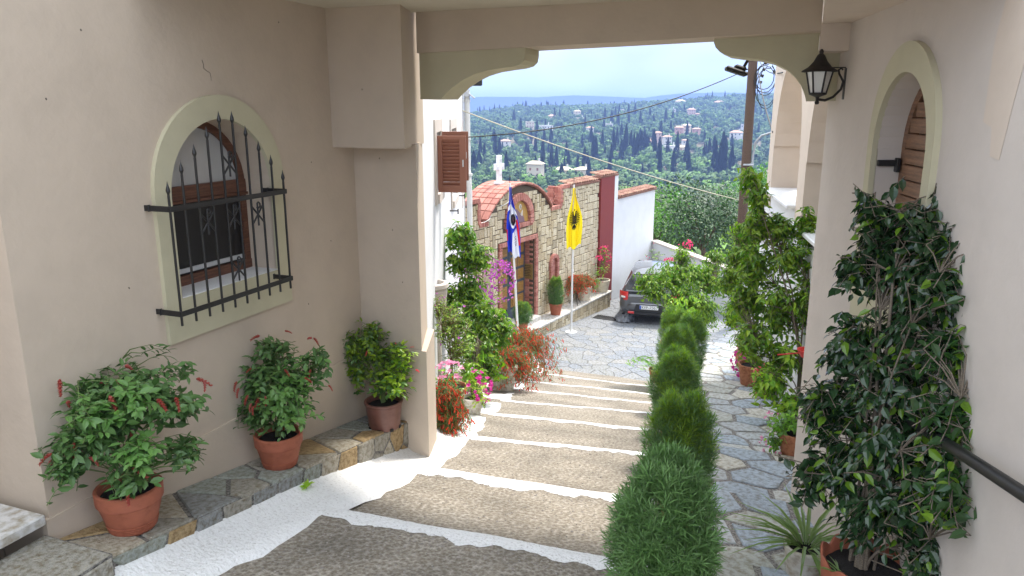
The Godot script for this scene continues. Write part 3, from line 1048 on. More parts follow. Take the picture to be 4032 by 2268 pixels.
# ---------------------------------------------------------------- the white house on the left
func white_house() -> void:
	var root := thing("white_house", "tall white house with brown shutters behind the potted plants", "house")
	var f := yaw_frame(V(-3.45, 0, -6.3), V(-3.55, 0, -9.0))
	var b := MB.new()
	# facade pieces round two windows: x0, x1, y0, y1 of each opening
	var op := [[2.58, 3.36, 0.52, 1.31], [5.35, 6.6, 0.10, 1.28]]
	var xs := [0.0, 2.58, 3.36, 5.35, 6.6, 9.34]
	for k in 5:
		var y0 := -5.5
		if k == 1 or k == 3:
			var o: Array = op[0 if k == 1 else 1]
			b.bx(f, V(xs[k], -5.5, -0.35), V(xs[k + 1], o[2], 0))
			y0 = o[3]
		b.bx(f, V(xs[k], y0, -0.35), V(xs[k + 1], 4.4, 0))
	obj("facade", b, M.white_wall, root)
	b = MB.new()
	b.bx(f, V(0.0, -5.5, -6.0), V(9.338, 4.4, -0.5))
	b.bx(f, V(9.0, -5.5, -0.5), V(9.338, 4.4, -0.35))
	b.bx(f, V(0.0, 4.4, -6.1), V(9.4, 4.55, 0.12))
	obj("body", b, M.white_wall, root)
	for k in 2:
		var o: Array = op[k]
		b = MB.new()
		var w := 0.16
		b.bx(f, V(o[0] - w, o[2] - 0.12, -0.01), V(o[0], o[3] + w, 0.025))
		b.bx(f, V(o[1], o[2] - 0.12, -0.01), V(o[1] + w, o[3] + w, 0.025))
		b.bx(f, V(o[0], o[3], -0.01), V(o[1], o[3] + w, 0.024))
		b.bx(f, V(o[0], o[2] - 0.12, -0.01), V(o[1], o[2], 0.05))
		var wn := obj("window", b, M.plaster_pale, root)
		b = MB.new()
		b.bx(f, V(o[0], o[2], -0.3), V(o[1], o[3], -0.28))
		obj("pane", b, M.dark, wn)
		b = MB.new()
		b.bx(f, V(o[0], o[2], -0.2), V(o[0] + 0.05, o[3], -0.14))
		b.bx(f, V(o[1] - 0.05, o[2], -0.2), V(o[1], o[3], -0.14))
		b.bx(f, V(o[0] + 0.05, o[3] - 0.05, -0.2), V(o[1] - 0.05, o[3], -0.14))
		obj("frame", b, M.shutter, wn)
	# shutters: one seen face on, one edge on, and the pair inside the farther window
	var vd := (V(-4.7, 1, -9.5) - EYE).normalized()
	var face := Transform3D(Basis.IDENTITY, f * V(3.40, 0.62, 0.02))
	var n := V(-vd.x, 0, -vd.z).normalized()
	face.basis = Basis(Vector3.UP.cross(n).normalized(), Vector3.UP, n).rotated(Vector3.UP, 0.10)
	shutter(root, face, 0.37, 0.68, 13)
	var edge := f * Transform3D(Basis(Vector3.UP, -PI / 2 - 0.12), V(2.60, 0.55, 0.03))
	shutter(root, edge, 0.37, 0.72, 13)
	shutter(root, f * Transform3D(Basis.IDENTITY, V(5.37, 0.11, -0.1)), 0.6, 1.16, 20)
	shutter(root, f * Transform3D(Basis.IDENTITY, V(5.99, 0.11, -0.1)), 0.6, 1.16, 20)
	# iron holdbacks
	for q in [[4.9, 0.0], [6.9, 0.02], [6.85, 0.25]]:
		b = MB.new()
		b.tube(PackedVector3Array([f * V(q[0], q[1], 0), f * V(q[0], q[1], 0.13)]), 0.012, 0.012, 6)
		b.cbox(f * Transform3D(Basis.IDENTITY, V(q[0], q[1] - 0.01, 0.135)), V(0.03, 0.09, 0.02), 0.004)
		obj("shutter_holdback", b, M.iron, root)
	# shallow arched niche near the corner
	b = MB.new()
	b.prism(f * Transform3D(Basis.IDENTITY, V(0, 0, 0.012)), arch_pts(8.6, 0.28, -0.4, 1.1, 0.3, 12), 0.012)
	obj("blind_arch", b, M.plaster_pale, root)
	# rainwater pipe with its brackets
	b = MB.new()
	b.tube(PackedVector3Array([f * V(9.22, 2.0, 0.09), f * V(9.22, 0.35, 0.09), f * V(9.2, 0.2, 0.10), f * V(9.12, -0.1, 0.12), f * V(9.12, -4.4, 0.12)]), 0.062, 0.062, 10)
	var pp := obj("drainpipe", b, M.pipe, root)
	for y in [1.75, 0.95, 0.2, -1.4]:
		b = MB.new()
		b.tube(PackedVector3Array([f * V(9.22 if y > 0.3 else 9.13, y, 0.09 if y > 0.3 else 0.12), f * V(9.22 if y > 0.3 else 9.13, y + 0.05, 0.09 if y > 0.3 else 0.12)]), 0.072, 0.072, 10)
		obj("collar", b, M.pipe, pp)
	b = MB.new()
	b.tube(PackedVector3Array([f * V(9.05, 2.2, 0.02), f * V(9.05, 1.4, 0.02), f * V(9.08, 0.0, 0.02), f * V(9.08, -2.0, 0.02)]), 0.012, 0.012, 5)
	obj("cable", b, M.pipe, root)
	# floodlight and camera at the corner
	b = MB.new()
	b.cbox(f * Transform3D(Basis(Vector3.UP, 0.3), V(9.2, 2.16, 0.26)), V(0.16, 0.16, 0.30), 0.02)
	b.bx(f, V(9.16, 2.06, 0.0), V(9.2, 2.26, 0.12))
	tag(obj("security_camera", b, M.black_plastic), "black camera box high on the corner of the white house", "security camera")
	b = MB.new()
	b.cbox(f * Transform3D(Basis(V(1, 0, 0), 0.7), V(9.22, 1.9, 0.16)), V(0.26, 0.03, 0.24), 0.008)
	b.bx(f, V(9.1, 1.86, 0.0), V(9.14, 1.96, 0.14))
	tag(obj("floodlight", b, M.grey_plastic), "small white floodlight below the camera on the white house", "floodlight")

func shutter(root: Node3D, x: Transform3D, w: float, h: float, n: int) -> void:
	var b := MB.new()
	var fr := 0.06
	b.cbox(x * Transform3D(Basis.IDENTITY, V(fr * 0.5, h * 0.5, 0)), V(fr, h, 0.035), 0.004)
	b.cbox(x * Transform3D(Basis.IDENTITY, V(w - fr * 0.7, h * 0.5, 0)), V(fr * 1.4, h, 0.035), 0.004)
	b.cbox(x * Transform3D(Basis.IDENTITY, V(w * 0.5 - 0.01, fr * 0.75, 0)), V(w - fr * 2.2, fr * 1.5, 0.032), 0.004)
	b.cbox(x * Transform3D(Basis.IDENTITY, V(w * 0.5 - 0.01, h - fr * 0.4, 0)), V(w - fr * 2.2, fr * 0.8, 0.032), 0.004)
	var s := obj("shutter", b, M.shutter, root)
	var y0 := fr * 1.5
	var y1 := h - fr * 0.8
	var m := MB.new()
	m.cbox(Transform3D(Basis(V(1, 0, 0), 0.55), Vector3.ZERO), V(w - fr * 2.3, (y1 - y0) / n * 1.15, 0.007), 0.002)
	var me := m.mesh()
	for k in n: piece("slat", me, M.shutter, s, x * Transform3D(Basis.IDENTITY, V(w * 0.5 - 0.012, lerpf(y0, y1, (k + 0.5) / n), 0)))
	b = MB.new()
	b.cbox(x * Transform3D(Basis.IDENTITY, V(w - fr * 0.6, h * 0.52, 0.025)), V(0.015, 0.09, 0.02), 0.003)
	obj("catch", b, M.grey_plastic, s)

# ---------------------------------------------------------------- the arcade on the right, beyond the passage
func arcade() -> void:
	var root := thing("arcade_building", "cream arcade with arched bays and a white sill beyond the right wall", "building")
	var f := yaw_frame(V(0.70, 0, -6.0), V(0.174, 0, 0.985))
	var t := 0.5
	var b := MB.new()
	# piers (far, near) and what stands over the arches
	b.bx(f, V(-6.85, -5.0, -t), V(-6.4, 1.05, 0))
	b.bx(f, V(-4.16, -5.0, -t), V(-3.70, 0.98, 0))
	b.bx(f, V(-0.7, -5.0, -t), V(0.6, 4.4, 0))
	for a in [[-6.4, -4.16, 1.05], [-3.7, -0.7, 0.98]]:
		var cx: float = (a[0] + a[1]) * 0.5
		var h: float = (a[1] - a[0]) * 0.5
		var p := arch_pts(cx, h - 0.03, a[2], a[2], h * 1.1, 22)
		p.append(Vector2(a[1] + (0.0 if a[0] < -5 else 0.0), a[2]))
		p.append(Vector2(a[1], 4.4))
		p.append(Vector2(a[0], 4.4))
		p.append(Vector2(a[0], a[2]))
		b.prism(f, p, t)
	b.bx(f, V(-6.85, 1.05, -t), V(-6.4, 4.4, 0))
	b.bx(f, V(-4.16, 0.98, -t), V(-3.70, 4.4, 0))
	obj("arches", b, M.plaster_beige, root)
	b = MB.new()
	b.bx(f, V(-6.39, -5.0, -t + 0.1), V(-4.17, 0.36, -0.02))
	b.bx(f, V(-3.69, -5.0, -t + 0.1), V(-0.71, 0.2, -0.02))
	b.bx(f, V(-6.86, -5.0, -0.08), V(-0.7, 0.1, 0.03))
	obj("parapet", b, M.white_wall, root)
	b = MB.new()
	b.cbox(f * Transform3D(Basis.IDENTITY, V(-5.28, 0.39, -0.2)), V(2.26, 0.055, 0.62), 0.012)
	obj("sill", b, M.marble_white, root)
	b = MB.new()
	b.cbox(f * Transform3D(Basis.IDENTITY, V(-2.2, 0.23, -0.2)), V(3.0, 0.055, 0.62), 0.012)
	obj("sill", b, M.marble_white, root)
	b = MB.new()
	b.bx(f, V(-6.84, -5.0, -3.2), V(0.6, 4.4, -3.0))
	b.bx(f, V(-6.84, 4.42, -3.2), V(0.6, 4.55, 0.05))
	b.bx(f, V(-6.84, -0.6, -3.0), V(0.6, -0.5, -0.52))
	obj("porch", b, M.plaster_beige, root)

# ---------------------------------------------------------------- the stone gate wall
var GW: Transform3D
func gate_wall() -> void:
	GW = yaw_frame(V(-6.62, 0, -17.23), V(0.1729, 0, -0.985))
	var root := thing("gate_wall", "ochre ashlar gate wall with brick arches and a wooden double door", "wall")
	var b := MB.new()
	var cx := 0.38
	# body: pieces round the doorway, below the coping line and under the arch
	b.bx(GW, V(-3.4, -5.2, -0.33), V(-0.52, -1.02, 0))
	b.bx(GW, V(1.16, -5.2, -0.33), V(5.16, -1.02, 0))
	b.bx(GW, V(-0.52, -1.72, -0.33), V(1.16, -1.02, 0))
	b.bx(GW, V(-3.4, -1.02, -0.33), V(-1.56, -0.50, 0))
	b.bx(GW, V(2.65, -1.02, -0.33), V(5.16, -0.55, 0))
	var ap := PackedVector2Array()
	for i in 21:
		var x := -1.2 + 3.2 * i / 20.0
		ap.append(Vector2(x, arc_y(x) - 0.10))
	ap.append(Vector2(2.0, -1.02))
	ap.append(Vector2(-1.2, -1.02))
	b.prism(GW, ap, 0.33)
	obj("core", b, M.joint, root)
	# ashlar
	var u := 0.115
	var taken := {}
	var list := []
	var nx := 76
	var ny := 32
	for j in ny:
		for i in nx:
			if taken.has(Vector2i(i, j)): continue
			var k := pick([3, 1.4, 1.6, 1.6, 0.7])
			var sz: Vector2i = [Vector2i(2, 2), Vector2i(1, 2), Vector2i(2, 1), Vector2i(3, 2), Vector2i(1, 1)][k]
			if i > 0 and rng.randf() < 0.1: sz = Vector2i(1, 3)
			var ok := true
			for a in sz.x:
				for c in sz.y:
					if taken.has(Vector2i(i + a, j + c)): ok = false
			if not ok: sz = Vector2i(1, 2) if not taken.has(Vector2i(i, j + 1)) else Vector2i(1, 1)
			for a in sz.x:
				for c in sz.y: taken[Vector2i(i + a, j + c)] = true
			var p := Vector2(-3.35 + i * u, -4.12 + j * u)
			var q := p + Vector2(sz.x, sz.y) * u
			# cut back at the edges of the openings
			var r := clip_gate(p, q)
			if r.size() == 0: continue
			list.append(r)
	list.sort_custom(func(a, c): return (GW * V(a[0].x, a[0].y, 0)).distance_to(EYE) - 6.0 * sqrt((a[1].x - a[0].x) * (a[1].y - a[0].y)) < (GW * V(c[0].x, c[0].y, 0)).distance_to(EYE) - 6.0 * sqrt((c[1].x - c[0].x) * (c[1].y - c[0].y)))
	var rest := [MB.new(), MB.new()]
	var shared := {}
	var n := 0
	for r in list:
		var s: Vector2 = r[1] - r[0] - Vector2(0.02, 0.02)
		if s.x < 0.02 or s.y < 0.02: continue
		var c: Vector2 = (r[0] + r[1]) * 0.5
		var x := GW * Transform3D(Basis(V(rf(-1, 1), rf(-1, 1), 0.01).normalized(), 0.02), V(c.x, c.y, rf(0.018, 0.034)))
		var key := Vector2i(roundi(s.x * 100), roundi(s.y * 100))
		if not shared.has(key):
			var m := MB.new()
			m.slab(I, PackedVector2Array([Vector2(-s.x, -s.y) * 0.5, Vector2(s.x, -s.y) * 0.5, Vector2(s.x, s.y) * 0.5, Vector2(-s.x, s.y) * 0.5]), 0.05, 0.009)
			shared[key] = [m, m.mesh()]
		if n < 300 and c.x > -2.1: piece("stone", shared[key][1], M["ashlar_%d" % pick([3, 2.4, 3, 1.6])], root, x)
		else: rest[n % 2].add(shared[key][0], x)
		if c.x > -2.1: n += 1
	struct(obj("stones", rest[0], M.ashlar_0, root), "stuff")
	struct(obj("stones", rest[1], M.ashlar_2, root), "stuff")
	# brick hood over the arch: courses that follow the curve, five bricks deep
	var hm := MB.new()
	hm.cbox(I, V(0.178, 0.05, 0.178), 0.008)
	var hood := hm.mesh()
	var core := MB.new()
	var rows := [PackedVector3Array(), PackedVector3Array()]
	var segs := 18
	for i in segs:
		var x0 := -1.24 + 3.28 * i / segs
		var x1 := -1.24 + 3.28 * (i + 1) / segs
		var m := Vector2((x0 + x1) * 0.5, (arc_y(x0) + arc_y(x1)) * 0.5)
		var a := atan2(arc_y(x1) - arc_y(x0), x1 - x0)
		var l := Vector2(x1 - x0, arc_y(x1) - arc_y(x0)).length()
		core.box(GW * Transform3D(Basis(V(0, 0, 1), a), V(m.x, m.y - 0.06, -0.4)), V(l, 0.05, 0.92))
		for d in 5: piece("brick", hood, M["brick_%d" % pick([3, 2, 3])], root, GW * Transform3D(Basis(V(0, 0, 1), a).scaled_local(V((l - 0.016) / 0.178, 1, 1)), V(m.x, m.y - 0.035, 0.0 - d * 0.193)))
	obj("hood_core", core, M.brick_joint, root)
	# the bricks of the copings, jambs, lintel and niches
	var bk := MB.new()
	bk.cbox(I, V(0.07, 0.11, 0.10), 0.005)
	var upright := bk.mesh()
	bk = MB.new()
	bk.cbox(I, V(0.22, 0.058, 0.10), 0.005)
	var flat := bk.mesh()
	for i in 20: if i < 7 or i > 12 or true: pass
	for i in 8: gate_brick(root, upright, V(-2.05 + 0.075 * i, -0.45, 0.0))
	for i in 8: gate_brick(root, upright, V(-1.52, -0.50 - 0.068 * i, 0.0), PI / 2)
	for i in 5: gate_brick(root, upright, V(-1.48 + 0.078 * i, -1.03, 0.0))
	for i in 8: gate_brick(root, upright, V(2.06 + 0.075 * i, -1.03, 0.0))
	for i in 8: gate_brick(root, upright, V(2.62, -0.55 - 0.062 * i, 0.0), PI / 2)
	# brick end face of the thick wall, seen from the left
	for j in 8:
		for i in 2: gate_brick(root, flat, V(2.655, -0.95 + 0.062 * j, -0.10 - 0.235 * i + (0.05 if j % 2 else 0.0)), 0.0, PI / 2)
	for i in 6: gate_brick(root, upright, V(2.69 + 0.078 * i, -0.50, 0.0))
	# door frame
	for i in 26: gate_brick(root, upright, V(-0.62 + 0.0745 * i, -1.66, 0.0))
	for j in 34:
		var y := -1.76 - 0.066 * j
		if y < -3.9: break
		gate_brick(root, flat, V(-0.60 if j % 2 else -0.585, y, 0.0), 0.0, 0.0, 0.62)
		gate_brick(root, flat, V(1.235, y, 0.0), 0.0, 0.0, 0.62)
		for i in 2: gate_brick(root, flat, V(1.19, y, -0.15 - 0.225 * i - (0.11 if j % 2 else 0.0)), 0.0, PI / 2)
	b = MB.new()
	b.bx(GW, V(1.175, -4.0, -0.55), V(1.3, -1.62, -0.03))
	b.bx(GW, V(-0.62, -4.0, -0.5), V(-0.525, -1.62, -0.03))
	b.bx(GW, V(-0.62, -1.72, -0.45), V(1.3, -1.60, -0.03))
	obj("jamb_core", b, M.brick_joint, root)
	# arched niche with its icon
	b = MB.new()
	b.prism(GW * Transform3D(Basis.IDENTITY, V(0, 0, 0.006)), arch_pts(0.31, 0.6, -1.2, -1.12, 0.58, 20), 0.02)
	obj("niche_back", b, M.brick_joint, root)
	arch_bricks(root, 0.31, 0.50, 0.69, -1.28, -1.13, 19)
	for i in 15: gate_brick(root, upright, V(-0.31 + 0.0885 * i, -1.265, 0.02))
	b = MB.new()
	b.prism(GW * Transform3D(Basis.IDENTITY, V(0, 0, 0.010)), arch_pts(0.31, 0.485, -1.20, -1.12, 0.475, 20), 0.004)
	var ic := obj("icon", b, mat("gold_ground", lin(0.50, 0.30, 0.08), 0.5, T.sand, 6.0), root)
	var s1 := PackedVector2Array([Vector2(-0.08, -1.20), Vector2(0.0, -1.0), Vector2(0.12, -0.88), Vector2(0.22, -0.83), Vector2(0.34, -0.92), Vector2(0.56, -1.05), Vector2(0.62, -1.20)])
	b = MB.new()
	b.prism(GW * Transform3D(Basis.IDENTITY, V(0, 0, 0.013)), s1, 0.002)
	obj("robe", b, mat("robe", lin(0.24, 0.15, 0.20), 0.6, T.sand, 9.0), ic)
	b = MB.new()
	b.prism(GW * Transform3D(Basis.IDENTITY, V(0, 0, 0.016)), PackedVector2Array([Vector2(0.40, -1.0), Vector2(0.52, -0.86), Vector2(0.50, -1.05)]), 0.002)
	b.prism(GW * Transform3D(Basis.IDENTITY, V(0, 0, 0.016)), PackedVector2Array([Vector2(0.02, -1.18), Vector2(0.10, -1.0), Vector2(0.16, -1.16)]), 0.002)
	obj("scroll", b, M.pot_white, ic)
	b = MB.new()
	b.prism(GW * Transform3D(Basis.IDENTITY, V(0, 0, 0.017)), circle(Vector2(0.40, -0.80), 0.07), 0.003)
	var md := obj("medallion", b, M.pot_white, ic)
	b = MB.new()
	for k in 3:
		for i in 3: b.bx(GW, V(0.36 + 0.03 * i, -0.785 - 0.028 * k, 0.0165), V(0.379 + 0.03 * i, -0.772 - 0.028 * k, 0.0185))
	obj("letters", b, M.dark, md)
	# small lancet niche
	b = MB.new()
	b.prism(GW * Transform3D(Basis.IDENTITY, V(0, 0, 0.004)), arch_pts(2.22, 0.15, -3.05, -2.55, 0.16, 12), 0.02)
	obj("lancet_back", b, M.brick_0, root)
	arch_bricks(root, 2.22, 0.135, 0.245, -3.05, -2.55, 9)
	for i in 6: gate_brick(root, upright, V(2.0 + 0.088 * i, -3.10, 0.015))
	for j in 8: gate_brick(root, flat, V(2.22, -2.99 + 0.066 * j, -0.045 + 0.004), 0.0, 0.0, 1.15)
	# red cross over the door, white cross on the hood
	b = MB.new()
	b.bx(GW, V(0.225, -1.55, 0.03), V(0.285, -1.30, 0.045))
	b.bx(GW, V(0.16, -1.40, 0.031), V(0.35, -1.345, 0.0455))
	obj("red_cross", b, M.plastic_red, root)
	var x := GW * Transform3D(Basis.IDENTITY, V(0.05, -0.19, -0.40))
	b = MB.new()
	b.cbox(x * Transform3D(Basis.IDENTITY, V(0, 0.32, 0)), V(0.13, 0.72, 0.10), 0.008)
	b.cbox(x * Transform3D(Basis.IDENTITY, V(-0.12, 0.40, 0)), V(0.12, 0.16, 0.098), 0.008)
	b.cbox(x * Transform3D(Basis.IDENTITY, V(0.12, 0.40, 0)), V(0.12, 0.16, 0.098), 0.008)
	b.cbox(x * Transform3D(Basis.IDENTITY, V(0, -0.0, 0)), V(0.22, 0.06, 0.18), 0.008)
	var cr := obj("white_cross", b, M.marble_white, root)
	for q in [["IC", -0.12, 0.36, 0.07], ["XC", 0.12, 0.36, 0.07], ["NI", 0.0, 0.55, 0.06], ["KA", 0.0, 0.2, 0.06]]:
		letters(cr, q[0], x * Transform3D(Basis.IDENTITY, V(q[1], q[2], 0.051)), q[3], M.grey_plastic)
	# cable over the arch
	b = MB.new()
	var cp := PackedVector3Array()
	for i in 12: cp.append(GW * V(-1.5 + 1.7 * i / 11.0, -0.98 + 0.62 * pow(i / 11.0, 1.3), 0.03 + 0.08 * sin(i)))
	b.tube(cp, 0.008, 0.008, 5)
	obj("cable", b, M.pipe, root)
	# double door
	gate_door(root)
	# brass plaque on the right reveal
	var pf := yaw_frame(GW * V(1.178, -2.57, -0.24), GW.basis * V(0, 0, 1))
	pf = Transform3D(Basis(GW.basis * V(0, 0, -1), Vector3.UP, GW.basis * V(-1, 0, 0)), GW * V(1.135, -2.62, -0.20))
	b = MB.new()
	b.cbox(pf, V(0.34, 0.40, 0.012), 0.003)
	var pq := obj("plaque", b, mat("brass", lin(0.36, 0.25, 0.10), 0.4, null, 1.0, null, 0.0, {"metallic": 0.6}), root)
	b = MB.new()
	for k in 7:
		var w := 0.26 - 0.05 * (k % 3)
		var xx := -w * 0.5
		while xx < w * 0.5:
			var l := rf(0.02, 0.05)
			b.bx(pf, V(xx, 0.14 - 0.045 * k, 0.006), V(minf(xx + l, w * 0.5), 0.155 - 0.045 * k, 0.0075))
			xx += l + 0.012
	obj("engraving", b, M.dark, pq)
	# tiled coping, red pillar
	tiles(root, GW, 3.1, 5.15, -0.50, 0.02, 0.30, 0.16)
	b = MB.new()
	b.bx(GW, V(5.17, -4.6, -0.30), V(6.2, -0.42, 0.09))
	obj("red_pillar", b, M.red_paint, root)
	tiles(root, GW, 5.12, 6.5, -0.40, 0.05, 0.28, 0.16)
	# marble-topped platform in front
	var pt := thing("stone_platform", "low ashlar platform with a grey marble top in front of the gate wall", "platform")
	b = MB.new()
	b.bx(GW, V(-1.6, -5.2, 0.0), V(5.18, -3.975, 0.48))
	obj("core", b, M.joint, pt)
	for i in 6:
		b = MB.new()
		b.cbox(GW * Transform3D(Basis.IDENTITY, V(-1.6 + 1.14 * i + 0.57, -3.95, 0.255)), V(1.135, 0.05, 0.55), 0.006)
		obj("slab", b, M.marble, pt)
	b = MB.new()
	b.cbox(GW * Transform3D(Basis.IDENTITY, V(0.31, -3.86, -0.02)), V(1.66, 0.13, 0.5), 0.01)
	b.cbox(GW * Transform3D(Basis.IDENTITY, V(-0.4, -4.06, 0.50)), V(1.7, 0.16, 0.05), 0.01)
	obj("step", b, M.marble, pt)
	taken = {}
	var xx := 0.5
	while xx < 5.15:
		var w: float = [0.12, 0.17, 0.22, 0.10][pick([2, 3, 2, 2])]
		var y := -3.985
		while y > -4.75:
			var h: float = [0.11, 0.2, 0.26][pick([2, 3, 1])]
			var m := MB.new()
			var s := Vector2(minf(w, 5.17 - xx) - 0.014, h - 0.014)
			if s.x > 0.02:
				m.slab(I, PackedVector2Array([Vector2(-s.x, -s.y) * 0.5, Vector2(s.x, -s.y) * 0.5, Vector2(s.x, s.y) * 0.5, Vector2(-s.x, s.y) * 0.5]), 0.04, 0.008)
				piece("stone", m.mesh(), M["ashlar_%d" % pick([3, 3, 2, 2])], pt, GW * Transform3D(Basis.IDENTITY, V(xx + w * 0.5, y - h * 0.5, 0.48 + rf(0.01, 0.022))))
			y -= h
		xx += w
	# white wall that carries on beyond the red pillar, then turns along the end of the plaza
	var ww := thing("white_boundary_wall", "tall white wall with tiled coping beside the parked car", "wall")
	b = MB.new()
	b.bx(GW, V(6.2, -5.6, -0.28), V(6.55, -0.42, 0.06))
	b.bx(GW, V(6.55, -5.6, -0.28), V(9.95, -1.2, 0.06))
	obj("wall", b, M.white_wall, ww)
	tiles(ww, GW, 6.55, 9.98, -1.16, 0.08, 0.30, 0.16)
	var lp := thing("low_parapet_wall", "low white parapet wall closing the end of the plaza", "wall")
	var p0 := GW * V(9.95, 0, 0.0)
	var lf := yaw_frame(V(p0.x, 0, p0.z), V(-2.8 - p0.x, 0, -24.2 - p0.z))
	b = MB.new()
	b.bx(lf, V(0, -6.5, -0.22), V(6.5, -3.13, 0))
	obj("wall", b, M.white_wall, lp)
	b = MB.new()
	b.bx(lf, V(0.02, -3.13, -0.25), V(6.53, -3.07, 0.03))
	obj("coping", b, M.plaster_pale, lp)

func circle(c: Vector2, r: float, k := 20) -> PackedVector2Array:
	var p := PackedVector2Array()
	for i in k: p.append(c + Vector2(cos(TAU * i / k), sin(TAU * i / k)) * r)
	return p

func arc_y(x: float) -> float:
	var r := 2.2
	return -0.17 - r + sqrt(maxf(0.0, r * r - (x - 0.4) * (x - 0.4)))

func clip_gate(p: Vector2, q: Vector2) -> Array:
	var m := (p + q) * 0.5
	# openings that the stones stop at: door frame, niche, lancet
	if p.x < 1.30 and q.x > -0.66 and p.y < -1.60:
		if q.x > 1.30 + 0.03: p.x = 1.31
		elif p.x < -0.66 - 0.03: q.x = -0.67
		elif q.y > -1.60 + 0.03: p.y = -1.59
		else: return []
	var nr := 0.70
	if m.y > -1.13:
		if Vector2(m.x - 0.31, m.y + 1.13).length() < nr + 0.02: return []
	elif m.y > -1.33 and absf(m.x - 0.31) < nr + 0.04: return []
	if m.y > -3.18 and absf(m.x - 2.22) < 0.27 and (m.y < -2.55 or Vector2(m.x - 2.22, m.y + 2.55).length() < 0.27): return []
	# the top
	var top := -0.55
	if m.x < -1.56: top = -0.52
	elif m.x < -1.15: top = -1.08
	elif m.x < 2.0: top = minf(arc_y(p.x), arc_y(q.x)) - 0.09
	elif m.x < 2.66: top = -1.08
	if p.y > top - 0.03: return []
	q.y = minf(q.y, top)
	if m.x > 5.15: return []
	q.x = minf(q.x, 5.16)
	return [p, q]

func gate_brick(root: Node3D, m: Mesh, p: Vector3, rz := 0.0, ry := 0.0, sx := 1.0) -> void:
	piece("brick", m, M["brick_%d" % pick([3, 2, 3])], root, GW * Transform3D((Basis(V(0, 1, 0), ry) * Basis(V(0, 0, 1), rz)).scaled_local(V(sx, 1, 1)), p + V(0, 0, rf(-0.003, 0.004))))

func arch_bricks(root: Node3D, cx: float, ri: float, ro: float, base: float, spring: float, n: int) -> void:
	var k := 0
	for i in n:
		var a0 := PI * i / n + 0.012
		var a1 := PI * (i + 1) / n - 0.012
		var s := MB.new()
		var am := (a0 + a1) * 0.5
		var o := Vector2(cos(am), sin(am)) * (ri + ro) * 0.5
		var p := PackedVector2Array()
		for q in [[ri, a0], [ro, a0], [ro, a1], [ri, a1]]: p.append(Vector2(cos(q[1]), sin(q[1])) * q[0] - o)
		s.slab(I, p, 0.16, 0.005)
		piece("brick", s.mesh(), M["brick_%d" % pick([3, 2, 3])], root, GW * Transform3D(Basis.IDENTITY, V(cx + o.x, spring + o.y, 0.09)))
	var y := spring - 0.04
	while y > base:
		for sg in [-1.0, 1.0]:
			var s := MB.new()
			var w := (ro - ri) * 0.5
			s.slab(I, PackedVector2Array([Vector2(-w, -0.03), Vector2(w, -0.03), Vector2(w, 0.03), Vector2(-w, 0.03)]), 0.16, 0.005)
			piece("brick", s.mesh(), M["brick_%d" % pick([3, 2, 3])], root, GW * Transform3D(Basis.IDENTITY, V(cx + sg * (ri + ro) * 0.5, y, 0.088)))
		y -= 0.066

func gate_door(root: Node3D) -> void:
	for s in 2:
		var x0 := -0.52 + 0.84 * s
		var f := GW * Transform3D(Basis.IDENTITY, V(x0, -3.80, -0.30))
		var w := 0.835
		var h := 2.08
		var b := MB.new()
		b.cbox(f * Transform3D(Basis.IDENTITY, V(w * 0.5, h * 0.5, -0.03)), V(w, h, 0.04), 0.004)
		for xx in [0.045, w * 0.5, w - 0.045]: b.cbox(f * Transform3D(Basis.IDENTITY, V(xx, h * 0.5, 0.005)), V(0.085 if xx != w * 0.5 else 0.05, h, 0.03), 0.005)
		for k in 6:
			var hh := 0.075 if k > 0 else 0.26
			b.cbox(f * Transform3D(Basis.IDENTITY, V(w * 0.5, (0.13 if k == 0 else 0.255 + 0.357 * k), 0.004)), V(w - 0.02, hh, 0.029), 0.005)
		var d := obj("door", b, M.door_iron, root)
		for k in 5:
			for c in 2:
				var cx := 0.09 + 0.155 + c * 0.345 + 0.005
				var cy := 0.255 + 0.357 * k + 0.18 + (0.02 if k == 0 else 0.0)
				var m := MB.new()
				var e := f * Transform3D(Basis.IDENTITY, V(cx, cy, 0.012))
				m.cbox(e, V(0.315, 0.285, 0.036), 0.010)
				m.cbox(e * Transform3D(Basis.IDENTITY, V(0, 0, 0.024)), V(0.21, 0.19, 0.026), 0.012)
				obj("panel", m, M.door_panel, d)
		b = MB.new()
		if s == 1:
			b.tube(PackedVector3Array([f * V(0.05, 1.25, 0.02), f * V(0.05, 1.25, 0.07), f * V(0.05, 1.12, 0.09), f * V(0.05, 1.05, 0.06)]), 0.012, 0.012, 6)
			b.cbox(f * Transform3D(Basis.IDENTITY, V(0.05, 1.2, 0.022)), V(0.05, 0.22, 0.012), 0.003)
		else:
			b.cbox(f * Transform3D(Basis.IDENTITY, V(w - 0.05, 1.2, 0.022)), V(0.05, 0.16, 0.012), 0.003)
		obj("handle", b, M.iron, d)

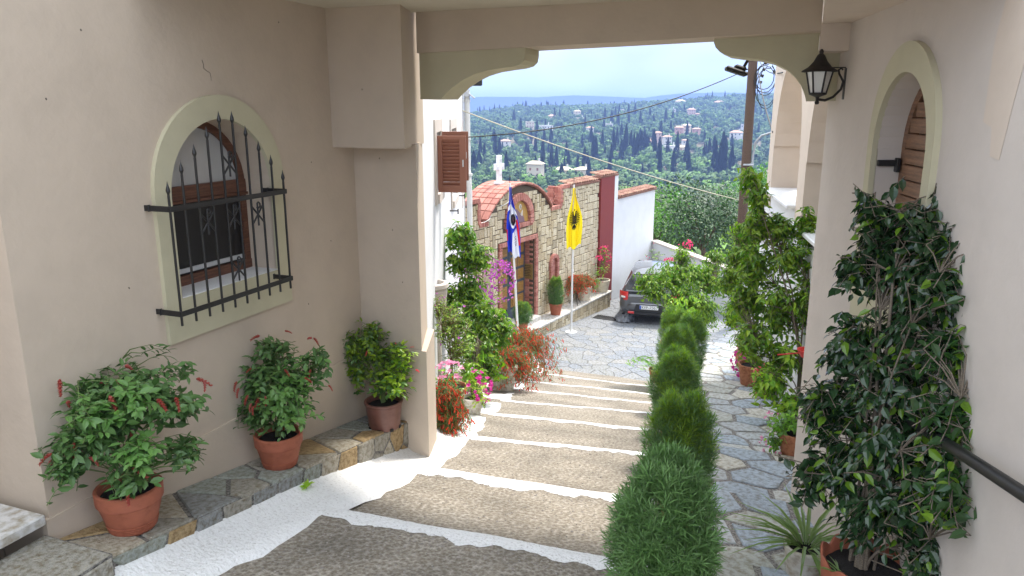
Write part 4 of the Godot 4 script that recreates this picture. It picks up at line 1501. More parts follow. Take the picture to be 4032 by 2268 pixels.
# rows of half-round roof tiles across the top of a wall, from x0 to x1
func tiles(root: Node3D, f: Transform3D, x0: float, x1: float, y: float, front: float, back: float, step: float) -> void:
	var b := MB.new()
	var rows := []
	for i in 2:
		var r := PackedVector3Array()
		for k in 7:
			var a := PI - PI * k / 6.0
			r.append(V(cos(a) * (0.062 if i == 0 else 0.05), sin(a) * (0.055 if i == 0 else 0.045), 0.0 if i == 0 else -0.24))
		rows.append(r)
	b.sheet(rows, false)
	b.sheet([PackedVector3Array([rows[0][0], rows[0][1], rows[0][2], rows[0][3], rows[0][4], rows[0][5], rows[0][6]]), PackedVector3Array([rows[0][0] * 0.75, rows[0][1] * 0.75, rows[0][2] * 0.75, rows[0][3] * 0.75, rows[0][4] * 0.75, rows[0][5] * 0.75, rows[0][6] * 0.75])], true)
	var m := b.mesh()
	var bed := MB.new()
	bed.bx(f, V(x0, y - 0.05, -back - 0.06), V(x1, y - 0.004, front + 0.04))
	obj("tile_bed", bed, M.roof_tile, root)
	var n := int((x1 - x0) / step)
	for i in n:
		for k in 2:
			var x := f * Transform3D(Basis(V(1, 0, 0), 0.16 + rf(-0.02, 0.02)) * Basis(V(0, 1, 0), rf(-0.04, 0.04)), V(x0 + (i + 0.5) * step, y + 0.02 + k * 0.035, front + 0.07 - k * 0.19))
			piece("roof_tile", m, M["roof_tile" if rng.randf() < 0.6 else "tile_pale"], root, x)

func letters(parent: Node3D, s: String, x: Transform3D, h: float, m: Material, called := "lettering", font := "Droid Sans", depth := 0.004) -> MeshInstance3D:
	var t := TextMesh.new()
	var fn := SystemFont.new()
	fn.font_names = PackedStringArray([font])
	t.font = fn
	t.text = s
	t.font_size = 32
	t.pixel_size = h / 23.0
	t.depth = depth
	t.curve_step = 4.0
	return piece(called, t, m, parent, x * Transform3D(Basis.IDENTITY, Vector3.ZERO))

# ---------------------------------------------------------------- the valley, the hill and what stands on them
const PF := [[20, -6.5], [40, -9], [70, -15], [120, -22], [200, -28], [330, -33], [450, -34], [600, -26], [800, -14], [1000, -5], [1150, 0], [1350, -4], [1700, -40], [2500, -80]]
const LF := [[-600, -60], [-200, -30], [-70, -9], [0, -2], [60, 1], [150, 3], [360, 16], [500, 22], [900, 30]]
var tn: FastNoiseLite

func lookup(t: Array, x: float) -> float:
	if x <= t[0][0]: return t[0][1]
	for i in t.size() - 1:
		if x < t[i + 1][0]: return lerpf(t[i][1], t[i + 1][1], (x - t[i][0]) / (t[i + 1][0] - t[i][0]))
	return t[t.size() - 1][1]

func terr(x: float, z: float) -> float:
	var f := -0.358 * x - 0.934 * z
	var l := 0.934 * x - 0.358 * z
	var h := lookup(PF, f)
	var t := smoothstep(500.0, 1100.0, f)
	return h + t * lookup(LF, l) + tn.get_noise_2d(x, z) * clampf((f - 60.0) * 0.02, 0.0, 5.0)

func fl(f: float, l: float) -> Vector2: return Vector2(-0.358 * f + 0.934 * l, -0.934 * f - 0.358 * l)

func crown_mesh(n: int, sz: float, sd: int, flat := 0.8) -> MB:
	var r := RandomNumberGenerator.new()
	r.seed = sd
	var b := MB.new()
	var lobes := []
	for i in 7: lobes.append([V(r.randf_range(-0.5, 0.5), r.randf_range(-0.35, 0.5) * flat, r.randf_range(-0.5, 0.5)), r.randf_range(0.42, 0.62)])
	for i in n:
		var lo: Array = lobes[i % 7]
		var d := V(r.randfn(), r.randfn() + 0.25, r.randfn()).normalized()
		var p: Vector3 = lo[0] + d * lo[1] * r.randf_range(0.8, 1.05) * V(1, flat, 1)
		var nn := (d + V(0, 0.25, 0)).normalized()
		var tx := nn.cross(V(r.randfn(), r.randfn(), r.randfn())).normalized()
		var ty := nn.cross(tx)
		tx = (tx + nn * r.randf_range(-0.5, 0.5)) * sz * r.randf_range(0.6, 1.2)
		ty = (ty + nn * r.randf_range(-0.5, 0.5)) * sz * r.randf_range(0.5, 0.9)
		b.col = Color(1, 1, 1) * r.randf_range(0.75, 1.2)
		b.tn(p - tx, p - ty, p + tx, nn, nn, nn)
		b.tn(p - tx, p + tx, p + ty * 0.8, nn, nn, nn)
	return b

func cypress_mesh(n: int, sd: int) -> MB:
	var r := RandomNumberGenerator.new()
	r.seed = sd
	var b := MB.new()
	for i in n:
		var t := pow(r.randf(), 0.8)
		var a := r.randf() * TAU
		var rad := 0.115 * pow(sin(PI * clampf(0.12 + t * 0.88, 0, 1)), 0.7) * (1.0 - 0.35 * t) * r.randf_range(0.75, 1.15)
		var d := V(cos(a), 0, sin(a))
		var p := d * rad + V(0, 0.03 + t * 0.93, 0)
		var up := (V(0, 1, 0) + d * r.randf_range(0.0, 0.35)).normalized() * r.randf_range(0.05, 0.10)
		var side := d.cross(V(0, 1, 0)) * r.randf_range(0.012, 0.026)
		var nn := (d + V(0, 0.2, 0)).normalized()
		b.col = Color(1, 1, 1) * r.randf_range(0.7, 1.25)
		b.tn(p - side, p + side, p + up, nn, nn, nn)
		b.tn(p - side, p - up * 0.5, p + side, nn, nn, nn)
	return b

func terrain_and_far() -> void:
	tn = FastNoiseLite.new()
	tn.seed = 9
	tn.frequency = 0.008
	tn.fractal_octaves = 3
	# terrain: one sheet out to the horizon
	var b := MB.new()
	var rows := []
	var fs := [16.0, 24.0, 32.0, 40.0, 50.0, 60.0, 75.0, 90.0, 110.0, 135.0, 160.0, 190.0]
	for i in 60: fs.append(220.0 + 24.0 * i)
	fs.append_array([1800.0, 2200.0, 2700.0])
	for f in fs:
		var r := PackedVector3Array()
		for k in 81:
			var l: float = (k / 80.0 * 2.6 - 1.3) * (f + 25.0)
			var p := fl(f, l)
			r.append(V(p.x, terr(p.x, p.y), p.y))
		rows.append(r)
	b.sheet(rows)
	var go := obj("hillside", b, M.earth)
	struct(go)
	tag(go, "wooded valley floor and hillside across the view")
	# sea and far mountains
	b = MB.new()
	b.bx(I, V(-5500, -160, -5000), V(4500, -155, -2500))
	var sea := obj("sea", b, mat("sea", lin(0.05, 0.10, 0.16), 0.2))
	struct(sea)
	tag(sea, "hazy sea beyond the hill")
	b = MB.new()
	rows = [PackedVector3Array(), PackedVector3Array(), PackedVector3Array()]
	var mn := FastNoiseLite.new()
	mn.seed = 3
	mn.frequency = 0.00025
	for k in 120:
		var l := -4500.0 + 9000.0 * k / 119.0
		var p := fl(3300.0, l)
		var p2 := fl(4000.0, l)
		var h := 52.0 + 42.0 * mn.get_noise_1d(l * 2.6) + 18.0 * mn.get_noise_1d(l * 8.0) + 5.0 * mn.get_noise_1d(l * 27.0)
		rows[0].append(V(p.x, -170, p.y))
		rows[1].append(V(p.x, maxf(h, 8.0), p.y))
		rows[2].append(V(p2.x, -170, p2.y))
	b.sheet(rows)
	var mt := obj("mountains", b, mat("mountain", lin(0.10, 0.13, 0.14), 1.0))
	struct(mt)
	tag(mt, "pale blue mountains on the horizon")

	# the wood: many crowns as one mass
	var shapes := [crown_mesh(230, 0.26, 1), crown_mesh(200, 0.24, 2, 1.0), crown_mesh(240, 0.22, 3, 0.65)]
	var dn := FastNoiseLite.new()
	dn.seed = 21
	dn.frequency = 0.012
	for k in 3:
		var xs: Array[Transform3D] = []
		var cs := PackedColorArray()
		var cnt: int = [5200, 3600, 3600][k]
		for i in cnt:
			var f := 0.0
			var u := rng.randf()
			f = 46.0 + 1170.0 * pow(u, 0.72)
			var l := rf(-0.24, 0.54) * f
			if rng.randf() < 0.10: l = rf(-0.9, 0.9) * f
			var p := fl(f, l)
			var r := rf(2.0, 4.4) * (0.8 if f < 120 else 1.0) * (1.0 + 0.25 * smoothstep(500, 1100, f))
			if near_house(p, r + 5.0): continue
			if f < 110 and rng.randf() < 0.35: r *= 0.6
			var y := terr(p.x, p.y)
			var q := r * rf(0.85, 1.25)
			xs.append(Transform3D(Basis(V(0, 1, 0), rng.randf() * TAU).scaled(V(r, q, r)), V(p.x, y + q * rf(0.35, 0.7), p.y)))
			var g := dn.get_noise_2d(p.x, p.y) + rf(-0.35, 0.35)
			var c := Color(0.9, 1.0, 0.85) * rf(0.75, 1.1)
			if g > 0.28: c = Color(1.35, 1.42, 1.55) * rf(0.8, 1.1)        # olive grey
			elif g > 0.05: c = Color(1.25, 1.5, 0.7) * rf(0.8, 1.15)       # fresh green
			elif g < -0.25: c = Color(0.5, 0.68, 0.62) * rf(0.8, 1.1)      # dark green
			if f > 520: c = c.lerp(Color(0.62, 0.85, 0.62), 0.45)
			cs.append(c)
		var mm := MultiMesh.new()
		mm.transform_format = MultiMesh.TRANSFORM_3D
		mm.use_colors = true
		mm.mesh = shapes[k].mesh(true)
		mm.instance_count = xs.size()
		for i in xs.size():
			mm.set_instance_transform(i, xs[i])
			mm.set_instance_color(i, cs[i])
		var o := MultiMeshInstance3D.new()
		o.name = "forest"
		o.multimesh = mm
		o.material_override = M.far_leaf
		add_child(o, true)
		struct(o, "stuff")
		tag(o, ["mixed broadleaved wood over the valley and hill", "fuller round crowns of the wood over the valley", "low scrub and olive crowns over the valley"][k])
	# cypresses: the nearer and larger ones as things, the rest as one mass
	var cm := cypress_mesh(300, 7)
	var cmesh := cm.mesh(true)
	var dark := leaf_mat("cypress_leaf", lin(0.020, 0.036, 0.017), lin(0.02, 0.03, 0.01), 0.85)
	dark.backlight_enabled = false
	var tb := MB.new()
	tb.tube(PackedVector3Array([V(0, -0.05, 0), V(0, 0.3, 0)]), 0.02, 0.012, 5)
	var proto := Node3D.new()
	proto.name = "cypress_tree"
	piece("crown", cmesh, dark, proto)
	piece("trunk", tb.mesh(), M.bark, proto)
	var spots := [[-40.6, -428, 24.0], [-44, -424, 20.0], [-36, -432, 17.0], [-101, -505, 17.0], [-99, -507, 14.0], [-97, -503, 15.0], [-88.4, -487, 15.0], [-109.8, -457, 14.0], [-117.9, -432, 13.0], [-121, -436, 15.0]]
	for i in 170:
		var f := 390.0 + 170.0 * rng.randf()
		var l := rf(-0.16, 0.40) * f
		if dn.get_noise_2d(l * 2.2, f * 1.2 + 900.0) < -0.08: continue
		var p := fl(f, l)
		spots.append([p.x, p.y, rf(10.0, 19.0)])
	for i in 70:
		var f := 570.0 + 350.0 * rng.randf()
		var l := rf(-0.12, 0.38) * f
		var p := fl(f, l)
		spots.append([p.x, p.y, rf(10.0, 18.0)])
	for i in 80:
		var f := rf(1120.0, 1185.0)
		var l := (rf(-0.08, 0.05) if i % 2 else rf(-0.08, 0.36)) * f
		var p := fl(f, l)
		spots.append([p.x, p.y, rf(6.0, 15.0)])
	var nthing := 0
	for s in spots:
		var p := Vector2(s[0], s[1])
		if near_house(p, 6.0): continue
		var o: Node3D = proto.duplicate()
		o.name = "cypress_tree"
		add_child(o, true)
		var w: float = s[2] * rf(0.75, 1.15)
		o.transform = Transform3D(Basis(V(0, 1, 0), rng.randf() * TAU).scaled(V(w, s[2], w)), V(p.x, terr(p.x, p.y) - 0.5, p.y))
		var f := -0.358 * p.x - 0.934 * p.y
		if nthing == 0: tag(o, "largest dark cypress, topping its clump behind the utility pole", "tree")
		elif f < 565: tag(o, "tall dark cypress rising from the pale woods in the valley", "tree", "cypresses in the valley")
		elif f < 1000: tag(o, "dark cypress on the slope of the far hill", "tree", "cypresses on the hillside")
		else: tag(o, "cypress spike on the skyline of the far hill", "tree", "cypresses along the ridge")
		nthing += 1
	proto.free()
	for q in [[-119.0, -352.0, 11.5, "nearest stout cypress beside the cream houses below the coping"], [-107.0, -345.0, 9.5, "stout cypress between the two cream roofed houses"], [-98.0, -362.0, 10.0, "rounded cypress right of the cream houses"], [-168.0, -379.0, 13.0, "cypress left of the white cross beyond the gate"], [-176.0, -405.0, 13.0, "broad cypress at the left beyond the brick hood"]]:
		var o := Node3D.new()
		o.name = "cypress_tree"
		add_child(o, true)
		piece("crown", cmesh, dark, o)
		piece("trunk", tb.mesh(), M.bark, o)
		o.transform = Transform3D(Basis(V(0, 1, 0), rng.randf() * TAU).scaled(V(q[2] * 1.5, q[2], q[2] * 1.5)), V(q[0], terr(q[0], q[1]) - 0.3, q[1]))
		tag(o, q[3], "tree")
	houses()
	near_trees()

# x, z, width, storeys, look (0 white, 1 cream, 2 pink, 3 red), roof (0 flat, 1 tile), label
var HOUSES := [[-287, -728, 6.0, 1, 1, 1, "small cream house high at the left of the hill"], [-245, -686, 10.0, 2, 1, 0, "wide cream villa above the terraces left on the hill"], [-224, -672, 14.0, 2, 0, 0, "bright white terraced villa in the middle of the hill"], [-220, -559, 9.0, 1, 0, 1, "white house with a red roof among cypresses at left"],
	[-266, -820, 12.0, 1, 2, 1, "pinkish house high under the ridge at left"], [-249, -861, 9.0, 2, 1, 1, "tall cream house crossed by the black wire"], [-226, -793, 12.0, 1, 1, 0, "long low cream terrace below the tall house"], [-181, -739, 9.0, 1, 0, 0, "low white double house in the centre of the hill"], [-175, -646, 7.0, 1, 0, 1, "small white house between cypresses in mid hill"], [-211, -928, 5.0, 1, 0, 0, "tiny white house high under the ridge in the centre"],
	[-360, -962, 6.0, 1, 1, 1, "tiny cream house on the left end of the ridge"], [-343, -990, 8.0, 1, 2, 1, "small red roofed house on the ridge at left"], [-115, -330, 7.0, 2, 1, 1, "two storey cream house with a hipped roof beyond the gate"], [-113, -368, 8.0, 1, 1, 1, "cream gabled house beyond the coping of the gate wall"], [-104, -372, 7.0, 1, 1, 1, "cream house with a chimney right of the gabled one"],
	[-164, -1082, 15.0, 1, 1, 1, "long cream house on the skyline right of centre"], [-153, -947, 9.0, 1, 0, 0, "flat white house under the skyline right of centre"], [-119, -867, 10.0, 2, 2, 1, "pinkish two storey house on the upper hill"], [-110, -851, 5.0, 1, 2, 1, "small pink annex beside the house on the upper hill"], [-99, -654, 9.0, 2, 3, 1, "rose red house left in the row of three on the hill"], [-96, -676, 9.0, 2, 1, 1, "cream house behind the rose red one"], [-85, -656, 8.0, 2, 3, 1, "red house with a pale roof right of the rose red one"],
	[-115, -595, 11.0, 1, 0, 1, "low white house left of the pink one at mid slope"], [-110, -616, 7.0, 2, 2, 1, "pink house with a chimney at mid slope"], [-99, -595, 8.0, 2, 0, 1, "white two storey house right of the pink one"], [-85, -592, 5.0, 1, 0, 1, "small white gabled house right in the mid slope group"], [-89, -552, 11.0, 1, 0, 0, "long white house with an arcade lowest in the group"], [-81, -560, 9.0, 1, 1, 1, "long low cream house beside the arcaded one"],
	[-51, -639, 12.0, 2, 0, 1, "white villa with chimneys left of the utility pole"], [-111, -1076, 16.0, 1, 3, 1, "broad red roofed house on the skyline near the pole"], [-53, -735, 5.0, 1, 0, 0, "tiny white house behind the utility pole"]]

func near_house(p: Vector2, r: float) -> bool:
	for h in HOUSES:
		var hp := Vector2(h[0], h[1])
		var w: float = h[2]
		if absf(p.x - hp.x) < r + w and absf(p.y - hp.y) < r + w * 1.2:
			if p.distance_to(hp) < r + w * 0.55: return true
			var away := hp.normalized()
			var d := p - hp
			# keep the slope in front of a house low
			if d.dot(away) < 0 and d.dot(away) > -16.0 and absf(d.dot(away.orthogonal())) < w * 0.5: return true
	return false

func houses() -> void:
	var walls := [mat("house_white", lin(0.55, 0.54, 0.52), 0.9), mat("house_cream", lin(0.54, 0.48, 0.37), 0.9), mat("house_pink", lin(0.50, 0.37, 0.32), 0.9), mat("house_red", lin(0.46, 0.28, 0.24), 0.9)]
	var tile := mat("far_tile", lin(0.46, 0.29, 0.20), 0.9)
	var pale := mat("far_tile_pale", lin(0.62, 0.52, 0.37), 0.9)
	for h in HOUSES:
		var w: float = h[2] * (0.78 if h[1] < -400 else 1.0)
		var d := w * rf(0.6, 0.8)
		var ht: float = (2.6 * h[3] + 0.3) if h[1] < -400 else 3.0 * h[3] + 0.4
		var away := Vector2(h[0], h[1]).normalized()
		var ry := atan2(-away.x, -away.y) + rf(-0.5, 0.5)
		var y := terr(h[0], h[1]) + (2.2 if h[1] < -400 else 2.6)
		var o := thing("house", h[6], "house", Transform3D(Basis(V(0, 1, 0), ry), V(h[0], y, h[1])))
		var b := MB.new()
		b.bx(I, V(-w / 2, -7, -d / 2), V(w / 2, ht, d / 2))
		if w > 8:
			b.bx(I, V(w * 0.18, -7, d / 2), V(w / 2 + 1.0, ht * 0.55, d / 2 + 2.2))
		obj("wall", b, walls[h[4]], o)
		b = MB.new()
		if h[5] == 1:
			var e := 0.5
			var rr := d * 0.26
			var hip := w * 0.25
			var p := [V(-w / 2 - e, ht, d / 2 + e), V(w / 2 + e, ht, d / 2 + e), V(w / 2 + e, ht, -d / 2 - e), V(-w / 2 - e, ht, -d / 2 - e), V(-w / 2 + hip, ht + rr, 0), V(w / 2 - hip, ht + rr, 0)]
			b.q(p[0], p[1], p[5], p[4]); b.q(p[2], p[3], p[4], p[5])
			b.t(p[1], p[2], p[5]); b.t(p[3], p[0], p[4])
			b.bx(I, V(-w / 2 - e, ht - 0.15, -d / 2 - e), V(w / 2 + e, ht - 0.004, d / 2 + e))
		else:
			b.bx(I, V(-w / 2 - 0.2, ht, -d / 2 - 0.2), V(w / 2 + 0.2, ht + 0.4, d / 2 + 0.2))
		var rfm := obj("roof", b, (pale if h[1] > -400 or h[4] == 1 else tile) if h[5] == 1 else walls[h[4]], o)
		if w > 6:
			b = MB.new()
			b.bx(I, V(w * 0.2, ht, -0.4), V(w * 0.2 + 0.7, ht + d * 0.26 + 1.2, 0.4))
			obj("chimney", b, walls[0], rfm)
		var n := maxi(2, int(w / 2.6))
		for s in h[3]:
			for i in n:
				b = MB.new()
				var x := -w / 2 + w * (i + 0.5) / n
				if w > 8 and x > w * 0.15 and s == 0: continue
				b.bx(I, V(x - 0.45, 0.8 + 2.6 * s, d / 2 - 0.1), V(x + 0.45, 2.0 + 2.6 * s, d / 2 + 0.04))
				obj("window", b, M.shutter if h[4] != 0 else M.dark, o)

func tree(x: Vector3, h: float, rad: float, n: int, sz: float, m: Material, tint: Color, label: String, sd: int, kind := "leafy_tree", trunk := 0.12) -> Node3D:
	var o := thing(kind, label, "tree", at(x))
	var r := RandomNumberGenerator.new()
	r.seed = sd
	var b := MB.new()
	var th := h - rad * 1.1
	var tops := []
	b.tube(PackedVector3Array([V(0, -0.8, 0), V(0.05 * rad, th * 0.5, 0), V(0.0, th, 0.05 * rad)]), trunk * 1.2, trunk * 0.8, 7)
	for i in 7:
		var a := TAU * i / 7.0 + r.randf() * 0.6
		var e := V(cos(a) * rad * r.randf_range(0.4, 0.75), th + rad * r.randf_range(-0.1, 0.75), sin(a) * rad * r.randf_range(0.4, 0.75))
		b.tube(PackedVector3Array([V(0, th * 0.8, 0), V(e.x * 0.4, lerpf(th * 0.8, e.y, 0.6), e.z * 0.4), e]), trunk * 0.6, trunk * 0.15, 5)
		tops.append([e, rad * r.randf_range(0.38, 0.55)])
	tops.append([V(0, th + rad * 0.5, 0), rad * 0.6])
	obj("trunk", b, M.bark, o)
	var lf := MB.new()
	var unit := MB.new()
	unit.leaf(I, 1.0, 0.5, 0.25, 0.3)
	for i in n:
		var t: Array = tops[r.randi() % tops.size()]
		var d := V(r.randfn(), r.randfn(), r.randfn()).normalized()
		var p: Vector3 = t[0] + d * t[1] * pow(r.randf(), 0.35)
		var z := (d + V(r.randfn(), r.randfn() - 0.4, r.randfn()) * 0.6).normalized()
		var y := (d + V(0, 0.7, 0) + V(r.randfn(), r.randfn(), r.randfn()) * 0.4)
		var xx := y.cross(z).normalized()
		lf.add(unit, Transform3D(Basis(xx, z.cross(xx), z).scaled_local(Vector3.ONE * sz * r.randf_range(0.7, 1.3)), p), tint * r.randf_range(0.6, 1.35))
	obj("crown", lf, m, o, true)
	return o

func near_trees() -> void:
	var w := Color(1, 1, 1)
	tree(V(-3.9, -8.2, -34.7), 6.6, 2.1, 3400, 0.17, M.leaf_citrus, w, "dense dark glossy citrus tree just beyond the low wall", 61)
	tree(V(-6.5, -8.7, -37.9), 5.6, 1.5, 1500, 0.15, M.leaf_mid, w * 0.9, "smaller bushy tree at the end of the white wall", 62)
	tree(V(-2.0, -9.0, -41.9), 6.4, 2.0, 1500, 0.2, M.leaf_bright, w * 0.8, "light green tree behind the utility pole foot", 63)
	tree(V(-8.0, -11.0, -50.0), 7.6, 2.3, 1600, 0.22, M.leaf_mid, w * 1.1, "mid green tree above the white wall coping", 64)
	var ol := leaf_mat("leaf_olive", lin(0.13, 0.15, 0.095), lin(0.14, 0.17, 0.09), 0.6)
	tree(V(-9.5, -15.7, -76.8), 10.5, 3.8, 2600, 0.28, ol, w, "silvery olive tree with a forked trunk beyond the citrus", 65)
	tree(V(-13.5, -15.0, -72.0), 9.6, 2.8, 1500, 0.28, ol, w * 1.1, "silvery olive tree left of the forked one", 66)
	tree(V(-19.4, -18.6, -94.7), 10.5, 3.6, 1500, 0.35, M.leaf_bright, w * 0.75, "bright green spreading tree above the end of the white wall", 67)
	tree(V(-7.6, -18.6, -99.3), 12.0, 3.8, 1700, 0.35, M.leaf_mid, w, "rounded green tree left of the pole above the olive", 68)
	tree(V(-3.0, -16.5, -84.9), 12.5, 3.8, 1700, 0.32, M.leaf_mid, w * 1.3, "tall green tree right of the pole", 69)
	tree(V(-22.5, -19.3, -99.1), 11.5, 3.5, 1500, 0.35, ol, w * 0.85, "grey green tree behind the red pillar", 70)
	tree(V(-13.0, -8.0, -28.5), 6.2, 1.9, 1500, 0.2, M.leaf_bright, w * 0.75, "bright shrubby tree peeping over the left of the brick hood", 71)
	tree(V(-24.8, -13.0, -54.9), 8.6, 2.6, 1300, 0.26, M.leaf_mid, w, "green tree beyond the left end of the gate", 72)
	# tall reeds
	var b := MB.new()
	var unit := MB.new()
	unit.leaf(I, 1.0, 0.06, 0.5, 0.3)
	for i in 1200:
		var p := V(rf(-4.0, 4.0), 0, rf(-2.0, 2.0))
		var a := rng.randf() * TAU
		var z := V(cos(a) * 0.5, 1.0, sin(a) * 0.5).normalized()
		var xx := V(0, 1, 0).cross(z).normalized()
		b.add(unit, Transform3D(Basis(xx, z.cross(xx), z).scaled_local(Vector3.ONE * rf(1.4, 2.6)), p + V(0, rf(0.0, 3.2), 0)), w * rf(0.7, 1.4))
	var o := obj("reed_bed", b, M.leaf_grass, self, true)
	o.position = V(-14.5, -15.4, -69.5)
	struct(o, "stuff")
	tag(o, "pale green reed bed beyond the white wall")

# ---------------------------------------------------------------- potted plants
func pot(o: Node3D, m: Material, rt: float, rb: float, h: float, rim := 0.03, bands := 0, sides := 28) -> void:
	var p := PackedVector2Array([Vector2(0.0, 0.0), Vector2(rb * 0.96, 0.0), Vector2(rb, 0.008)])
	for k in bands:
		var y := h * (0.06 + 0.045 * k)
		var r := lerpf(rb, rt, pow(y / h, 0.8))
		p.append(Vector2(r + 0.003, y))
		p.append(Vector2(r + 0.004, y + h * 0.022))
		p.append(Vector2(r - 0.001, y + h * 0.03))
	for k in 5:
		var y := lerpf(h * 0.26, h - rim - 0.012, k / 4.0)
		p.append(Vector2(lerpf(rb, rt, pow(y / (h - rim), 0.75)) - 0.008, y))
	p.append(Vector2(rt - 0.012, h - rim - 0.004))
	p.append(Vector2(rt, h - rim))
	p.append(Vector2(rt + 0.002, h - 0.006))
	p.append(Vector2(rt - 0.004, h))
	p.append(Vector2(rt - 0.016, h))
	p.append(Vector2(rt - 0.022, h - 0.01))
	p.append(Vector2(rt - 0.03, h - 0.06))
	var b := MB.new()
	b.lathe(I, p, sides)
	obj("pot", b, m, o)
	b = MB.new()
	var c := PackedVector3Array()
	for k in 20:
		var a0 := TAU * k / 20.0
		var a1 := TAU * (k + 1) / 20.0
		var r := rt - 0.024
		b.t(V(0, h - 0.035, 0), V(cos(a0) * r, h - 0.045, -sin(a0) * r), V(cos(a1) * r, h - 0.045, -sin(a1) * r))
	obj("soil", b, M.soil, o)

# leaf meshes shared by all plants: [long drooping, broad, narrow]
var LEAF := {}
func leaf_unit(kind: String) -> Array:
	if not LEAF.has(kind):
		var b := MB.new()
		match kind:
			"ficus": b.leaf(I, 1.0, 0.52, 0.22, 0.3, 0.5)
			"weep": b.leaf(I, 1.0, 0.42, 0.45, 0.45, 0.5)
			"oval": b.leaf(I, 1.0, 0.56, 0.18, 0.22)
			"small": b.leaf(I, 1.0, 0.5, 0.2, 0.3)
			"strap": b.leaf(I, 1.0, 0.07, 0.75, 0.4)
		LEAF[kind] = [b, b.mesh()]
	return LEAF[kind]

# o: where it stands; env: [[centre, radii, weight], ...]; mats: [[material, weight], ...]
func foliage(o: Node3D, env: Array, twigs: int, per: int, kind: String, size: Vector2, mats: Array, root: Vector3, sd: int, keep := 300, droop := 0.5, twig := 0.22, stem: Material = null, trunks := 3, tr := 0.012, shell := 0.45) -> void:
	var r := RandomNumberGenerator.new()
	r.seed = sd
	var sm: Material = stem if stem else M.bark
	var st := MB.new()
	var tw := MB.new()
	var wsum := 0.0
	for e in env: wsum += e[2]
	# stems from the root to each mass of foliage
	var spine := []
	for i in maxi(trunks, env.size() / 2):
		var tr_i := tr * (1.0 if i < trunks else 0.55)
		var e: Array = env[(i * 2) % env.size()]
		var tip: Vector3 = e[0] + V(r.randf_range(-0.4, 0.4) * e[1].x, r.randf_range(0.0, 0.6) * e[1].y, r.randf_range(-0.4, 0.4) * e[1].z)
		var foot := root + V(r.randfn() * tr * 2.5, 0, r.randfn() * tr * 2.5)
		var pts := PackedVector3Array()
		for k in 7:
			var u := k / 6.0
			var p := foot.lerp(tip, u)
			p.x += sin(u * 5.0 + i * 1.7) * 0.03 * u + (foot.x - tip.x) * 0.25 * sin(u * PI)
			p.z += cos(u * 4.0 + i * 2.3) * 0.03 * u + (foot.z - tip.z) * 0.25 * sin(u * PI)
			pts.append(p)
		st.tube(pts, tr_i, tr_i * 0.35, 6)
		spine.append(pts)
	var list := []
	for i in twigs:
		var w := r.randf() * wsum
		var e: Array = env[0]
		for q in env:
			w -= q[2]
			if w <= 0:
				e = q
				break
		var d := V(r.randfn(), r.randfn(), r.randfn()).normalized()
		var tip: Vector3 = e[0] + d * e[1] * pow(r.randf(), shell)
		var grow := (d * V(1, 0.5, 1) + V(0, 0.25, 0) + V(r.randfn(), r.randfn(), r.randfn()) * 0.35).normalized()
		var l := twig * r.randf_range(0.6, 1.3)
		var foot := tip - grow * l
		var bend := V(0, -droop * l * 0.5, 0)
		var pts := PackedVector3Array([foot, foot.lerp(tip, 0.5) + V(0, droop * l * 0.12, 0), tip + bend])
		tw.tube(pts, 0.0028, 0.0012, 3, false)
		# tie it to the nearest stem
		if i % 3 == 0:
			var best := Vector3.ZERO
			var bd := 1e9
			for s in spine:
				for p in s:
					var dd: float = p.distance_to(foot) + (0.15 if p.y > foot.y else 0.0)
					if dd < bd:
						bd = dd
						best = p
			tw.tube(PackedVector3Array([best, best.lerp(foot, 0.5) + V(0, 0.02, 0), foot]), 0.004, 0.0025, 4, false)
		for k in per:
			var u := (k + 0.7) / per
			var p := pts[0].lerp(pts[1], u * 2.0) if u < 0.5 else pts[1].lerp(pts[2], u * 2.0 - 1.0)
			var side := grow.cross(V(0, 1, 0)).normalized() * (1.0 if k % 2 else -1.0)
			side = side.rotated(grow, r.randf_range(-0.9, 0.9))
			var z := (grow * (0.5 + 0.5 * u) + side * (1.0 - 0.5 * u) + V(0, -droop, 0) + V(r.randfn(), r.randfn(), r.randfn()) * 0.18).normalized()
			var y := (V(0, 0.55, 0) + d * 1.1 if droop > 0.55 else V(0, 1, 0) + d * 0.7) + V(r.randfn(), r.randfn(), r.randfn()) * 0.25
			var x := y.cross(z)
			if x.length() < 0.05: continue
			x = x.normalized()
			var s := r.randf_range(size.x, size.y) * (1.0 if u < 0.8 else 0.75)
			var mi := 0
			var mw := r.randf()
			for q in mats.size():
				mw -= mats[q][1]
				if mw <= 0:
					mi = q
					break
			list.append([Transform3D(Basis(x, z.cross(x), z).scaled_local(Vector3(s, s, s)), p), mi, (o.transform * p).distance_to(EYE) - s * 2.0])
	list.sort_custom(func(a, c): return a[2] < c[2])
	obj("stem", st, sm, o)
	obj("twigs", tw, sm, o).set_meta("kind", "stuff")
	var unit := leaf_unit(kind)
	var rest := []
	for q in mats: rest.append(MB.new())
	for i in list.size():
		var q: Array = list[i]
		if i < keep: piece("leaf", unit[1], mats[q[1]][0], o, q[0])
		else: rest[q[1]].add(unit[0], q[0], Color(1, 1, 1) * r.randf_range(0.7, 1.25))
	for q in mats.size():
		if rest[q].v.size(): obj("leaves", rest[q], mats[q][0], o, true).set_meta("kind", "stuff")

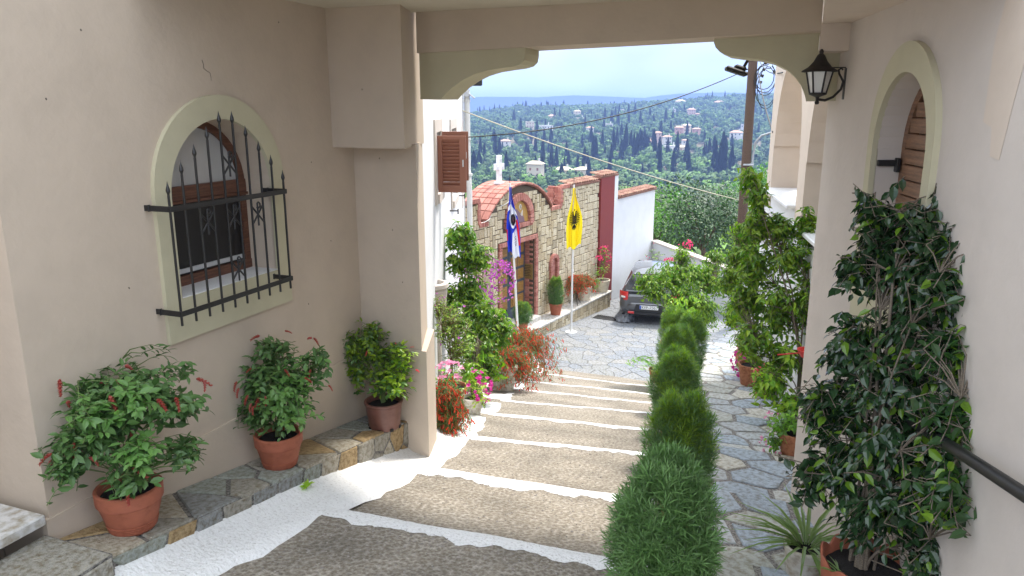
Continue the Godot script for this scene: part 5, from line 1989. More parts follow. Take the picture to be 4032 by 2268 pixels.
func flower_mesh(kind: String) -> MB:
	var b := MB.new()
	match kind:
		"spike":   # a drooping spike of overlapping bracts
			for k in 9:
				for s in 3:
					var u := k / 9.0
					var a := TAU * (s / 3.0 + k * 0.17)
					var c := V(0, -0.35 * u * u, u)
					var z := V(cos(a) * 0.5, sin(a) * 0.5 - 0.3 * u, 0.75).normalized()
					var x := V(-sin(a), cos(a), 0).cross(z).cross(z).normalized()
					x = V(-sin(a), cos(a), 0)
					x = (x - z * x.dot(z)).normalized()
					b.leaf(Transform3D(Basis(x, z.cross(x), z), c), 0.34 * (1.0 - 0.35 * u), 0.2 * (1.0 - 0.3 * u), 0.1, 0.2)
		"trumpet":  # petunia: five lobes round a short throat
			for k in 5:
				var a := TAU * k / 5.0
				var a1 := TAU * (k + 1) / 5.0
				var am := (a + a1) * 0.5
				b.q(V(0, 0, -0.3), V(cos(a) * 0.42, sin(a) * 0.42, 0.05), V(cos(am) * 0.55, sin(am) * 0.55, 0.1), V(cos(a1) * 0.42, sin(a1) * 0.42, 0.05))
		"tube":    # a small narrow tube
			b.tube(PackedVector3Array([V(0, 0, 0), V(0, 0, 0.7), V(0, 0, 1.0)]), 0.09, 0.14, 5)
		"bract":   # three papery bracts
			for k in 3:
				var a := TAU * k / 3.0
				var z := V(cos(a), sin(a), 0.55).normalized()
				var x := V(-sin(a), cos(a), 0)
				b.leaf(Transform3D(Basis(x, z.cross(x), z), Vector3.ZERO), 0.6, 0.62, -0.2, 0.25)
	return b

func scatter(o: Node3D, called: String, unit: MB, m: Material, spots: Array, keep := 60) -> void:
	var rest := MB.new()
	var me := unit.mesh()
	for i in spots.size():
		if i < keep: piece(called, me, m, o, spots[i])
		else: rest.add(unit, spots[i], Color(1, 1, 1) * rf(0.75, 1.2))
	if rest.v.size(): obj(called + "s", rest, m, o, true).set_meta("kind", "stuff")

func around_env(env: Array, n: int, s: float, sd: int, shell := 0.95, lift := 0.2, down := 0.3) -> Array:
	var r := RandomNumberGenerator.new()
	r.seed = sd
	var out := []
	for i in n:
		var e: Array = env[r.randi() % env.size()]
		var d := (V(r.randfn(), r.randfn() + lift, r.randfn())).normalized()
		var p: Vector3 = e[0] + d * e[1] * shell * r.randf_range(0.85, 1.08)
		var z := (d + V(0, -down, 0) + V(r.randfn(), r.randfn(), r.randfn()) * 0.3).normalized()
		var x := V(0, 1, 0).cross(z).normalized()
		var q := s * r.randf_range(0.75, 1.25)
		out.append(Transform3D(Basis(x, z.cross(x), z).scaled_local(V(q, q, q)), p))
	return out

func top_y(z: float) -> float: return -0.62 + 0.168 * (z + 2.45) + 0.004

# --- the three shrimp plants on the ledge
func ledge_plants() -> void:
	var sp := flower_mesh("spike")
	var shrimp := [[M.leaf_shrimp, 1.0]]
	var o := thing("shrimp_plant", "large spreading shrimp plant with red bracts in the nearest terracotta bowl", "potted plant", at(V(-3.30, top_y(-2.72), -2.72)))
	pot(o, M.terracotta, 0.172, 0.115, 0.255, 0.075, 4)
	var e1 := [[V(-0.05, 0.83, -0.20), V(0.34, 0.15, 0.31), 1.50], [V(-0.11, 0.78, 0.01), V(0.27, 0.17, 0.25), 1.40], [V(0.11, 0.70, -0.17), V(0.24, 0.15, 0.21), 1.20], [V(-0.11, 0.60, 0.18), V(0.20, 0.14, 0.18), 1.20], [V(0.00, 0.59, 0.06), V(0.20, 0.17, 0.18), 1.20], [V(0.15, 0.66, -0.28), V(0.19, 0.15, 0.17), 0.80], [V(-0.08, 0.49, 0.29), V(0.12, 0.10, 0.11), 0.50], [V(0.25, 0.44, -0.16), V(0.15, 0.10, 0.14), 0.70], [V(0.12, 0.38, 0.07), V(0.18, 0.07, 0.15), 0.40], [V(0.11, 0.77, 0.03), V(0.21, 0.17, 0.19), 1.40], [V(0.01, 0.73, 0.19), V(0.18, 0.16, 0.16), 1.00], [V(0.23, 0.55, 0.10), V(0.16, 0.12, 0.15), 0.80]]
	foliage(o, e1, 520, 6, "oval", Vector2(0.042, 0.075), shrimp, V(0, 0.22, 0), 101, 300, 0.35, 0.14, M.stem_green, 22, 0.004, 0.6)
	scatter(o, "flower", sp, M.petal_bract, around_env(e1, 26, 0.072, 111, 1.0, 0.1, 0.9))
	o = thing("shrimp_plant", "rounder shrimp plant with many dark red bracts in the middle terracotta bowl", "potted plant", at(V(-3.29, top_y(-3.96), -3.96)))
	pot(o, M.terracotta, 0.165, 0.11, 0.25, 0.075, 4)
	var e2 := [[V(-0.06, 0.64, -0.12), V(0.31, 0.24, 0.28), 1.60], [V(0.10, 0.61, -0.18), V(0.21, 0.26, 0.20), 1.10], [V(-0.19, 0.61, -0.07), V(0.21, 0.20, 0.20), 1.10], [V(-0.13, 0.83, -0.15), V(0.18, 0.11, 0.16), 0.60], [V(0.08, 0.43, -0.01), V(0.29, 0.16, 0.25), 1.20], [V(-0.13, 0.40, 0.07), V(0.16, 0.11, 0.14), 0.60], [V(0.20, 0.75, -0.25), V(0.11, 0.16, 0.10), 0.40], [V(0.05, 0.59, 0.02), V(0.25, 0.22, 0.22), 1.60]]
	foliage(o, e2, 430, 6, "oval", Vector2(0.04, 0.07), shrimp, V(0, 0.22, 0), 102, 300, 0.35, 0.14, M.stem_green, 14, 0.004, 0.5)
	scatter(o, "flower", sp, M.petal_bract, around_env(e2, 34, 0.06, 112, 1.0, 0.1, 0.9))
	o = thing("shrimp_plant", "pale sunlit shrimp plant in a brown plastic pot beside the pilaster", "potted plant", at(V(-3.19, top_y(-5.22), -5.22)))
	var b := MB.new()
	pot(o, M.plastic_brown, 0.165, 0.135, 0.245, 0.02, 0)
	for k in 8:
		var a := TAU * k / 8.0 + 0.2
		b.box(Transform3D(Basis(V(0, 1, 0), a), V(sin(a) * 0.138, 0.012, cos(a) * 0.138)), V(0.03, 0.024, 0.012))
	obj("drain_slots", b, M.dark, o).set_meta("kind", "stuff")
	var e3 := [[V(-0.09, 0.57, -0.14), V(0.26, 0.24, 0.23), 1.50], [V(-0.20, 0.77, -0.15), V(0.20, 0.16, 0.18), 0.90], [V(0.05, 0.40, -0.04), V(0.22, 0.16, 0.20), 1.10], [V(0.13, 0.57, -0.11), V(0.14, 0.23, 0.13), 0.80], [V(-0.32, 0.67, -0.08), V(0.16, 0.16, 0.14), 0.60], [V(-0.27, 0.47, -0.04), V(0.14, 0.18, 0.13), 0.50], [V(-0.40, 0.77, -0.07), V(0.10, 0.08, 0.09), 0.20]]
	foliage(o, e3, 340, 6, "oval", Vector2(0.04, 0.068), [[M.leaf_shrimp, 0.35], [M.leaf_bright, 0.65]], V(0, 0.22, 0), 103, 300, 0.3, 0.13, M.stem_green, 14, 0.004, 0.55)
	scatter(o, "flower", sp, M.petal_coral, around_env(e3, 9, 0.042, 113, 1.0, 0.5, 0.3))
	# weed at the foot of the ledge
	o = thing("weed", "small green weed growing at the foot of the ledge", "weed", at(V(-3.07, ramp_y(-3.95) + 0.10, -3.95)))
	b = MB.new()
	for k in 26:
		var a := rng.randf() * TAU
		var z := V(cos(a), rf(0.2, 1.2), sin(a)).normalized()
		var x := V(0, 1, 0).cross(z).normalized()
		b.leaf(Transform3D(Basis(x, z.cross(x), z), V(rf(-0.02, 0.02), 0, rf(-0.03, 0.03))), rf(0.03, 0.06), 0.02, 0.3, 0.3)
	obj("leaf_tuft", b, M.leaf_bright, o)
	b = MB.new()
	b.tube(PackedVector3Array([V(0, -0.03, 0), V(0, 0.02, 0)]), 0.004, 0.002, 4)
	obj("stem", b, M.stem_green, o)

# --- arching coral plant: thin green rods with red tubes
func coral(o: Node3D, root: Vector3, reach: Vector3, n: int, sd: int, fl_n := 4, bias := Vector3.ZERO, drop := 0.6) -> void:
	var r := RandomNumberGenerator.new()
	r.seed = sd
	var st := MB.new()
	var tube := flower_mesh("tube")
	var spots := []
	for i in n:
		var a := r.randf() * TAU
		var out := V(cos(a) * reach.x, 0, sin(a) * reach.z) * pow(r.randf(), 0.6) + bias * r.randf()
		var up := reach.y * r.randf_range(0.5, 1.1)
		var pts := PackedVector3Array()
		for k in 8:
			var u := k / 7.0
			pts.append(root + out * u + V(r.randf_range(-0.01, 0.01), up * sin(u * PI * 0.62) - drop * u * u * reach.y * r.randf_range(0.6, 1.3), r.randf_range(-0.01, 0.01)))
		st.col = Color(1, 1, 1) * r.randf_range(0.7, 1.3)
		st.tube(pts, 0.0042, 0.002, 3, false)
		for k in range(3, 8):
			for w in 3:
				var d := V(r.randfn(), -0.6 + r.randfn() * 0.5, r.randfn()).normalized()
				st.tube(PackedVector3Array([pts[k], pts[k] + d * r.randf_range(0.04, 0.10)]), 0.0028, 0.0018, 3, false)
		for k in fl_n:
			var p := pts[r.randi_range(3, 7)] + V(r.randfn(), r.randfn(), r.randfn()) * 0.02
			var z := V(r.randfn() * 0.5, -1, r.randfn() * 0.5).normalized()
			var x := V(1, 0, 0.3).cross(z).normalized()
			var s := r.randf_range(0.045, 0.07)
			spots.append(Transform3D(Basis(x, z.cross(x), z).scaled_local(V(s, s, s)), p))
	obj("rods", st, M.leaf_rod, o, true).set_meta("kind", "stuff")
	scatter(o, "flower", tube, M.petal_red, spots, 80)

func bougainvillea(o: Node3D, env: Array, n_leaf: int, n_bract: int, sd: int, m: Material, root: Vector3, keep := 120, ls := 0.045) -> void:
	foliage(o, env, n_leaf, 5, "small", Vector2(ls * 0.7, ls), [[M.leaf_mid, 0.7], [M.leaf_bright, 0.3]], root, sd, keep, 0.2, 0.16, M.stem_red, 4, 0.008, 0.6)
	scatter(o, "blossom", flower_mesh("bract"), m, around_env(env, n_bract, 0.055, sd + 5, 0.95, 0.7, 0.0), 120)

# --- the plants along the white house
func left_plants() -> void:
	var o := thing("ficus_tree", "tall slender weeping fig in front of the white house", "potted plant", at(V(-4.45, gnd(-9.9), -9.9)))
	pot(o, M.pot_white, 0.22, 0.17, 0.36, 0.04)
	var e := [[V(-0.15, 2.44, 0.01), V(0.33, 0.30, 0.30), 1.00], [V(0.11, 2.17, 0.09), V(0.33, 0.26, 0.30), 0.90], [V(-0.18, 2.09, 0.11), V(0.22, 0.24, 0.20), 0.50], [V(0.03, 1.64, 0.15), V(0.33, 0.40, 0.30), 1.00], [V(-0.15, 1.52, 0.47), V(0.21, 0.46, 0.20), 0.80], [V(0.40, 1.40, 0.51), V(0.46, 0.32, 0.41), 1.40], [V(0.05, 1.37, 0.76), V(0.31, 0.32, 0.29), 0.90], [V(0.62, 1.21, 0.58), V(0.39, 0.32, 0.35), 1.20], [V(0.42, 1.11, 0.91), V(0.41, 0.31, 0.38), 1.20], [V(0.68, 0.93, 0.96), V(0.30, 0.28, 0.28), 0.90], [V(0.57, 0.84, 1.25), V(0.26, 0.24, 0.24), 0.60]]
	foliage(o, e, 900, 7, "weep", Vector2(0.075, 0.12), [[M.leaf_mid, 0.55], [M.leaf_bright, 0.45]], V(0, 0.3, 0), 201, 300, 0.75, 0.24, M.bark_pale, 5, 0.016, 0.5)
	o = thing("bougainvillea", "violet pink bougainvillea behind the weeping fig by the gate", "potted plant", at(V(-5.35, gnd(-12.2), -12.2)))
	pot(o, M.terracotta_old, 0.24, 0.18, 0.36, 0.04)
	e = [[V(0.0, 1.95, 0.0), V(0.36, 0.40, 0.4), 1.5], [V(0.36, 1.75, -0.2), V(0.28, 0.42, 0.3), 1.0], [V(0.0, 1.3, 0.0), V(0.3, 0.4, 0.3), 0.6]]
	bougainvillea(o, e, 60, 520, 202, M.petal_violet, V(0, 0.3, 0))
	o = thing("coral_plant", "big coral plant with red flowers spilling from a white planter by the first flagpole", "potted plant", at(V(-4.75, gnd(-12.3), -12.3)))
	pot(o, M.pot_white, 0.26, 0.19, 0.42, 0.04)
	coral(o, V(0, 0.38, 0), V(0.75, 0.75, 0.75), 300, 203, 7, V(0.40, 0, -0.35), 1.0)
	o = thing("coral_plant", "coral plant with orange red flowers hanging from a square planter beside the white curb", "potted plant", at(V(-4.22, gnd(-10.55), -10.55)))
	square_pot(o, M.pot_white, 0.22, 0.17, 0.45)
	coral(o, V(0, 0.42, 0), V(0.42, 0.36, 0.5), 220, 204, 6, V(0.3, 0, -0.25), 1.25)
	o = thing("terracotta_pot", "empty leaning terracotta pot behind the square planter", "pot", at(V(-4.45, gnd(-11.1), -11.1)))
	pot(o, M.terracotta_old, 0.17, 0.12, 0.3, 0.04)
	o = thing("geranium_bush", "yellow green twiggy bush with a few pink flowers nearest the pilaster", "potted plant", at(V(-3.98, gnd(-8.2), -8.2)))
	pot(o, M.terracotta_old, 0.2, 0.15, 0.3, 0.04)
	e = [[V(0.0, 1.15, 0.0), V(0.34, 0.34, 0.34), 1.5], [V(0.12, 0.8, 0.0), V(0.30, 0.30, 0.3), 1.0], [V(-0.1, 1.4, 0.1), V(0.2, 0.16, 0.2), 0.4]]
	foliage(o, e, 330, 7, "small", Vector2(0.022, 0.04), [[M.leaf_bright, 0.6], [M.leaf_grass, 0.4]], V(0, 0.26, 0), 205, 200, 0.15, 0.12, M.stem_red, 9, 0.006, 0.6)
	scatter(o, "blossom", flower_mesh("bract"), M.petal_violet, around_env(e, 14, 0.04, 206, 1.0, 0.4, 0.0))
	o = thing("geranium", "pot of pale pink geraniums at the edge of the pilaster", "potted plant", at(V(-3.52, gnd(-7.15), -7.15)))
	pot(o, M.pot_white, 0.15, 0.11, 0.26, 0.03)
	e = [[V(0.0, 0.5, 0.0), V(0.22, 0.2, 0.22), 1.0]]
	foliage(o, e, 34, 5, "oval", Vector2(0.05, 0.075), [[M.leaf_mid, 1.0]], V(0, 0.22, 0), 207, 120, 0.1, 0.12, M.stem_green, 6, 0.005)
	scatter(o, "flower", flower_mesh("trumpet"), M.petal_pink, around_env([[V(0.0, 0.62, 0.02), V(0.22, 0.12, 0.22), 1.0]], 40, 0.05, 208, 1.0, 0.6, -0.4))
	o = thing("coral_plant", "coral plant trailing orange tubes over the drop beside the pilaster foot", "potted plant", at(V(-3.36, gnd(-6.75) - 0.05, -6.75)))
	pot(o, M.terracotta_old, 0.17, 0.12, 0.28, 0.04)
	coral(o, V(0, 0.26, 0), V(0.30, 0.55, 0.42), 150, 209, 7, V(0.05, 0, 0.1), 1.25)
	o = thing("petunia_pot", "magenta petunias in a white pot beside the curb", "potted plant", at(V(-3.58, gnd(-7.95), -7.95)))
	pot(o, M.pot_white, 0.14, 0.10, 0.24, 0.03)
	e = [[V(0.05, 0.30, 0.0), V(0.2, 0.2, 0.22), 1.0]]
	foliage(o, e, 50, 6, "small", Vector2(0.035, 0.055), [[M.leaf_bright, 1.0]], V(0, 0.2, 0), 210, 120, 0.4, 0.12, M.stem_green, 6, 0.004)
	scatter(o, "flower", flower_mesh("trumpet"), M.petal_magenta, around_env([[V(0.10, 0.36, 0.0), V(0.16, 0.24, 0.2), 1.0]], 34, 0.055, 211, 1.0, 0.2, 0.0))
	# tall white urn at the corner
	o = thing("white_urn", "tall white plaster urn standing against the white house", "urn", at(V(-4.35, gnd(-8.45), -8.45)))
	var b := MB.new()
	b.lathe(I, PackedVector2Array([Vector2(0, 0), Vector2(0.15, 0), Vector2(0.16, 0.1), Vector2(0.1, 0.25), Vector2(0.1, 1.2), Vector2(0.17, 1.34), Vector2(0.19, 1.55), Vector2(0.16, 1.62), Vector2(0.13, 1.6)]), 20)
	obj("body", b, M.plaster_pale, o)
	b = MB.new()
	b.lathe(I, PackedVector2Array([Vector2(0.16, 1.56), Vector2(0.21, 1.6), Vector2(0.205, 1.65), Vector2(0.15, 1.66), Vector2(0.13, 1.6)]), 20)
	obj("rim", b, M.plaster_pale, o)
	o = thing("bush", "soft bright green bush at the foot of the gate door", "potted plant", GW * at(V(0.05, -3.92, 0.30)))
	kochia(o, M.terracotta_old, 0.5, 0.22, 1200, 212, 0.15)

func square_pot(o: Node3D, m: Material, rt: float, rb: float, h: float) -> void:
	var b := MB.new()
	for k in 4:
		var c := Transform3D(Basis(V(0, 1, 0), PI / 2 * k + 0.4), Vector3.ZERO)
		b.q(c * V(-rb, 0, rb), c * V(rb, 0, rb), c * V(rt, h - 0.06, rt), c * V(-rt, h - 0.06, rt))
		b.q(c * V(-rt, h - 0.06, rt), c * V(rt, h - 0.06, rt), c * V(rt + 0.02, h - 0.05, rt + 0.02), c * V(-rt - 0.02, h - 0.05, rt + 0.02))
		b.q(c * V(-rt - 0.02, h - 0.05, rt + 0.02), c * V(rt + 0.02, h - 0.05, rt + 0.02), c * V(rt + 0.02, h, rt + 0.02), c * V(-rt - 0.02, h, rt + 0.02))
		b.q(c * V(-rt - 0.02, h, rt + 0.02), c * V(rt + 0.02, h, rt + 0.02), c * V(rt - 0.02, h, rt - 0.02), c * V(-rt + 0.02, h, rt - 0.02))
	obj("pot", b, m, o)
	b = MB.new()
	b.box(Transform3D(Basis(V(0, 1, 0), 0.4), V(0, h - 0.04, 0)), V(rt * 1.96, 0.02, rt * 1.96))
	obj("soil", b, M.soil, o)

# --- feathery summer cypress (kochia): an egg of fine needle sprigs over dark stems
func kochia(o: Node3D, m: Material, h: float, rad: float, n: int, sd: int, pr := 0.2, ph := 0.25, mats := ["leaf_fine", "leaf_bright"], big := 0.8) -> void:
	pot(o, m, pr, pr * 0.72, ph, 0.04, 0)
	var r := RandomNumberGenerator.new()
	r.seed = sd
	var sprig := MB.new()
	for k in 13:
		var a := TAU * k * 0.382
		var u := k / 13.0
		var z := V(cos(a) * (1.0 - 0.55 * u), 0.25 + 0.9 * u, sin(a) * (1.0 - 0.55 * u)).normalized()
		var x := V(0, 1, 0).cross(z).normalized()
		var p := V(0, 0.45 * u, 0)
		var l := 0.62 - 0.2 * u
		var w := 0.021
		var e := p + z * l + V(0, -0.10, 0)
		var mid := p + z * l * 0.5
		var nn := z.cross(x).normalized()
		sprig.tn(p, mid - x * w, mid + x * w, nn, nn, nn)
		sprig.tn(mid - x * w, e, mid + x * w, nn, nn, nn)
	var st := MB.new()
	var hull := [MB.new(), MB.new()]
	for i in n:
		var t := pow(r.randf(), 0.9)
		var a := r.randf() * TAU
		var prof := rad * pow(sin(PI * (0.12 + 0.80 * t)), 0.42) * (1.0 + 0.10 * sin(a * 3.0 + sd + t * 4.0) + 0.08 * sin(a * 5.0 + t * 9.0))
		if t > 0.86: prof *= 0.9
		var q := prof * pow(r.randf(), 0.3)
		var p := V(cos(a) * q, ph - 0.06 + h * t * (1.0 + 0.05 * sin(a * 2.0 + sd)), sin(a) * q)
		var z := (V(cos(a) * (1.1 - t), 0.55 + 0.9 * t, sin(a) * (1.1 - t)) + V(r.randfn(), r.randfn(), r.randfn()) * 0.22).normalized()
		var x := z.cross(V(r.randfn(), r.randfn(), r.randfn())).normalized()
		var s := r.randf_range(0.10, 0.17) * big
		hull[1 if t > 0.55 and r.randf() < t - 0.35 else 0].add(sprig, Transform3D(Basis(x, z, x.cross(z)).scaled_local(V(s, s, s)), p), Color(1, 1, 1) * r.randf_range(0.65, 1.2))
	for i in 40:
		var a := r.randf() * TAU
		var q := rad * 0.7
		st.tube(PackedVector3Array([V(cos(a) * 0.03, ph - 0.06, sin(a) * 0.03), V(cos(a) * q * 0.5, ph + h * 0.35, sin(a) * q * 0.5), V(cos(a) * q * 0.8, ph + h * r.randf_range(0.55, 0.9), sin(a) * q * 0.8)]), 0.005, 0.002, 3, false)
	obj("stem", st, M.stem_green, o)
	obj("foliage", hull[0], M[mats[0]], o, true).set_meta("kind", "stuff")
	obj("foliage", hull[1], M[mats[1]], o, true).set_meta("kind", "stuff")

# --- the plants on the right
func right_plants() -> void:
	# row of summer cypresses along the edge of the path
	var kp := [[-0.47, -3.28, 0.70, 0.225, "nearest feathery summer cypress at the bottom edge of the photo"], [-0.61, -4.85, 0.71, 0.205, "second feathery summer cypress from the camera, with its pot rim showing"], [-0.95, -6.95, 0.72, 0.215, "third feathery summer cypress in the row along the path"], [-1.20, -8.75, 0.76, 0.21, "fourth feathery summer cypress, half hidden behind the third"], [-1.52, -10.6, 0.82, 0.22, "farthest feathery summer cypress at the end of the row"], [-1.26, -10.4, 0.80, 0.20, "feathery summer cypress beside the farthest one"]]
	for k in kp.size():
		var q: Array = kp[k]
		var o := thing("summer_cypress", q[4], "potted plant", at(V(q[0], path_y(q[1]) + 0.012, q[1]), k * 1.3), "summer cypresses along the path")
		kochia(o, M.terracotta_old, q[2], q[3], [1500, 1500, 1500, 1300, 1300, 1300][k], 300 + k, 0.16, 0.24, ["leaf_fine", "leaf_fine" if k < 1 else "leaf_bright"], [1.05, 1.0, 0.95, 0.9, 0.9, 0.9][k])
	# the dark fig nearest the camera, in a pot with a scalloped rim
	var o := thing("ficus_tree", "large dark glossy weeping fig in a scalloped pot beside the handrail", "potted plant", at(V(0.47, path_y(-3.63) + 0.01, -3.63)))
	scallop_pot(o, M.terracotta, 0.215, 0.165, 0.5)
	var e := [[V(0.08, 2.14, -0.27), V(0.24, 0.11, 0.19), 1.00], [V(-0.08, 2.03, -0.35), V(0.15, 0.10, 0.12), 0.50], [V(0.17, 1.98, -0.15), V(0.17, 0.11, 0.13), 0.70], [V(0.08, 1.87, -0.31), V(0.30, 0.16, 0.23), 1.50], [V(-0.16, 1.87, -0.34), V(0.15, 0.13, 0.12), 0.40], [V(0.10, 1.67, -0.16), V(0.29, 0.19, 0.23), 1.70], [V(-0.15, 1.50, -0.25), V(0.22, 0.22, 0.17), 1.10], [V(0.07, 1.40, -0.08), V(0.32, 0.21, 0.25), 1.70], [V(-0.20, 1.18, -0.26), V(0.20, 0.22, 0.16), 0.80], [V(0.02, 1.11, -0.04), V(0.34, 0.21, 0.27), 1.80], [V(0.19, 1.10, 0.12), V(0.18, 0.18, 0.15), 0.90], [V(-0.15, 0.91, -0.10), V(0.22, 0.18, 0.17), 0.80], [V(0.11, 0.88, 0.10), V(0.27, 0.19, 0.21), 1.30], [V(-0.04, 0.73, 0.02), V(0.18, 0.13, 0.15), 0.50], [V(0.20, 0.72, 0.22), V(0.13, 0.15, 0.11), 0.50], [V(0.17, 2.07, -0.11), V(0.10, 0.10, 0.09), 0.80], [V(0.17, 1.89, 0.05), V(0.09, 0.14, 0.08), 0.90], [V(0.17, 1.65, 0.16), V(0.08, 0.15, 0.08), 0.90], [V(0.20, 1.40, 0.28), V(0.07, 0.15, 0.07), 0.90], [V(0.20, 1.13, 0.40), V(0.08, 0.15, 0.07), 0.80], [V(-0.12, 2.17, -0.35), V(0.13, 0.07, 0.12), 0.40], [V(-0.29, 1.21, -0.21), V(0.10, 0.18, 0.09), 0.60], [V(-0.28, 0.89, -0.07), V(0.10, 0.14, 0.09), 0.50]]
	foliage(o, e, 1350, 7, "ficus", Vector2(0.052, 0.082), [[M.leaf_ficus, 0.86], [M.leaf_ficus_new, 0.14]], V(-0.03, 0.45, 0.0), 310, 300, 0.9, 0.18, M.bark_pale, 4, 0.015, 0.5)
	o = thing("spider_plant", "pale strappy spider plant in a pot behind the scalloped one", "potted plant", at(V(0.22, path_y(-4.35) + 0.01, -4.35)))
	pot(o, M.pot_white, 0.13, 0.10, 0.22, 0.03)
	var un := leaf_unit("strap")
	for k in 60:
		var a := rng.randf() * TAU
		var z := V(cos(a), rf(0.4, 1.6), sin(a)).normalized()
		var x := V(0, 1, 0).cross(z).normalized()
		var s := rf(0.22, 0.4)
		piece("leaf", un[1], M.leaf_grass, o, Transform3D(Basis(x, z.cross(x), z).scaled_local(V(s, s, s)), V(cos(a) * 0.03, 0.2, sin(a) * 0.03)))
	# small offshoots in the scalloped pot's soil belong to it; a fig farther on
	o = thing("ficus_tree", "tall bright weeping fig against the arcade, its crown above the white sill", "potted plant", at(V(0.22, path_y(-8.5) + 0.01, -8.5)))
	pot(o, M.plastic_brown, 0.19, 0.15, 0.30, 0.03)
	e = [[V(-0.77, 2.74, -0.57), V(0.11, 0.18, 0.10), 0.40], [V(-0.64, 2.55, -0.46), V(0.15, 0.20, 0.13), 0.60], [V(-0.65, 2.24, -0.37), V(0.23, 0.22, 0.21), 1.00], [V(-0.40, 2.20, -0.46), V(0.26, 0.22, 0.23), 1.00], [V(-0.10, 2.26, -0.48), V(0.15, 0.30, 0.13), 0.70], [V(-0.24, 1.87, -0.33), V(0.36, 0.34, 0.32), 1.50], [V(-0.62, 1.78, -0.38), V(0.26, 0.31, 0.24), 1.20], [V(-0.68, 1.36, -0.36), V(0.30, 0.31, 0.26), 1.30], [V(-0.32, 1.34, -0.16), V(0.36, 0.34, 0.32), 1.50], [V(-0.03, 1.46, -0.19), V(0.18, 0.39, 0.16), 0.80], [V(-0.54, 0.97, -0.09), V(0.33, 0.25, 0.31), 1.30], [V(-0.23, 0.85, 0.04), V(0.31, 0.24, 0.28), 1.00], [V(-0.33, 0.59, 0.26), V(0.25, 0.22, 0.23), 0.80], [V(-0.11, 0.41, 0.33), V(0.20, 0.21, 0.18), 0.60]]
	foliage(o, e, 950, 7, "weep", Vector2(0.065, 0.11), [[M.leaf_mid, 0.45], [M.leaf_bright, 0.55]], V(0, 0.26, 0), 311, 300, 0.7, 0.24, M.bark_pale, 5, 0.015, 0.5)
	o = thing("ficus_tree", "second bright weeping fig behind the tall one, towards the pole", "potted plant", at(V(-0.42, path_y(-10.9) + 0.01, -10.9)))
	pot(o, M.terracotta_old, 0.2, 0.15, 0.32, 0.04)
	e = [[V(-0.32, 1.85, -0.40), V(0.23, 0.23, 0.21), 1.00], [V(-0.40, 1.51, -0.28), V(0.23, 0.29, 0.21), 1.20], [V(-0.29, 1.10, 0.00), V(0.23, 0.26, 0.21), 1.10], [V(-0.29, 2.19, -0.49), V(0.18, 0.23, 0.16), 0.60], [V(-0.10, 0.77, 0.02), V(0.20, 0.20, 0.18), 0.60]]
	foliage(o, e, 560, 7, "weep", Vector2(0.06, 0.095), [[M.leaf_mid, 0.35], [M.leaf_bright, 0.65]], V(0, 0.28, 0), 312, 220, 0.7, 0.22, M.bark_pale, 4, 0.014, 0.5)
	# begonia in a terracotta pot
	o = thing("begonia", "leafy begonia with pale pink flowers in a terracotta pot at the path edge", "potted plant", at(V(0.17, path_y(-7.2) + 0.01, -7.2)))
	pot(o, M.terracotta_old, 0.165, 0.12, 0.25, 0.06)
	e = [[V(-0.10, 0.32, 0.04), V(0.2, 0.14, 0.18), 1.0], [V(0.02, 0.38, 0.0), V(0.2, 0.12, 0.18), 0.7], [V(-0.18, 0.15, 0.06), V(0.1, 0.14, 0.12), 0.5]]
	foliage(o, e, 55, 5, "oval", Vector2(0.05, 0.085), [[M.leaf_mid, 0.7], [M.leaf_shrimp, 0.3]], V(0, 0.2, 0), 313, 200, 0.6, 0.14, M.stem_green, 7, 0.005, 0.5)
	scatter(o, "flower", flower_mesh("bract"), M.petal_pink, around_env([[V(-0.22, 0.2, 0.05), V(0.1, 0.24, 0.14), 1.0]], 22, 0.045, 314, 1.0, 0.0, 0.3))
	o = thing("petunia_pot", "coral pink petunias trailing over a tall salmon pot", "potted plant", at(V(-0.20, path_y(-10.1) + 0.01, -10.1)))
	pot(o, M.plastic_pink, 0.17, 0.13, 0.36, 0.05)
	e = [[V(0.02, 0.42, 0.05), V(0.2, 0.14, 0.2), 1.0], [V(0.02, 0.2, 0.16), V(0.14, 0.2, 0.08), 0.6]]
	foliage(o, e, 50, 6, "small", Vector2(0.04, 0.06), [[M.leaf_bright, 1.0]], V(0, 0.3, 0), 315, 140, 0.5, 0.13, M.stem_green, 6, 0.004)
	scatter(o, "flower", flower_mesh("trumpet"), M.petal_coral, around_env([[V(-0.02, 0.30, 0.12), V(0.16, 0.22, 0.12), 1.0]], 26, 0.06, 316, 1.0, 0.0, 0.0))
	o = thing("petunia_pot", "magenta petunias in a square orange planter", "potted plant", at(V(-0.42, path_y(-11.35) + 0.01, -11.35)))
	square_pot(o, M.plastic_orange, 0.14, 0.115, 0.26)
	e = [[V(-0.05, 0.38, 0.0), V(0.2, 0.16, 0.2), 1.0], [V(-0.18, 0.25, 0.05), V(0.1, 0.2, 0.14), 0.6]]
	foliage(o, e, 45, 6, "small", Vector2(0.04, 0.06), [[M.leaf_mid, 1.0]], V(0, 0.22, 0), 317, 120, 0.4, 0.13, M.stem_green, 6, 0.004)
	scatter(o, "flower", flower_mesh("trumpet"), M.petal_magenta, around_env([[V(-0.16, 0.30, 0.08), V(0.16, 0.24, 0.16), 1.0]], 44, 0.065, 318, 1.0, 0.3, 0.0))
	o = thing("geranium", "brownish geranium with pink flowers at the far end of the path", "potted plant", at(V(-0.62, path_y(-12.6) + 0.01, -12.6)))
	pot(o, M.terracotta_old, 0.17, 0.13, 0.26, 0.04)
	e = [[V(-0.05, 0.42, 0.0), V(0.26, 0.2, 0.24), 1.0]]
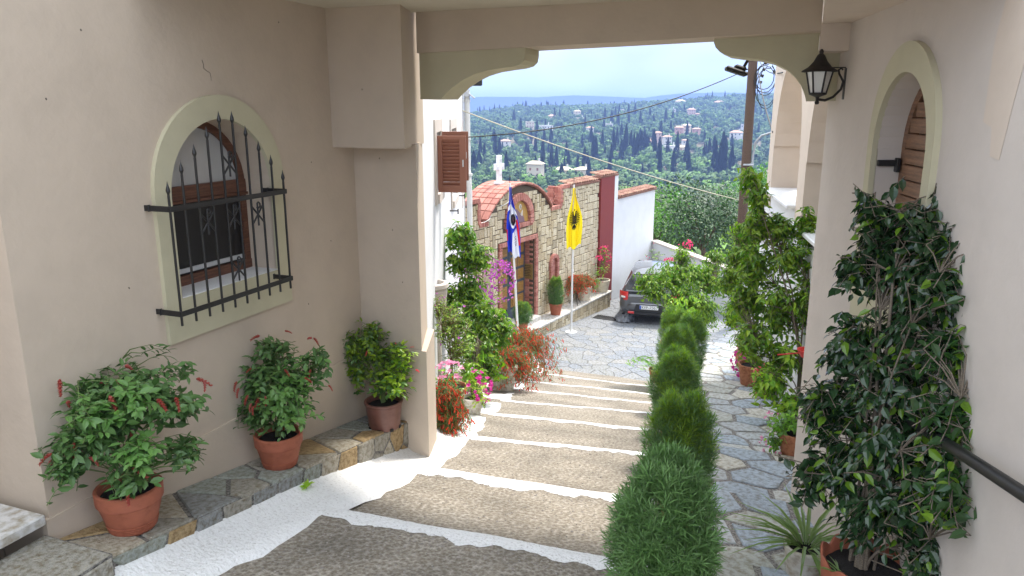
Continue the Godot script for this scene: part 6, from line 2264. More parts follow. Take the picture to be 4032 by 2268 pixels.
	foliage(o, e, 45, 6, "small", Vector2(0.045, 0.065), [[M.leaf_shrimp, 0.7], [M.petal_bract, 0.3]], V(0, 0.22, 0), 319, 120, 0.3, 0.13, M.stem_red, 6, 0.004)
	scatter(o, "flower", flower_mesh("bract"), M.petal_coral, around_env(e, 14, 0.045, 320, 1.0, 0.3, 0.0))
	# red plastic support clipped to the fig
	o = thing("red_basket", "red plastic hanging basket caught in the fig by the wall", "basket", at(V(0.20, -0.72, -7.35)))
	var b := MB.new()
	b.lathe(I, PackedVector2Array([Vector2(0.03, 0.0), Vector2(0.05, 0.01), Vector2(0.085, 0.07), Vector2(0.09, 0.085), Vector2(0.08, 0.085), Vector2(0.045, 0.02)]), 14)
	obj("bowl", b, M.plastic_red, o)
	b = MB.new()
	b.tube(PackedVector3Array([V(-0.26, 0.0, 0), V(-0.08, 0.04, 0), V(0.08, 0.08, 0), V(0.25, 0.07, 0)]), 0.008, 0.008, 5)
	obj("handle", b, M.plastic_red, o)
	# the round-headed drooping fig by the car
	o = thing("ficus_tree", "broad round headed weeping fig hiding most of the car", "potted plant", at(V(-2.05, -3.20, -14.2)))
	pot(o, M.terracotta_old, 0.26, 0.2, 0.36, 0.04)
	e = [[V(-0.01, 1.67, -0.18), V(0.70, 0.37, 0.63), 2.20], [V(-0.40, 1.53, 0.23), V(0.34, 0.29, 0.31), 1.20], [V(0.52, 1.58, -0.47), V(0.43, 0.39, 0.39), 1.30], [V(0.23, 1.29, 0.27), V(0.56, 0.32, 0.51), 1.50], [V(0.08, 0.96, 0.41), V(0.29, 0.23, 0.26), 0.60], [V(0.54, 1.05, -0.01), V(0.42, 0.34, 0.38), 1.00], [V(0.03, 2.05, -0.29), V(0.19, 0.17, 0.17), 0.50], [V(0.61, 1.99, -0.83), V(0.32, 0.20, 0.28), 0.50], [V(0.12, 0.69, 0.58), V(0.22, 0.22, 0.20), 0.50], [V(0.46, 0.77, 0.43), V(0.30, 0.22, 0.27), 0.60], [V(-0.65, 1.56, 0.10), V(0.15, 0.17, 0.14), 0.30]]
	foliage(o, e, 1350, 7, "weep", Vector2(0.065, 0.105), [[M.leaf_mid, 0.5], [M.leaf_bright, 0.5]], V(0, 0.3, 0), 321, 300, 0.9, 0.26, M.bark_pale, 6, 0.02, 0.45)
	o = thing("fern", "feathery arching fern in a terracotta pot at the corner of the plaza", "potted plant", at(V(-2.20, -3.38, -13.3)))
	pot(o, M.terracotta_old, 0.15, 0.11, 0.26, 0.04)
	b = MB.new()
	for k in 34:
		var a := rng.randf() * TAU
		var pts := PackedVector3Array()
		var l := rf(0.3, 0.6)
		for i in 7:
			var u := i / 6.0
			pts.append(V(cos(a) * l * u, 0.24 + 0.42 * sin(u * 2.4) * l, sin(a) * l * u))
		b.tube(pts, 0.004, 0.0015, 3, false)
		for i in range(2, 7):
			for s in [-1.0, 1.0]:
				var z := V(-sin(a) * s, -0.35, cos(a) * s).normalized()
				var x := V(cos(a), 0, sin(a))
				b.leaf(Transform3D(Basis(x, z.cross(x), z), pts[i]), 0.09, 0.03, 0.2, 0.2)
	obj("fronds", b, M.leaf_mid, o).set_meta("kind", "stuff")

func scallop_pot(o: Node3D, m: Material, rt: float, rb: float, h: float) -> void:
	var b := MB.new()
	var rows := []
	var n := 72
	for k in 7:
		var row := PackedVector3Array()
		for i in n:
			var a := -TAU * i / n
			var lobe := absf(sin(a * 5.0))
			var u := k / 5.0
			var r := lerpf(rb, rt, pow(minf(u, 1.0), 0.8)) * (1.0 + 0.05 * lobe * minf(u, 1.0))
			var y := h * minf(u, 1.0) - (1.0 - lobe) * 0.045 * pow(minf(u, 1.0), 3)
			if k == 6: r -= 0.016
			row.append(V(cos(a) * r, y, -sin(a) * r))
		rows.append(row)
	for i in rows.size(): rows[i].reverse()
	var inner := PackedVector3Array()
	for p in rows[6]: inner.append(V(p.x * 0.93, h - 0.10, p.z * 0.93))
	rows.append(inner)
	b.sheet(rows, false, true)
	obj("pot", b, m, o)
	b = MB.new()
	for k in 24:
		var a0 := TAU * k / 24.0
		var a1 := TAU * (k + 1) / 24.0
		b.t(V(0, h - 0.06, 0), V(cos(a0) * rt * 0.95, h - 0.075, -sin(a0) * rt * 0.95), V(cos(a1) * rt * 0.95, h - 0.075, -sin(a1) * rt * 0.95))
	obj("soil", b, M.soil, o)
	for k in 9:
		var a := rf(1.2, 4.2)
		var z := V(cos(a), rf(0.6, 1.5), -sin(a)).normalized()
		var x := V(0, 1, 0).cross(z).normalized()
		var s := rf(0.1, 0.2)
		piece("sprout", leaf_unit("strap")[1], M.leaf_grass, o, Transform3D(Basis(x, z.cross(x), z).scaled_local(V(s, s, s)), V(-0.12 + rf(-0.02, 0.02), h - 0.06, 0.12)))

# --- the plants on the platform by the gate
func gate_plants() -> void:
	var o := thing("dwarf_conifer", "egg shaped dwarf conifer in a terracotta pot on the platform", "potted plant", GW * at(V(1.86, -3.925, 0.30)))
	kochia(o, M.terracotta, 0.74, 0.19, 1500, 401, 0.185, 0.32, ["leaf_fine", "leaf_bright"])
	o = thing("coral_plant", "wispy coral plant with orange flowers in a cream pot on the platform", "potted plant", GW * at(V(3.75, -3.925, 0.26)))
	pot(o, M.pot_cream, 0.235, 0.17, 0.42, 0.05)
	coral(o, V(0, 0.4, 0), V(0.55, 0.42, 0.4), 150, 402, 6, Vector3.ZERO, 0.75)
	o = thing("plant_stand", "spindly iron stand with a trailing coral plant left of the cream pot", "potted plant", GW * at(V(3.15, -3.925, 0.28)))
	var b := MB.new()
	for k in 3:
		var a := TAU * k / 3.0 + 0.3
		b.tube(PackedVector3Array([V(cos(a) * 0.2, 0, sin(a) * 0.2), V(cos(a) * 0.07, 0.2, sin(a) * 0.07), V(cos(a) * 0.10, 0.5, sin(a) * 0.10)]), 0.008, 0.008, 5)
	obj("stand", b, M.iron_brown, o)
	b = MB.new()
	b.lathe(at(V(0, 0.48, 0)), PackedVector2Array([Vector2(0, 0), Vector2(0.09, 0), Vector2(0.14, 0.18), Vector2(0.145, 0.2), Vector2(0.12, 0.2), Vector2(0.1, 0.16), Vector2(0.0, 0.15)]), 18)
	obj("pot", b, M.terracotta_old, o)
	coral(o, V(0, 0.66, 0), V(0.42, 0.34, 0.35), 130, 403, 8, Vector3.ZERO, 1.3)
	o = thing("bougainvillea", "bougainvillea with hot pink bracts in a cream pot before the red pillar", "potted plant", GW * at(V(4.98, -3.925, 0.30)))
	pot(o, M.pot_cream, 0.235, 0.17, 0.38, 0.05)
	var e := [[V(-0.05, 0.75, 0.0), V(0.28, 0.34, 0.28), 1.2], [V(0.12, 1.05, 0.0), V(0.32, 0.26, 0.3), 0.9], [V(-0.42, 0.45, 0.0), V(0.2, 0.42, 0.2), 0.7], [V(0.05, 1.3, 0.0), V(0.2, 0.14, 0.2), 0.4]]
	bougainvillea(o, e, 90, 30, 404, M.petal_hot, V(0, 0.34, 0), 200, 0.07)
	scatter(o, "blossom", flower_mesh("bract"), M.petal_hot, around_env([[V(0.02, 1.32, 0.0), V(0.14, 0.1, 0.14), 1], [V(-0.28, 1.08, 0.0), V(0.12, 0.1, 0.12), 1], [V(0.4, 0.98, 0), V(0.1, 0.08, 0.1), 1]], 45, 0.07, 405, 0.9, 0.4, 0.0), 60)
	o = thing("bougainvillea", "sparse bougainvillea with hot pink bracts climbing behind the car", "plant", at(V(-4.3, -4.75, -24.6)))
	e = [[V(0.0, 1.5, 0.0), V(0.4, 0.5, 0.4), 1.2], [V(-0.25, 1.15, 0.2), V(0.35, 0.3, 0.3), 0.8], [V(0.9, 1.75, 0.1), V(0.5, 0.3, 0.3), 0.6]]
	bougainvillea(o, e, 90, 20, 406, M.petal_hot, V(0, 0, 0), 150, 0.07)
	scatter(o, "blossom", flower_mesh("bract"), M.petal_hot, around_env([[V(-0.3, 1.2, 0.3), V(0.22, 0.26, 0.2), 1], [V(1.05, 2.05, 0.1), V(0.16, 0.14, 0.14), 1], [V(0.6, 1.5, 0.3), V(0.3, 0.1, 0.2), 0.6]], 70, 0.08, 407, 0.9, 0.2, 0.0), 80)

# ---------------------------------------------------------------- lamp, rail, poles, wires, flags
func gnd(z: float) -> float: return ramp_y(z) + 0.03

func street_things() -> void:
	var rw := yaw_frame(V(0.145, 0, -6.0), V(0.208, 0, 0.978))
	# handrail
	var o := thing("handrail", "black iron handrail sloping down along the right wall", "handrail")
	var b := MB.new()
	var p := PackedVector3Array()
	for i in 10:
		var lx := 1.5 + 0.35 * i
		p.append(rw * V(lx, 0.235 + 0.165 * (lx - 2.57), 0.075))
	b.tube(p, 0.0245, 0.0245, 12)
	obj("rail", b, M.iron, o)
	for lx in [2.0, 3.45, 4.3]:
		b = MB.new()
		var y: float = 0.235 + 0.165 * (lx - 2.57)
		b.tube(PackedVector3Array([rw * V(lx, y - 0.02, 0.075), rw * V(lx, y - 0.07, 0.06), rw * V(lx, y - 0.09, 0.0)]), 0.009, 0.009, 6)
		obj("bracket", b, M.iron, o)
	for lx in [2.72, 2.79]:
		b = MB.new()
		var y: float = 0.235 + 0.165 * (lx - 2.57)
		b.tube(PackedVector3Array([rw * V(lx - 0.006, y - 0.001, 0.075), rw * V(lx + 0.006, y + 0.001, 0.075)]), 0.027, 0.027, 12)
		obj("weld", b, M.iron, o)
	# wall lantern
	var lp := rw * V(0.39, 0.0, 0.165)
	o = thing("wall_lantern", "dark hexagonal carriage lantern on a curled bracket on the right wall", "lantern", Transform3D(rw.basis, V(lp.x, 1.63, lp.z)))
	b = MB.new()
	b.lathe(I, PackedVector2Array([Vector2(0.118, 0.214), Vector2(0.112, 0.222), Vector2(0.075, 0.245), Vector2(0.045, 0.28), Vector2(0.026, 0.318), Vector2(0.013, 0.33), Vector2(0.015, 0.345), Vector2(0.007, 0.358), Vector2(0.0, 0.36)]), 12)
	b.lathe(I, PackedVector2Array([Vector2(0.0, 0.213), Vector2(0.118, 0.213)]), 12)
	obj("roof", b, M.iron_brown, o)
	for k in 6:
		var a0 := TAU * k / 6.0 + 0.26
		var a1 := TAU * (k + 1) / 6.0 + 0.26
		var t0 := V(cos(a0), 0, -sin(a0))
		var t1 := V(cos(a1), 0, -sin(a1))
		b = MB.new()
		b.tube(PackedVector3Array([t0 * 0.052 + V(0, 0.075, 0), t0 * 0.082 + V(0, 0.213, 0)]), 0.0065, 0.0065, 5)
		obj("glazing_bar", b, M.iron_brown, o)
		b = MB.new()
		b.q(t0 * 0.050 + V(0, 0.078, 0), t1 * 0.050 + V(0, 0.078, 0), t1 * 0.079 + V(0, 0.212, 0), t0 * 0.079 + V(0, 0.212, 0))
		obj("pane", b, M.frosted, o)
	b = MB.new()
	b.lathe(I, PackedVector2Array([Vector2(0.0, 0.0), Vector2(0.012, 0.003), Vector2(0.016, 0.014), Vector2(0.010, 0.026), Vector2(0.012, 0.045), Vector2(0.016, 0.05), Vector2(0.058, 0.066), Vector2(0.06, 0.078), Vector2(0.0, 0.08)]), 12)
	obj("base", b, M.iron_brown, o)
	b = MB.new()
	p = PackedVector3Array([V(0, 0.035, 0), V(0, 0.028, -0.05), V(0, 0.05, -0.10), V(0, 0.10, -0.145), V(0, 0.15, -0.155), V(0, 0.20, -0.125), V(0, 0.225, -0.12), V(0, 0.235, -0.135), V(0, 0.225, -0.147)])
	b.tube(p, 0.0095, 0.006, 8)
	obj("scroll_arm", b, M.iron_brown, o)
	b = MB.new()
	b.cbox(at(V(0, 0.135, -0.173)), V(0.055, 0.21, 0.022), 0.006)
	obj("wall_plate", b, M.iron, o)
	b = MB.new()
	var io := o.transform.affine_inverse()
	b.tube(PackedVector3Array([io * V(-0.27, 1.935, -5.81), io * V(-0.19, 1.905, -5.81), io * V(-0.08, 1.88, -5.81), io * V(0.02, 1.885, -5.81), io * V(0.13, 1.88, -5.80), V(0, 0.24, -0.168)]), 0.004, 0.004, 5)
	obj("cable", b, M.cable_black, o)
	# floodlight hanging beyond the bracket
	o = thing("floodlight", "brown floodlight hung on an arm under the right bracket of the arch", "floodlight", Transform3D(Basis(V(0, 1, 0), 0.2), V(-0.53, 1.885, -6.22)))
	b = MB.new()
	b.cbox(Transform3D(Basis(V(0, 0, 1), -0.32), V(0, 0, 0)), V(0.17, 0.035, 0.14), 0.01)
	b.cbox(Transform3D(Basis(V(0, 0, 1), -0.32), V(0.03, 0.025, 0)), V(0.09, 0.03, 0.10), 0.01)
	obj("housing", b, M.iron_brown, o)
	b = MB.new()
	b.tube(PackedVector3Array([V(0.05, 0.02, 0), V(0.09, 0.11, 0.06)]), 0.012, 0.012, 6)
	obj("arm", b, M.iron_brown, o)
	# utility pole with lamp arm and a coil of cable
	var pz := -21.2
	o = thing("utility_pole", "weathered wooden utility pole beyond the end of the path", "pole", at(V(-1.38, -4.6, pz)))
	b = MB.new()
	b.tube(PackedVector3Array([V(0, 0, 0), V(0, 3.0, 0), V(-0.01, 6.0, 0), V(-0.02, 8.4, 0)]), 0.135, 0.115, 14)
	obj("pole", b, M.pole_wood, o)
	b = MB.new()
	p = PackedVector3Array([V(0.15, 4.0, 0.05), V(0.16, 5.0, 0.05), V(0.20, 5.35, 0.05), V(0.34, 5.52, 0.06), V(0.8, 5.68, 0.1)])
	b.tube(p, 0.03, 0.028, 8)
	obj("lamp_arm", b, M.steel, o)
	b = MB.new()
	b.cbox(Transform3D(Basis(V(0, 0, 1), 0.12), V(0.92, 5.69, 0.1)), V(0.44, 0.10, 0.16), 0.03)
	obj("street_lamp_head", b, M.grey_plastic, o)
	for y in [4.15, 4.75]:
		b = MB.new()
		b.cbox(at(V(0.06, y, 0.03)), V(0.26, 0.05, 0.26), 0.01)
		obj("clamp", b, M.steel, o)
	b = MB.new()
	for k in 5:
		var c := V(0.30 + 0.02 * k, 7.0 + 0.06 * (k % 3), 0.12 - 0.03 * k)
		var loop := PackedVector3Array()
		for i in 15:
			var a := TAU * i / 14.0 * 0.95 + 1.3
			loop.append(c + V(cos(a) * (0.24 + 0.03 * (k % 2)), sin(a) * (0.30 + 0.06 * k) - (0.08 * k), 0.05 * sin(a * 2.0)))
		b.tube(loop, 0.011, 0.011, 4)
	obj("cable_coil", b, M.cable_black, o).set_meta("kind", "stuff")
	for k in 4:
		b = MB.new()
		b.lathe(Transform3D(Basis(V(0, 0, 1), 1.2), V(0.34 - 0.03 * k, 7.35 - 0.16 * k, 0.1)), PackedVector2Array([Vector2(0, 0), Vector2(0.035, 0), Vector2(0.045, 0.03), Vector2(0.03, 0.045), Vector2(0.04, 0.07), Vector2(0, 0.08)]), 8)
		obj("insulator", b, M.iron_brown, o)
	wire(V(-6.75, 1.02, -14.6), V(-1.5, 2.62, pz + 0.1), 0.35, 0.013, M.cable_black, "black power cable running from the white house up to the pole")
	wire(V(-6.8, 1.60, -14.6), V(-1.5, -0.80, pz + 0.1), 0.12, 0.012, M.cable_beige, "beige cable sloping down from the white house to the pole")
	wire(V(-1.25, 2.55, pz), V(-0.45, 1.25, -12.5), 0.1, 0.014, M.cable_black, "thick black cable dropping from the pole to the arcade")
	wire(V(-1.3, 2.95, pz), V(-0.35, 2.1, -11.5), 0.15, 0.009, M.cable_black, "thin upper cable from the pole to the arcade")
	wire(V(-1.4, 3.5, pz), V(-9.5, 6.2, -34.0), 0.1, 0.01, M.cable_black, "thin cable rising from the pole under the beam")
	# flags
	flag_pole(V(-5.99, ramp_y(-16.07), -16.07), 4.05, V(-0.05, 0, 0.02), "white pole with a furled blue and white flag bearing a round emblem", blue_flag(), 1.68, 0.31, 61)
	flag_pole(V(-5.41, ramp_y(-18.54), -18.54), 3.95, V(0.0, 0, 0.0), "white pole with a furled yellow flag bearing a black eagle", yellow_flag(), 1.62, 0.42, 62)
	# drain grate
	var gx := Transform3D(Basis(V(0, 1, 0), -0.15), V(-4.95, ramp_y(-20.6) + 0.016, -20.6))
	o = thing("drain_grate", "small dark iron drain grate set in the flagstones", "drain", gx)
	b = MB.new()
	for s in [-1.0, 1.0]:
		b.bx(I, V(-0.33, -0.02, s * 0.17 - 0.02), V(0.33, 0.006, s * 0.17 + 0.02))
		b.bx(I, V(s * 0.33 - 0.02, -0.02, -0.19), V(s * 0.33 + 0.02, 0.0055, 0.19))
	obj("frame", b, M.iron, o)
	for k in 9:
		b = MB.new()
		b.bx(I, V(-0.29 + 0.066 * k, -0.02, -0.15), V(-0.255 + 0.066 * k, 0.003, 0.15))
		obj("bar", b, M.iron, o)

func wire(a: Vector3, c: Vector3, sag: float, r: float, m: Material, label: String) -> void:
	var p := PackedVector3Array()
	for i in 25:
		var u := i / 24.0
		p.append(a.lerp(c, u) - V(0, sag * 4.0 * u * (1.0 - u), 0))
	var b := MB.new()
	b.tube(p, r, r, 5)
	tag(obj("cable", b, m), label, "cable")

func flag_pole(at0: Vector3, h: float, lean: Vector3, label: String, tex: Texture2D, fh: float, fw: float, sd: int) -> void:
	var o := thing("flagpole", label, "flagpole", at(at0))
	var b := MB.new()
	b.tube(PackedVector3Array([V(0, 0, 0), V(0, h * 0.45, 0) + lean * 0.45 * h, V(0, h, 0) + lean * h]), 0.03, 0.024, 12)
	obj("pole", b, M.pole_white, o)
	b = MB.new()
	b.tube(PackedVector3Array([V(0, h * 0.42, 0) + lean * 0.42 * h, V(0, h * 0.42 + 0.06, 0) + lean * 0.43 * h]), 0.036, 0.036, 10)
	obj("joint", b, M.pole_white, o)
	var top := V(0, h, 0) + lean * h
	b = MB.new()
	b.tube(PackedVector3Array([top, top + V(0, 0.2, 0)]), 0.008, 0.006, 5)
	b.box(at(top + V(0, 0.15, 0)), V(0.09, 0.012, 0.012))
	obj("finial", b, M.iron_brown, o)
	b = MB.new()
	b.lathe(I, PackedVector2Array([Vector2(0.16, 0), Vector2(0.16, 0.012), Vector2(0.05, 0.016), Vector2(0.032, 0.08)]), 14)
	obj("base", b, M.pole_white, o)
	# the cloth hangs in folds from the top
	var rows := []
	var r := RandomNumberGenerator.new()
	r.seed = sd
	var n := 26
	var vd := V(at0.x, 0, at0.z - 0.0).normalized()
	var side := V(-vd.z, 0, vd.x)
	for i in 25:
		var u := 1.0 - i / 24.0      # row 0 is the bottom
		var y := h - 0.08 - fh * u
		var w := fw * (0.16 + 0.84 * smoothstep(0.0, 0.55, u)) * (1.0 - 0.22 * smoothstep(0.6, 1.0, u))
		var row := PackedVector3Array()
		for k in n:
			var s := float(k) / (n - 1)
			var fold := sin(s * TAU * 2.2 + u * 1.6) * 0.055 * (0.5 + 0.5 * (1.0 - absf(u - 0.6))) + sin(s * TAU * 4.6 + 1.0 + u * 3.0) * 0.018
			var x := (s - 0.42) * w + 0.02 * sin(u * 5.0 + s * 3.0)
			var yy := y + (0.05 * sin(s * 9.0) - 0.10 * absf(s - 0.6) * 0.0) * u + (0.16 * (1.0 - s) * u if sd == 61 else 0.14 * s * u)
			row.append(V(0, yy, 0) + lean * yy + side * x - vd * (0.04 + fold))
		rows.append(row)
	b = MB.new()
	b.sheet(rows)
	var m := StandardMaterial3D.new()
	m.resource_name = "flag_cloth"
	m.albedo_texture = tex
	m.roughness = 0.85
	m.backlight_enabled = true
	m.backlight = Color(0.35, 0.35, 0.35)
	m.cull_mode = BaseMaterial3D.CULL_DISABLED
	obj("flag", b, m, o)

func fill_poly(im: Image, pts: Array, c: Color) -> void:
	var p := PackedVector2Array()
	for q in pts: p.append(q)
	var lo := p[0]
	var hi := p[0]
	for q in p:
		lo = lo.min(q)
		hi = hi.max(q)
	for y in range(maxi(0, int(lo.y)), mini(im.get_height(), int(hi.y) + 2)):
		for x in range(maxi(0, int(lo.x)), mini(im.get_width(), int(hi.x) + 2)):
			if Geometry2D.is_point_in_polygon(Vector2(x, y), p): im.set_pixel(x, y, c)

func fill_disc(im: Image, c: Vector2, r: float, col: Color) -> void:
	for y in range(maxi(0, int(c.y - r)), mini(im.get_height(), int(c.y + r) + 1)):
		for x in range(maxi(0, int(c.x - r)), mini(im.get_width(), int(c.x + r) + 1)):
			if Vector2(x, y).distance_to(c) <= r: im.set_pixel(x, y, col)

func yellow_flag() -> ImageTexture:
	var w := 192
	var h := 512
	var im := Image.create(w, h, false, Image.FORMAT_RGB8)
	im.fill(Color(1.0, 0.91, 0.10))
	var k := Color(0.05, 0.04, 0.03)
	var o := Vector2(100, 265)
	# a two-headed eagle: wings as rows of feathers, body, heads, tail
	for s in [-1.0, 1.0]:
		for i in 9:
			var a := -0.9 + i * 0.24
			var st := o + Vector2(s * 12, -24 + i * 6)
			var d := Vector2(s * cos(a), sin(a))
			var l := 62.0 - absf(i - 3) * 4.0
			var nn := Vector2(-d.y, d.x) * 3.4
			fill_poly(im, [st - nn, st + d * l * 0.8 - nn, st + d * l, st + d * l * 0.8 + nn, st + nn], k)
		fill_poly(im, [o + Vector2(s * 4, -34), o + Vector2(s * 14, -62), o + Vector2(s * 26, -70), o + Vector2(s * 40, -62), o + Vector2(s * 26, -58), o + Vector2(s * 20, -34)], k)
		fill_disc(im, o + Vector2(s * 23, -64), 8, k)
		fill_poly(im, [o + Vector2(s * 6, 34), o + Vector2(s * 26, 62), o + Vector2(s * 18, 66), o + Vector2(s * 2, 40)], k)
	fill_poly(im, [o + Vector2(-16, -36), o + Vector2(16, -36), o + Vector2(18, 0), o + Vector2(10, 34), o + Vector2(-10, 34), o + Vector2(-18, 0)], k)
	for i in 5:
		var a := PI * 0.5 + (i - 2) * 0.22
		var d := Vector2(cos(a), sin(a))
		var nn := Vector2(-d.y, d.x) * 3.5
		var st := o + Vector2(0, 30)
		fill_poly(im, [st - nn, st + d * 50 - nn, st + d * 56, st + d * 50 + nn, st + nn], k)
	fill_poly(im, [o + Vector2(-14, -92), o + Vector2(-8, -80), o + Vector2(8, -80), o + Vector2(14, -92), o + Vector2(5, -86), o + Vector2(0, -98), o + Vector2(-5, -86)], k)
	for i in 7: fill_disc(im, o + Vector2(-9 + (i % 2) * 12, -26 + i * 8), 2.2, Color(0.98, 0.83, 0.05))
	return ImageTexture.create_from_image(im)

func blue_flag() -> ImageTexture:
	var w := 192
	var h := 512
	var im := Image.create(w, h, false, Image.FORMAT_RGB8)
	var bl := Color(0.10, 0.22, 0.78)
	var wh := Color(0.92, 0.93, 0.97)
	im.fill(bl)
	fill_poly(im, [Vector2(0, 150), Vector2(70, 120), Vector2(192, 175), Vector2(192, 205), Vector2(60, 170), Vector2(0, 190)], wh)
	fill_disc(im, Vector2(104, 232), 62, wh)
	fill_disc(im, Vector2(110, 232), 42, Color(0.06, 0.06, 0.12))
	fill_disc(im, Vector2(116, 228), 20, Color(0.30, 0.16, 0.18))
	fill_poly(im, [Vector2(150, 250), Vector2(178, 230), Vector2(188, 420), Vector2(166, 430)], Color(0.85, 0.08, 0.12))
	fill_poly(im, [Vector2(60, 512), Vector2(96, 330), Vector2(150, 300), Vector2(165, 430), Vector2(176, 512)], wh)
	# a line of capitals up the white panel
	var k := Color(0.05, 0.05, 0.1)
	for q in [[118, 360, 20, 3], [118, 372, 20, 3], [118, 382, 20, 3], [126, 374, 3, 10], [118, 396, 20, 3], [118, 398, 3, 8], [127, 398, 3, 8], [118, 412, 20, 3], [118, 424, 20, 3], [127, 412, 3, 12]]:
		im.fill_rect(Rect2i(q[0], q[1], q[2], q[3]), k)
	fill_poly(im, [Vector2(0, 330), Vector2(18, 330), Vector2(14, 420), Vector2(0, 420)], Color(0.80, 0.10, 0.14))
	return ImageTexture.create_from_image(im)

# ---------------------------------------------------------------- the parked car
func car() -> void:
	var zr := -20.35
	var o := thing("parked_car", "dark grey hatchback parked nose in behind the round headed fig", "car", Transform3D(Basis(V(0, 1, 0), 0.10), V(-3.66, ramp_y(zr) + 0.005, zr)))
	var paint := mat("car_paint", lin(0.085, 0.088, 0.095), 0.3, null, 1.0, null, 0.0, {"metallic": 0.4, "clearcoat_enabled": true, "clearcoat": 1.0, "clearcoat_roughness": 0.06})
	var glass := mat("car_glass", lin(0.01, 0.012, 0.014), 0.05, null, 1.0, null, 0.0, {"metallic_specular": 0.8})
	var rubber := mat("rubber", lin(0.012, 0.012, 0.012), 0.85)
	# lower body: rings of points round the section, from tail to nose (z is backwards to the viewer)
	var st := [[0.06, 0.80, 0.42, 0.78], [0.0, 0.93, 0.36, 0.86], [-0.10, 0.985, 0.33, 0.93], [-0.45, 1.0, 0.30, 0.95], [-1.2, 1.0, 0.26, 0.945], [-2.2, 1.0, 0.26, 0.93], [-2.8, 0.99, 0.28, 0.90], [-3.4, 0.96, 0.30, 0.80], [-3.72, 0.86, 0.33, 0.70], [-3.82, 0.70, 0.40, 0.60]]
	var rows := []
	for q in st:
		var w: float = 0.865 * q[1]
		var y0: float = q[2] - 0.06
		var y1: float = q[3]
		var r := PackedVector3Array()
		var half := [[0.0, y0], [0.6, y0], [0.9, y0 + 0.03], [0.985, y0 + 0.14], [1.0, lerpf(y0, y1, 0.45)], [0.985, lerpf(y0, y1, 0.72)], [0.95, lerpf(y0, y1, 0.92)], [0.88, y1], [0.5, y1 + 0.015], [0.0, y1 + 0.02]]
		for e in half: r.append(V(w * e[0], e[1], q[0]))
		for k in range(half.size() - 2, 0, -1): r.append(V(-w * half[k][0], half[k][1], q[0]))
		rows.append(r)
	var b := MB.new()
	b.sheet(rows, false, true)
	# tail panel
	var c := V(0, 0.6, 0.075)
	for k in rows[0].size(): b.t(c, rows[0][k], rows[0][(k + 1) % rows[0].size()])
	obj("body", b, paint, o)
	# bumper
	b = MB.new()
	rows = []
	for e in [[0.27, 0.70, -0.02], [0.33, 0.80, 0.09], [0.44, 0.84, 0.13], [0.56, 0.845, 0.13], [0.61, 0.84, 0.09], [0.63, 0.82, 0.05]]:
		var r := PackedVector3Array()
		for k in 15:
			var s := k / 7.0 - 1.0
			r.append(V(e[1] * s * (1.0 if absf(s) < 1 else 1.0), e[0], e[2] - 0.32 * pow(absf(s), 5.0)))
		rows.append(r)
	b.sheet(rows)
	var bp := obj("bumper", b, paint, o)
	b = MB.new()
	b.cbox(at(V(0, 0.33, 0.095)), V(1.0, 0.10, 0.06), 0.02)
	obj("diffuser", b, M.black_plastic, bp)
	# tailgate crease and plate recess
	b = MB.new()
	b.prism(at(V(0, 0, 0.137)), PackedVector2Array([Vector2(-0.42, 0.40), Vector2(0.42, 0.40), Vector2(0.36, 0.60), Vector2(-0.36, 0.60)]), 0.01)
	obj("plate_recess", b, M.black_plastic, bp)
	# greenhouse: roof, pillars, panes
	b = MB.new()
	rows = []
	for q in [[-0.30, 1.40, 0.52], [-0.42, 1.455, 0.555], [-0.7, 1.49, 0.58], [-1.3, 1.51, 0.59], [-1.9, 1.47, 0.585], [-2.25, 1.40, 0.57]]:
		var r := PackedVector3Array()
		for k in 9:
			var s := k / 4.0 - 1.0
			r.append(V(q[2] * s, q[1] - 0.05 * s * s * s * s, q[0]))
		rows.append(r)
	b.sheet(rows)
	b.sheet([PackedVector3Array([V(-0.53, 1.385, -0.20), V(0, 1.43, -0.16), V(0.53, 1.385, -0.20)]), PackedVector3Array([V(-0.54, 1.41, -0.42), V(0, 1.475, -0.42), V(0.54, 1.41, -0.42)])])
	obj("roof", b, paint, o)
	b = MB.new()
	for s in [-1.0, 1.0]:
		var f: Array = [V(s * 0.76, 0.94, -0.10), V(s * 0.80, 0.95, -0.62), V(s * 0.60, 1.42, -0.62), V(s * 0.53, 1.40, -0.28)]
		if s < 0: b.q(f[1], f[0], f[3], f[2])
		else: b.q(f[0], f[1], f[2], f[3])
		var g: Array = [V(s * 0.70, 0.94, -0.06), V(s * 0.76, 0.94, -0.10), V(s * 0.53, 1.40, -0.28), V(s * 0.48, 1.40, -0.25)]
		if s < 0: b.q(g[1], g[0], g[3], g[2])
		else: b.q(g[0], g[1], g[2], g[3])
	obj("pillar", b, paint, o)
	b = MB.new()
	b.q(V(-0.70, 0.95, -0.058), V(0.70, 0.95, -0.058), V(0.48, 1.40, -0.248), V(-0.48, 1.40, -0.248))
	obj("rear_window", b, glass, o)
	b = MB.new()
	b.q(V(-0.78, 0.95, -2.5), V(-0.80, 0.95, -0.62), V(-0.60, 1.42, -0.62), V(-0.585, 1.40, -2.1))
	obj("side_window", b, glass, o)
	b = MB.new()
	b.q(V(0.80, 0.95, -0.62), V(0.78, 0.95, -2.5), V(0.585, 1.40, -2.1), V(0.60, 1.42, -0.62))
	obj("side_window", b, glass, o)
	b = MB.new()
	b.q(V(0.74, 0.93, -2.95), V(-0.74, 0.93, -2.95), V(-0.56, 1.40, -2.2), V(0.56, 1.40, -2.2))
	obj("windscreen", b, glass, o)
	b = MB.new()
	b.cbox(at(V(0, 0.945, 0.0)), V(1.36, 0.03, 0.10), 0.012)
	obj("tailgate_lip", b, paint, o)
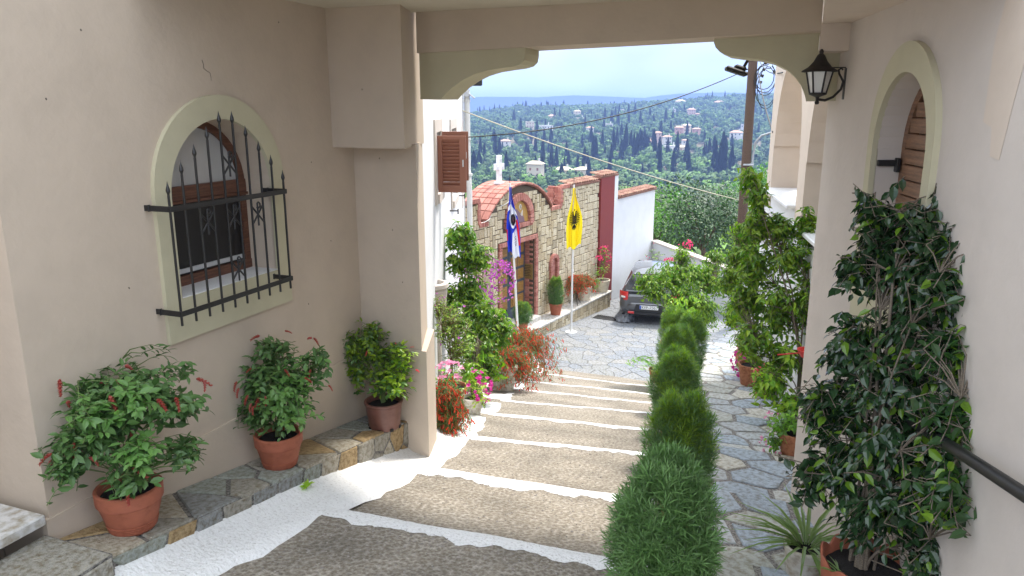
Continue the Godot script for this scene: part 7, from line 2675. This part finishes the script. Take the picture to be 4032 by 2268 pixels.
	# tail lights wrap the corners
	var red := mat("tail_red", lin(0.55, 0.012, 0.010), 0.12, null, 1.0, null, 0.0, {"clearcoat_enabled": true, "clearcoat": 1.0})
	for s in [-1.0, 1.0]:
		b = MB.new()
		rows = []
		for e in [[0.66, 0.0], [0.72, 0.02], [0.80, 0.025], [0.88, 0.015], [0.93, -0.02]]:
			var r := PackedVector3Array()
			for k in 7:
				var a := k / 6.0
				var x := lerpf(0.60 + (0.05 if e[0] < 0.7 else 0.0), 0.868, a)
				r.append(V(x * s, e[0] - 0.02 * a, 0.055 + e[1] - 0.26 * pow(a, 2.5)))
			if s < 0: r.reverse()
			rows.append(r)
		b.sheet(rows)
		var tl := obj("tail_light", b, red, o)
		b = MB.new()
		b.cbox(Transform3D(Basis(V(0, 1, 0), s * 0.45), V(s * 0.735, 0.775, 0.065)), V(0.13, 0.05, 0.02), 0.008)
		obj("lens", b, M.frosted, tl)
		b = MB.new()
		b.cbox(Transform3D(Basis(V(0, 1, 0), s * 0.1), V(s * 0.50, 0.345, 0.118)), V(0.18, 0.065, 0.02), 0.01)
		obj("reflector", b, red, bp)
	# number plate
	var px := at(V(0, 0.52, 0.150))
	b = MB.new()
	b.cbox(px, V(0.52, 0.112, 0.010), 0.003)
	var pl := obj("number_plate", b, mat("plate_white", lin(0.74, 0.75, 0.74), 0.4), o)
	b = MB.new()
	b.bx(px, V(-0.257, -0.052, 0.005), V(-0.215, 0.052, 0.0065))
	obj("blue_band", b, mat("plate_blue", lin(0.02, 0.08, 0.45), 0.4), pl)
	letters(pl, "KYP-7567", px * at(V(0.022, 0, 0.006)), 0.078, M.dark, "number", "Droid Sans", 0.003)
	# wheels
	for s in [-1.0, 1.0]:
		for z in [-0.72, -3.1]:
			var w := Transform3D(Basis(V(0, 0, 1), -s * PI / 2), V(s * 0.74, 0.29, z))
			b = MB.new()
			b.lathe(w, PackedVector2Array([Vector2(0.17, -0.10), Vector2(0.26, -0.105), Vector2(0.29, -0.08), Vector2(0.295, 0.0), Vector2(0.29, 0.08), Vector2(0.26, 0.105), Vector2(0.19, 0.10)]), 26)
			var wh := obj("wheel", b, rubber, o)
			b = MB.new()
			b.lathe(w, PackedVector2Array([Vector2(0.19, 0.09), Vector2(0.16, 0.06), Vector2(0.05, 0.075), Vector2(0.0, 0.08)]), 20)
			obj("rim", b, M.steel, wh)
	# crumpled cover beside the rear wheel
	var n := FastNoiseLite.new()
	n.seed = 8
	n.frequency = 5.0
	rows = []
	for i in 14:
		var r := PackedVector3Array()
		for k in 22:
			var u := i / 13.0
			var a := PI * 1.25 * k / 21.0 - 0.9
			var rad := lerpf(0.34, 0.07, pow(u, 0.8)) * (1.0 + 0.22 * n.get_noise_2d(k * 0.14, u * 1.1))
			var y := 0.62 * u * (1.0 + 0.1 * n.get_noise_2d(k * 0.2 + 9.0, u))
			r.append(V(-cos(a) * rad * 0.8 + u * 0.14 + 0.05 * n.get_noise_2d(k * 0.9, u * 4.0), maxf(0.01, y + 0.12 * n.get_noise_2d(k * 0.6, u * 3.0) + 0.03), sin(a) * rad + 0.06 * n.get_noise_2d(k * 0.8 + 30.0, u * 5.0)))
		rows.append(r)
	b = MB.new()
	b.sheet(rows, true)
	var tp := obj("plastic_cover", b, mat("cover", lin(0.16, 0.17, 0.19), 0.35))
	tp.transform = Transform3D(Basis(V(0, 1, 0), 0.4), V(-4.42, ramp_y(-20.6), -20.55))
	tag(tp, "crumpled grey plastic cover heaped beside the car's rear wheel", "cover")
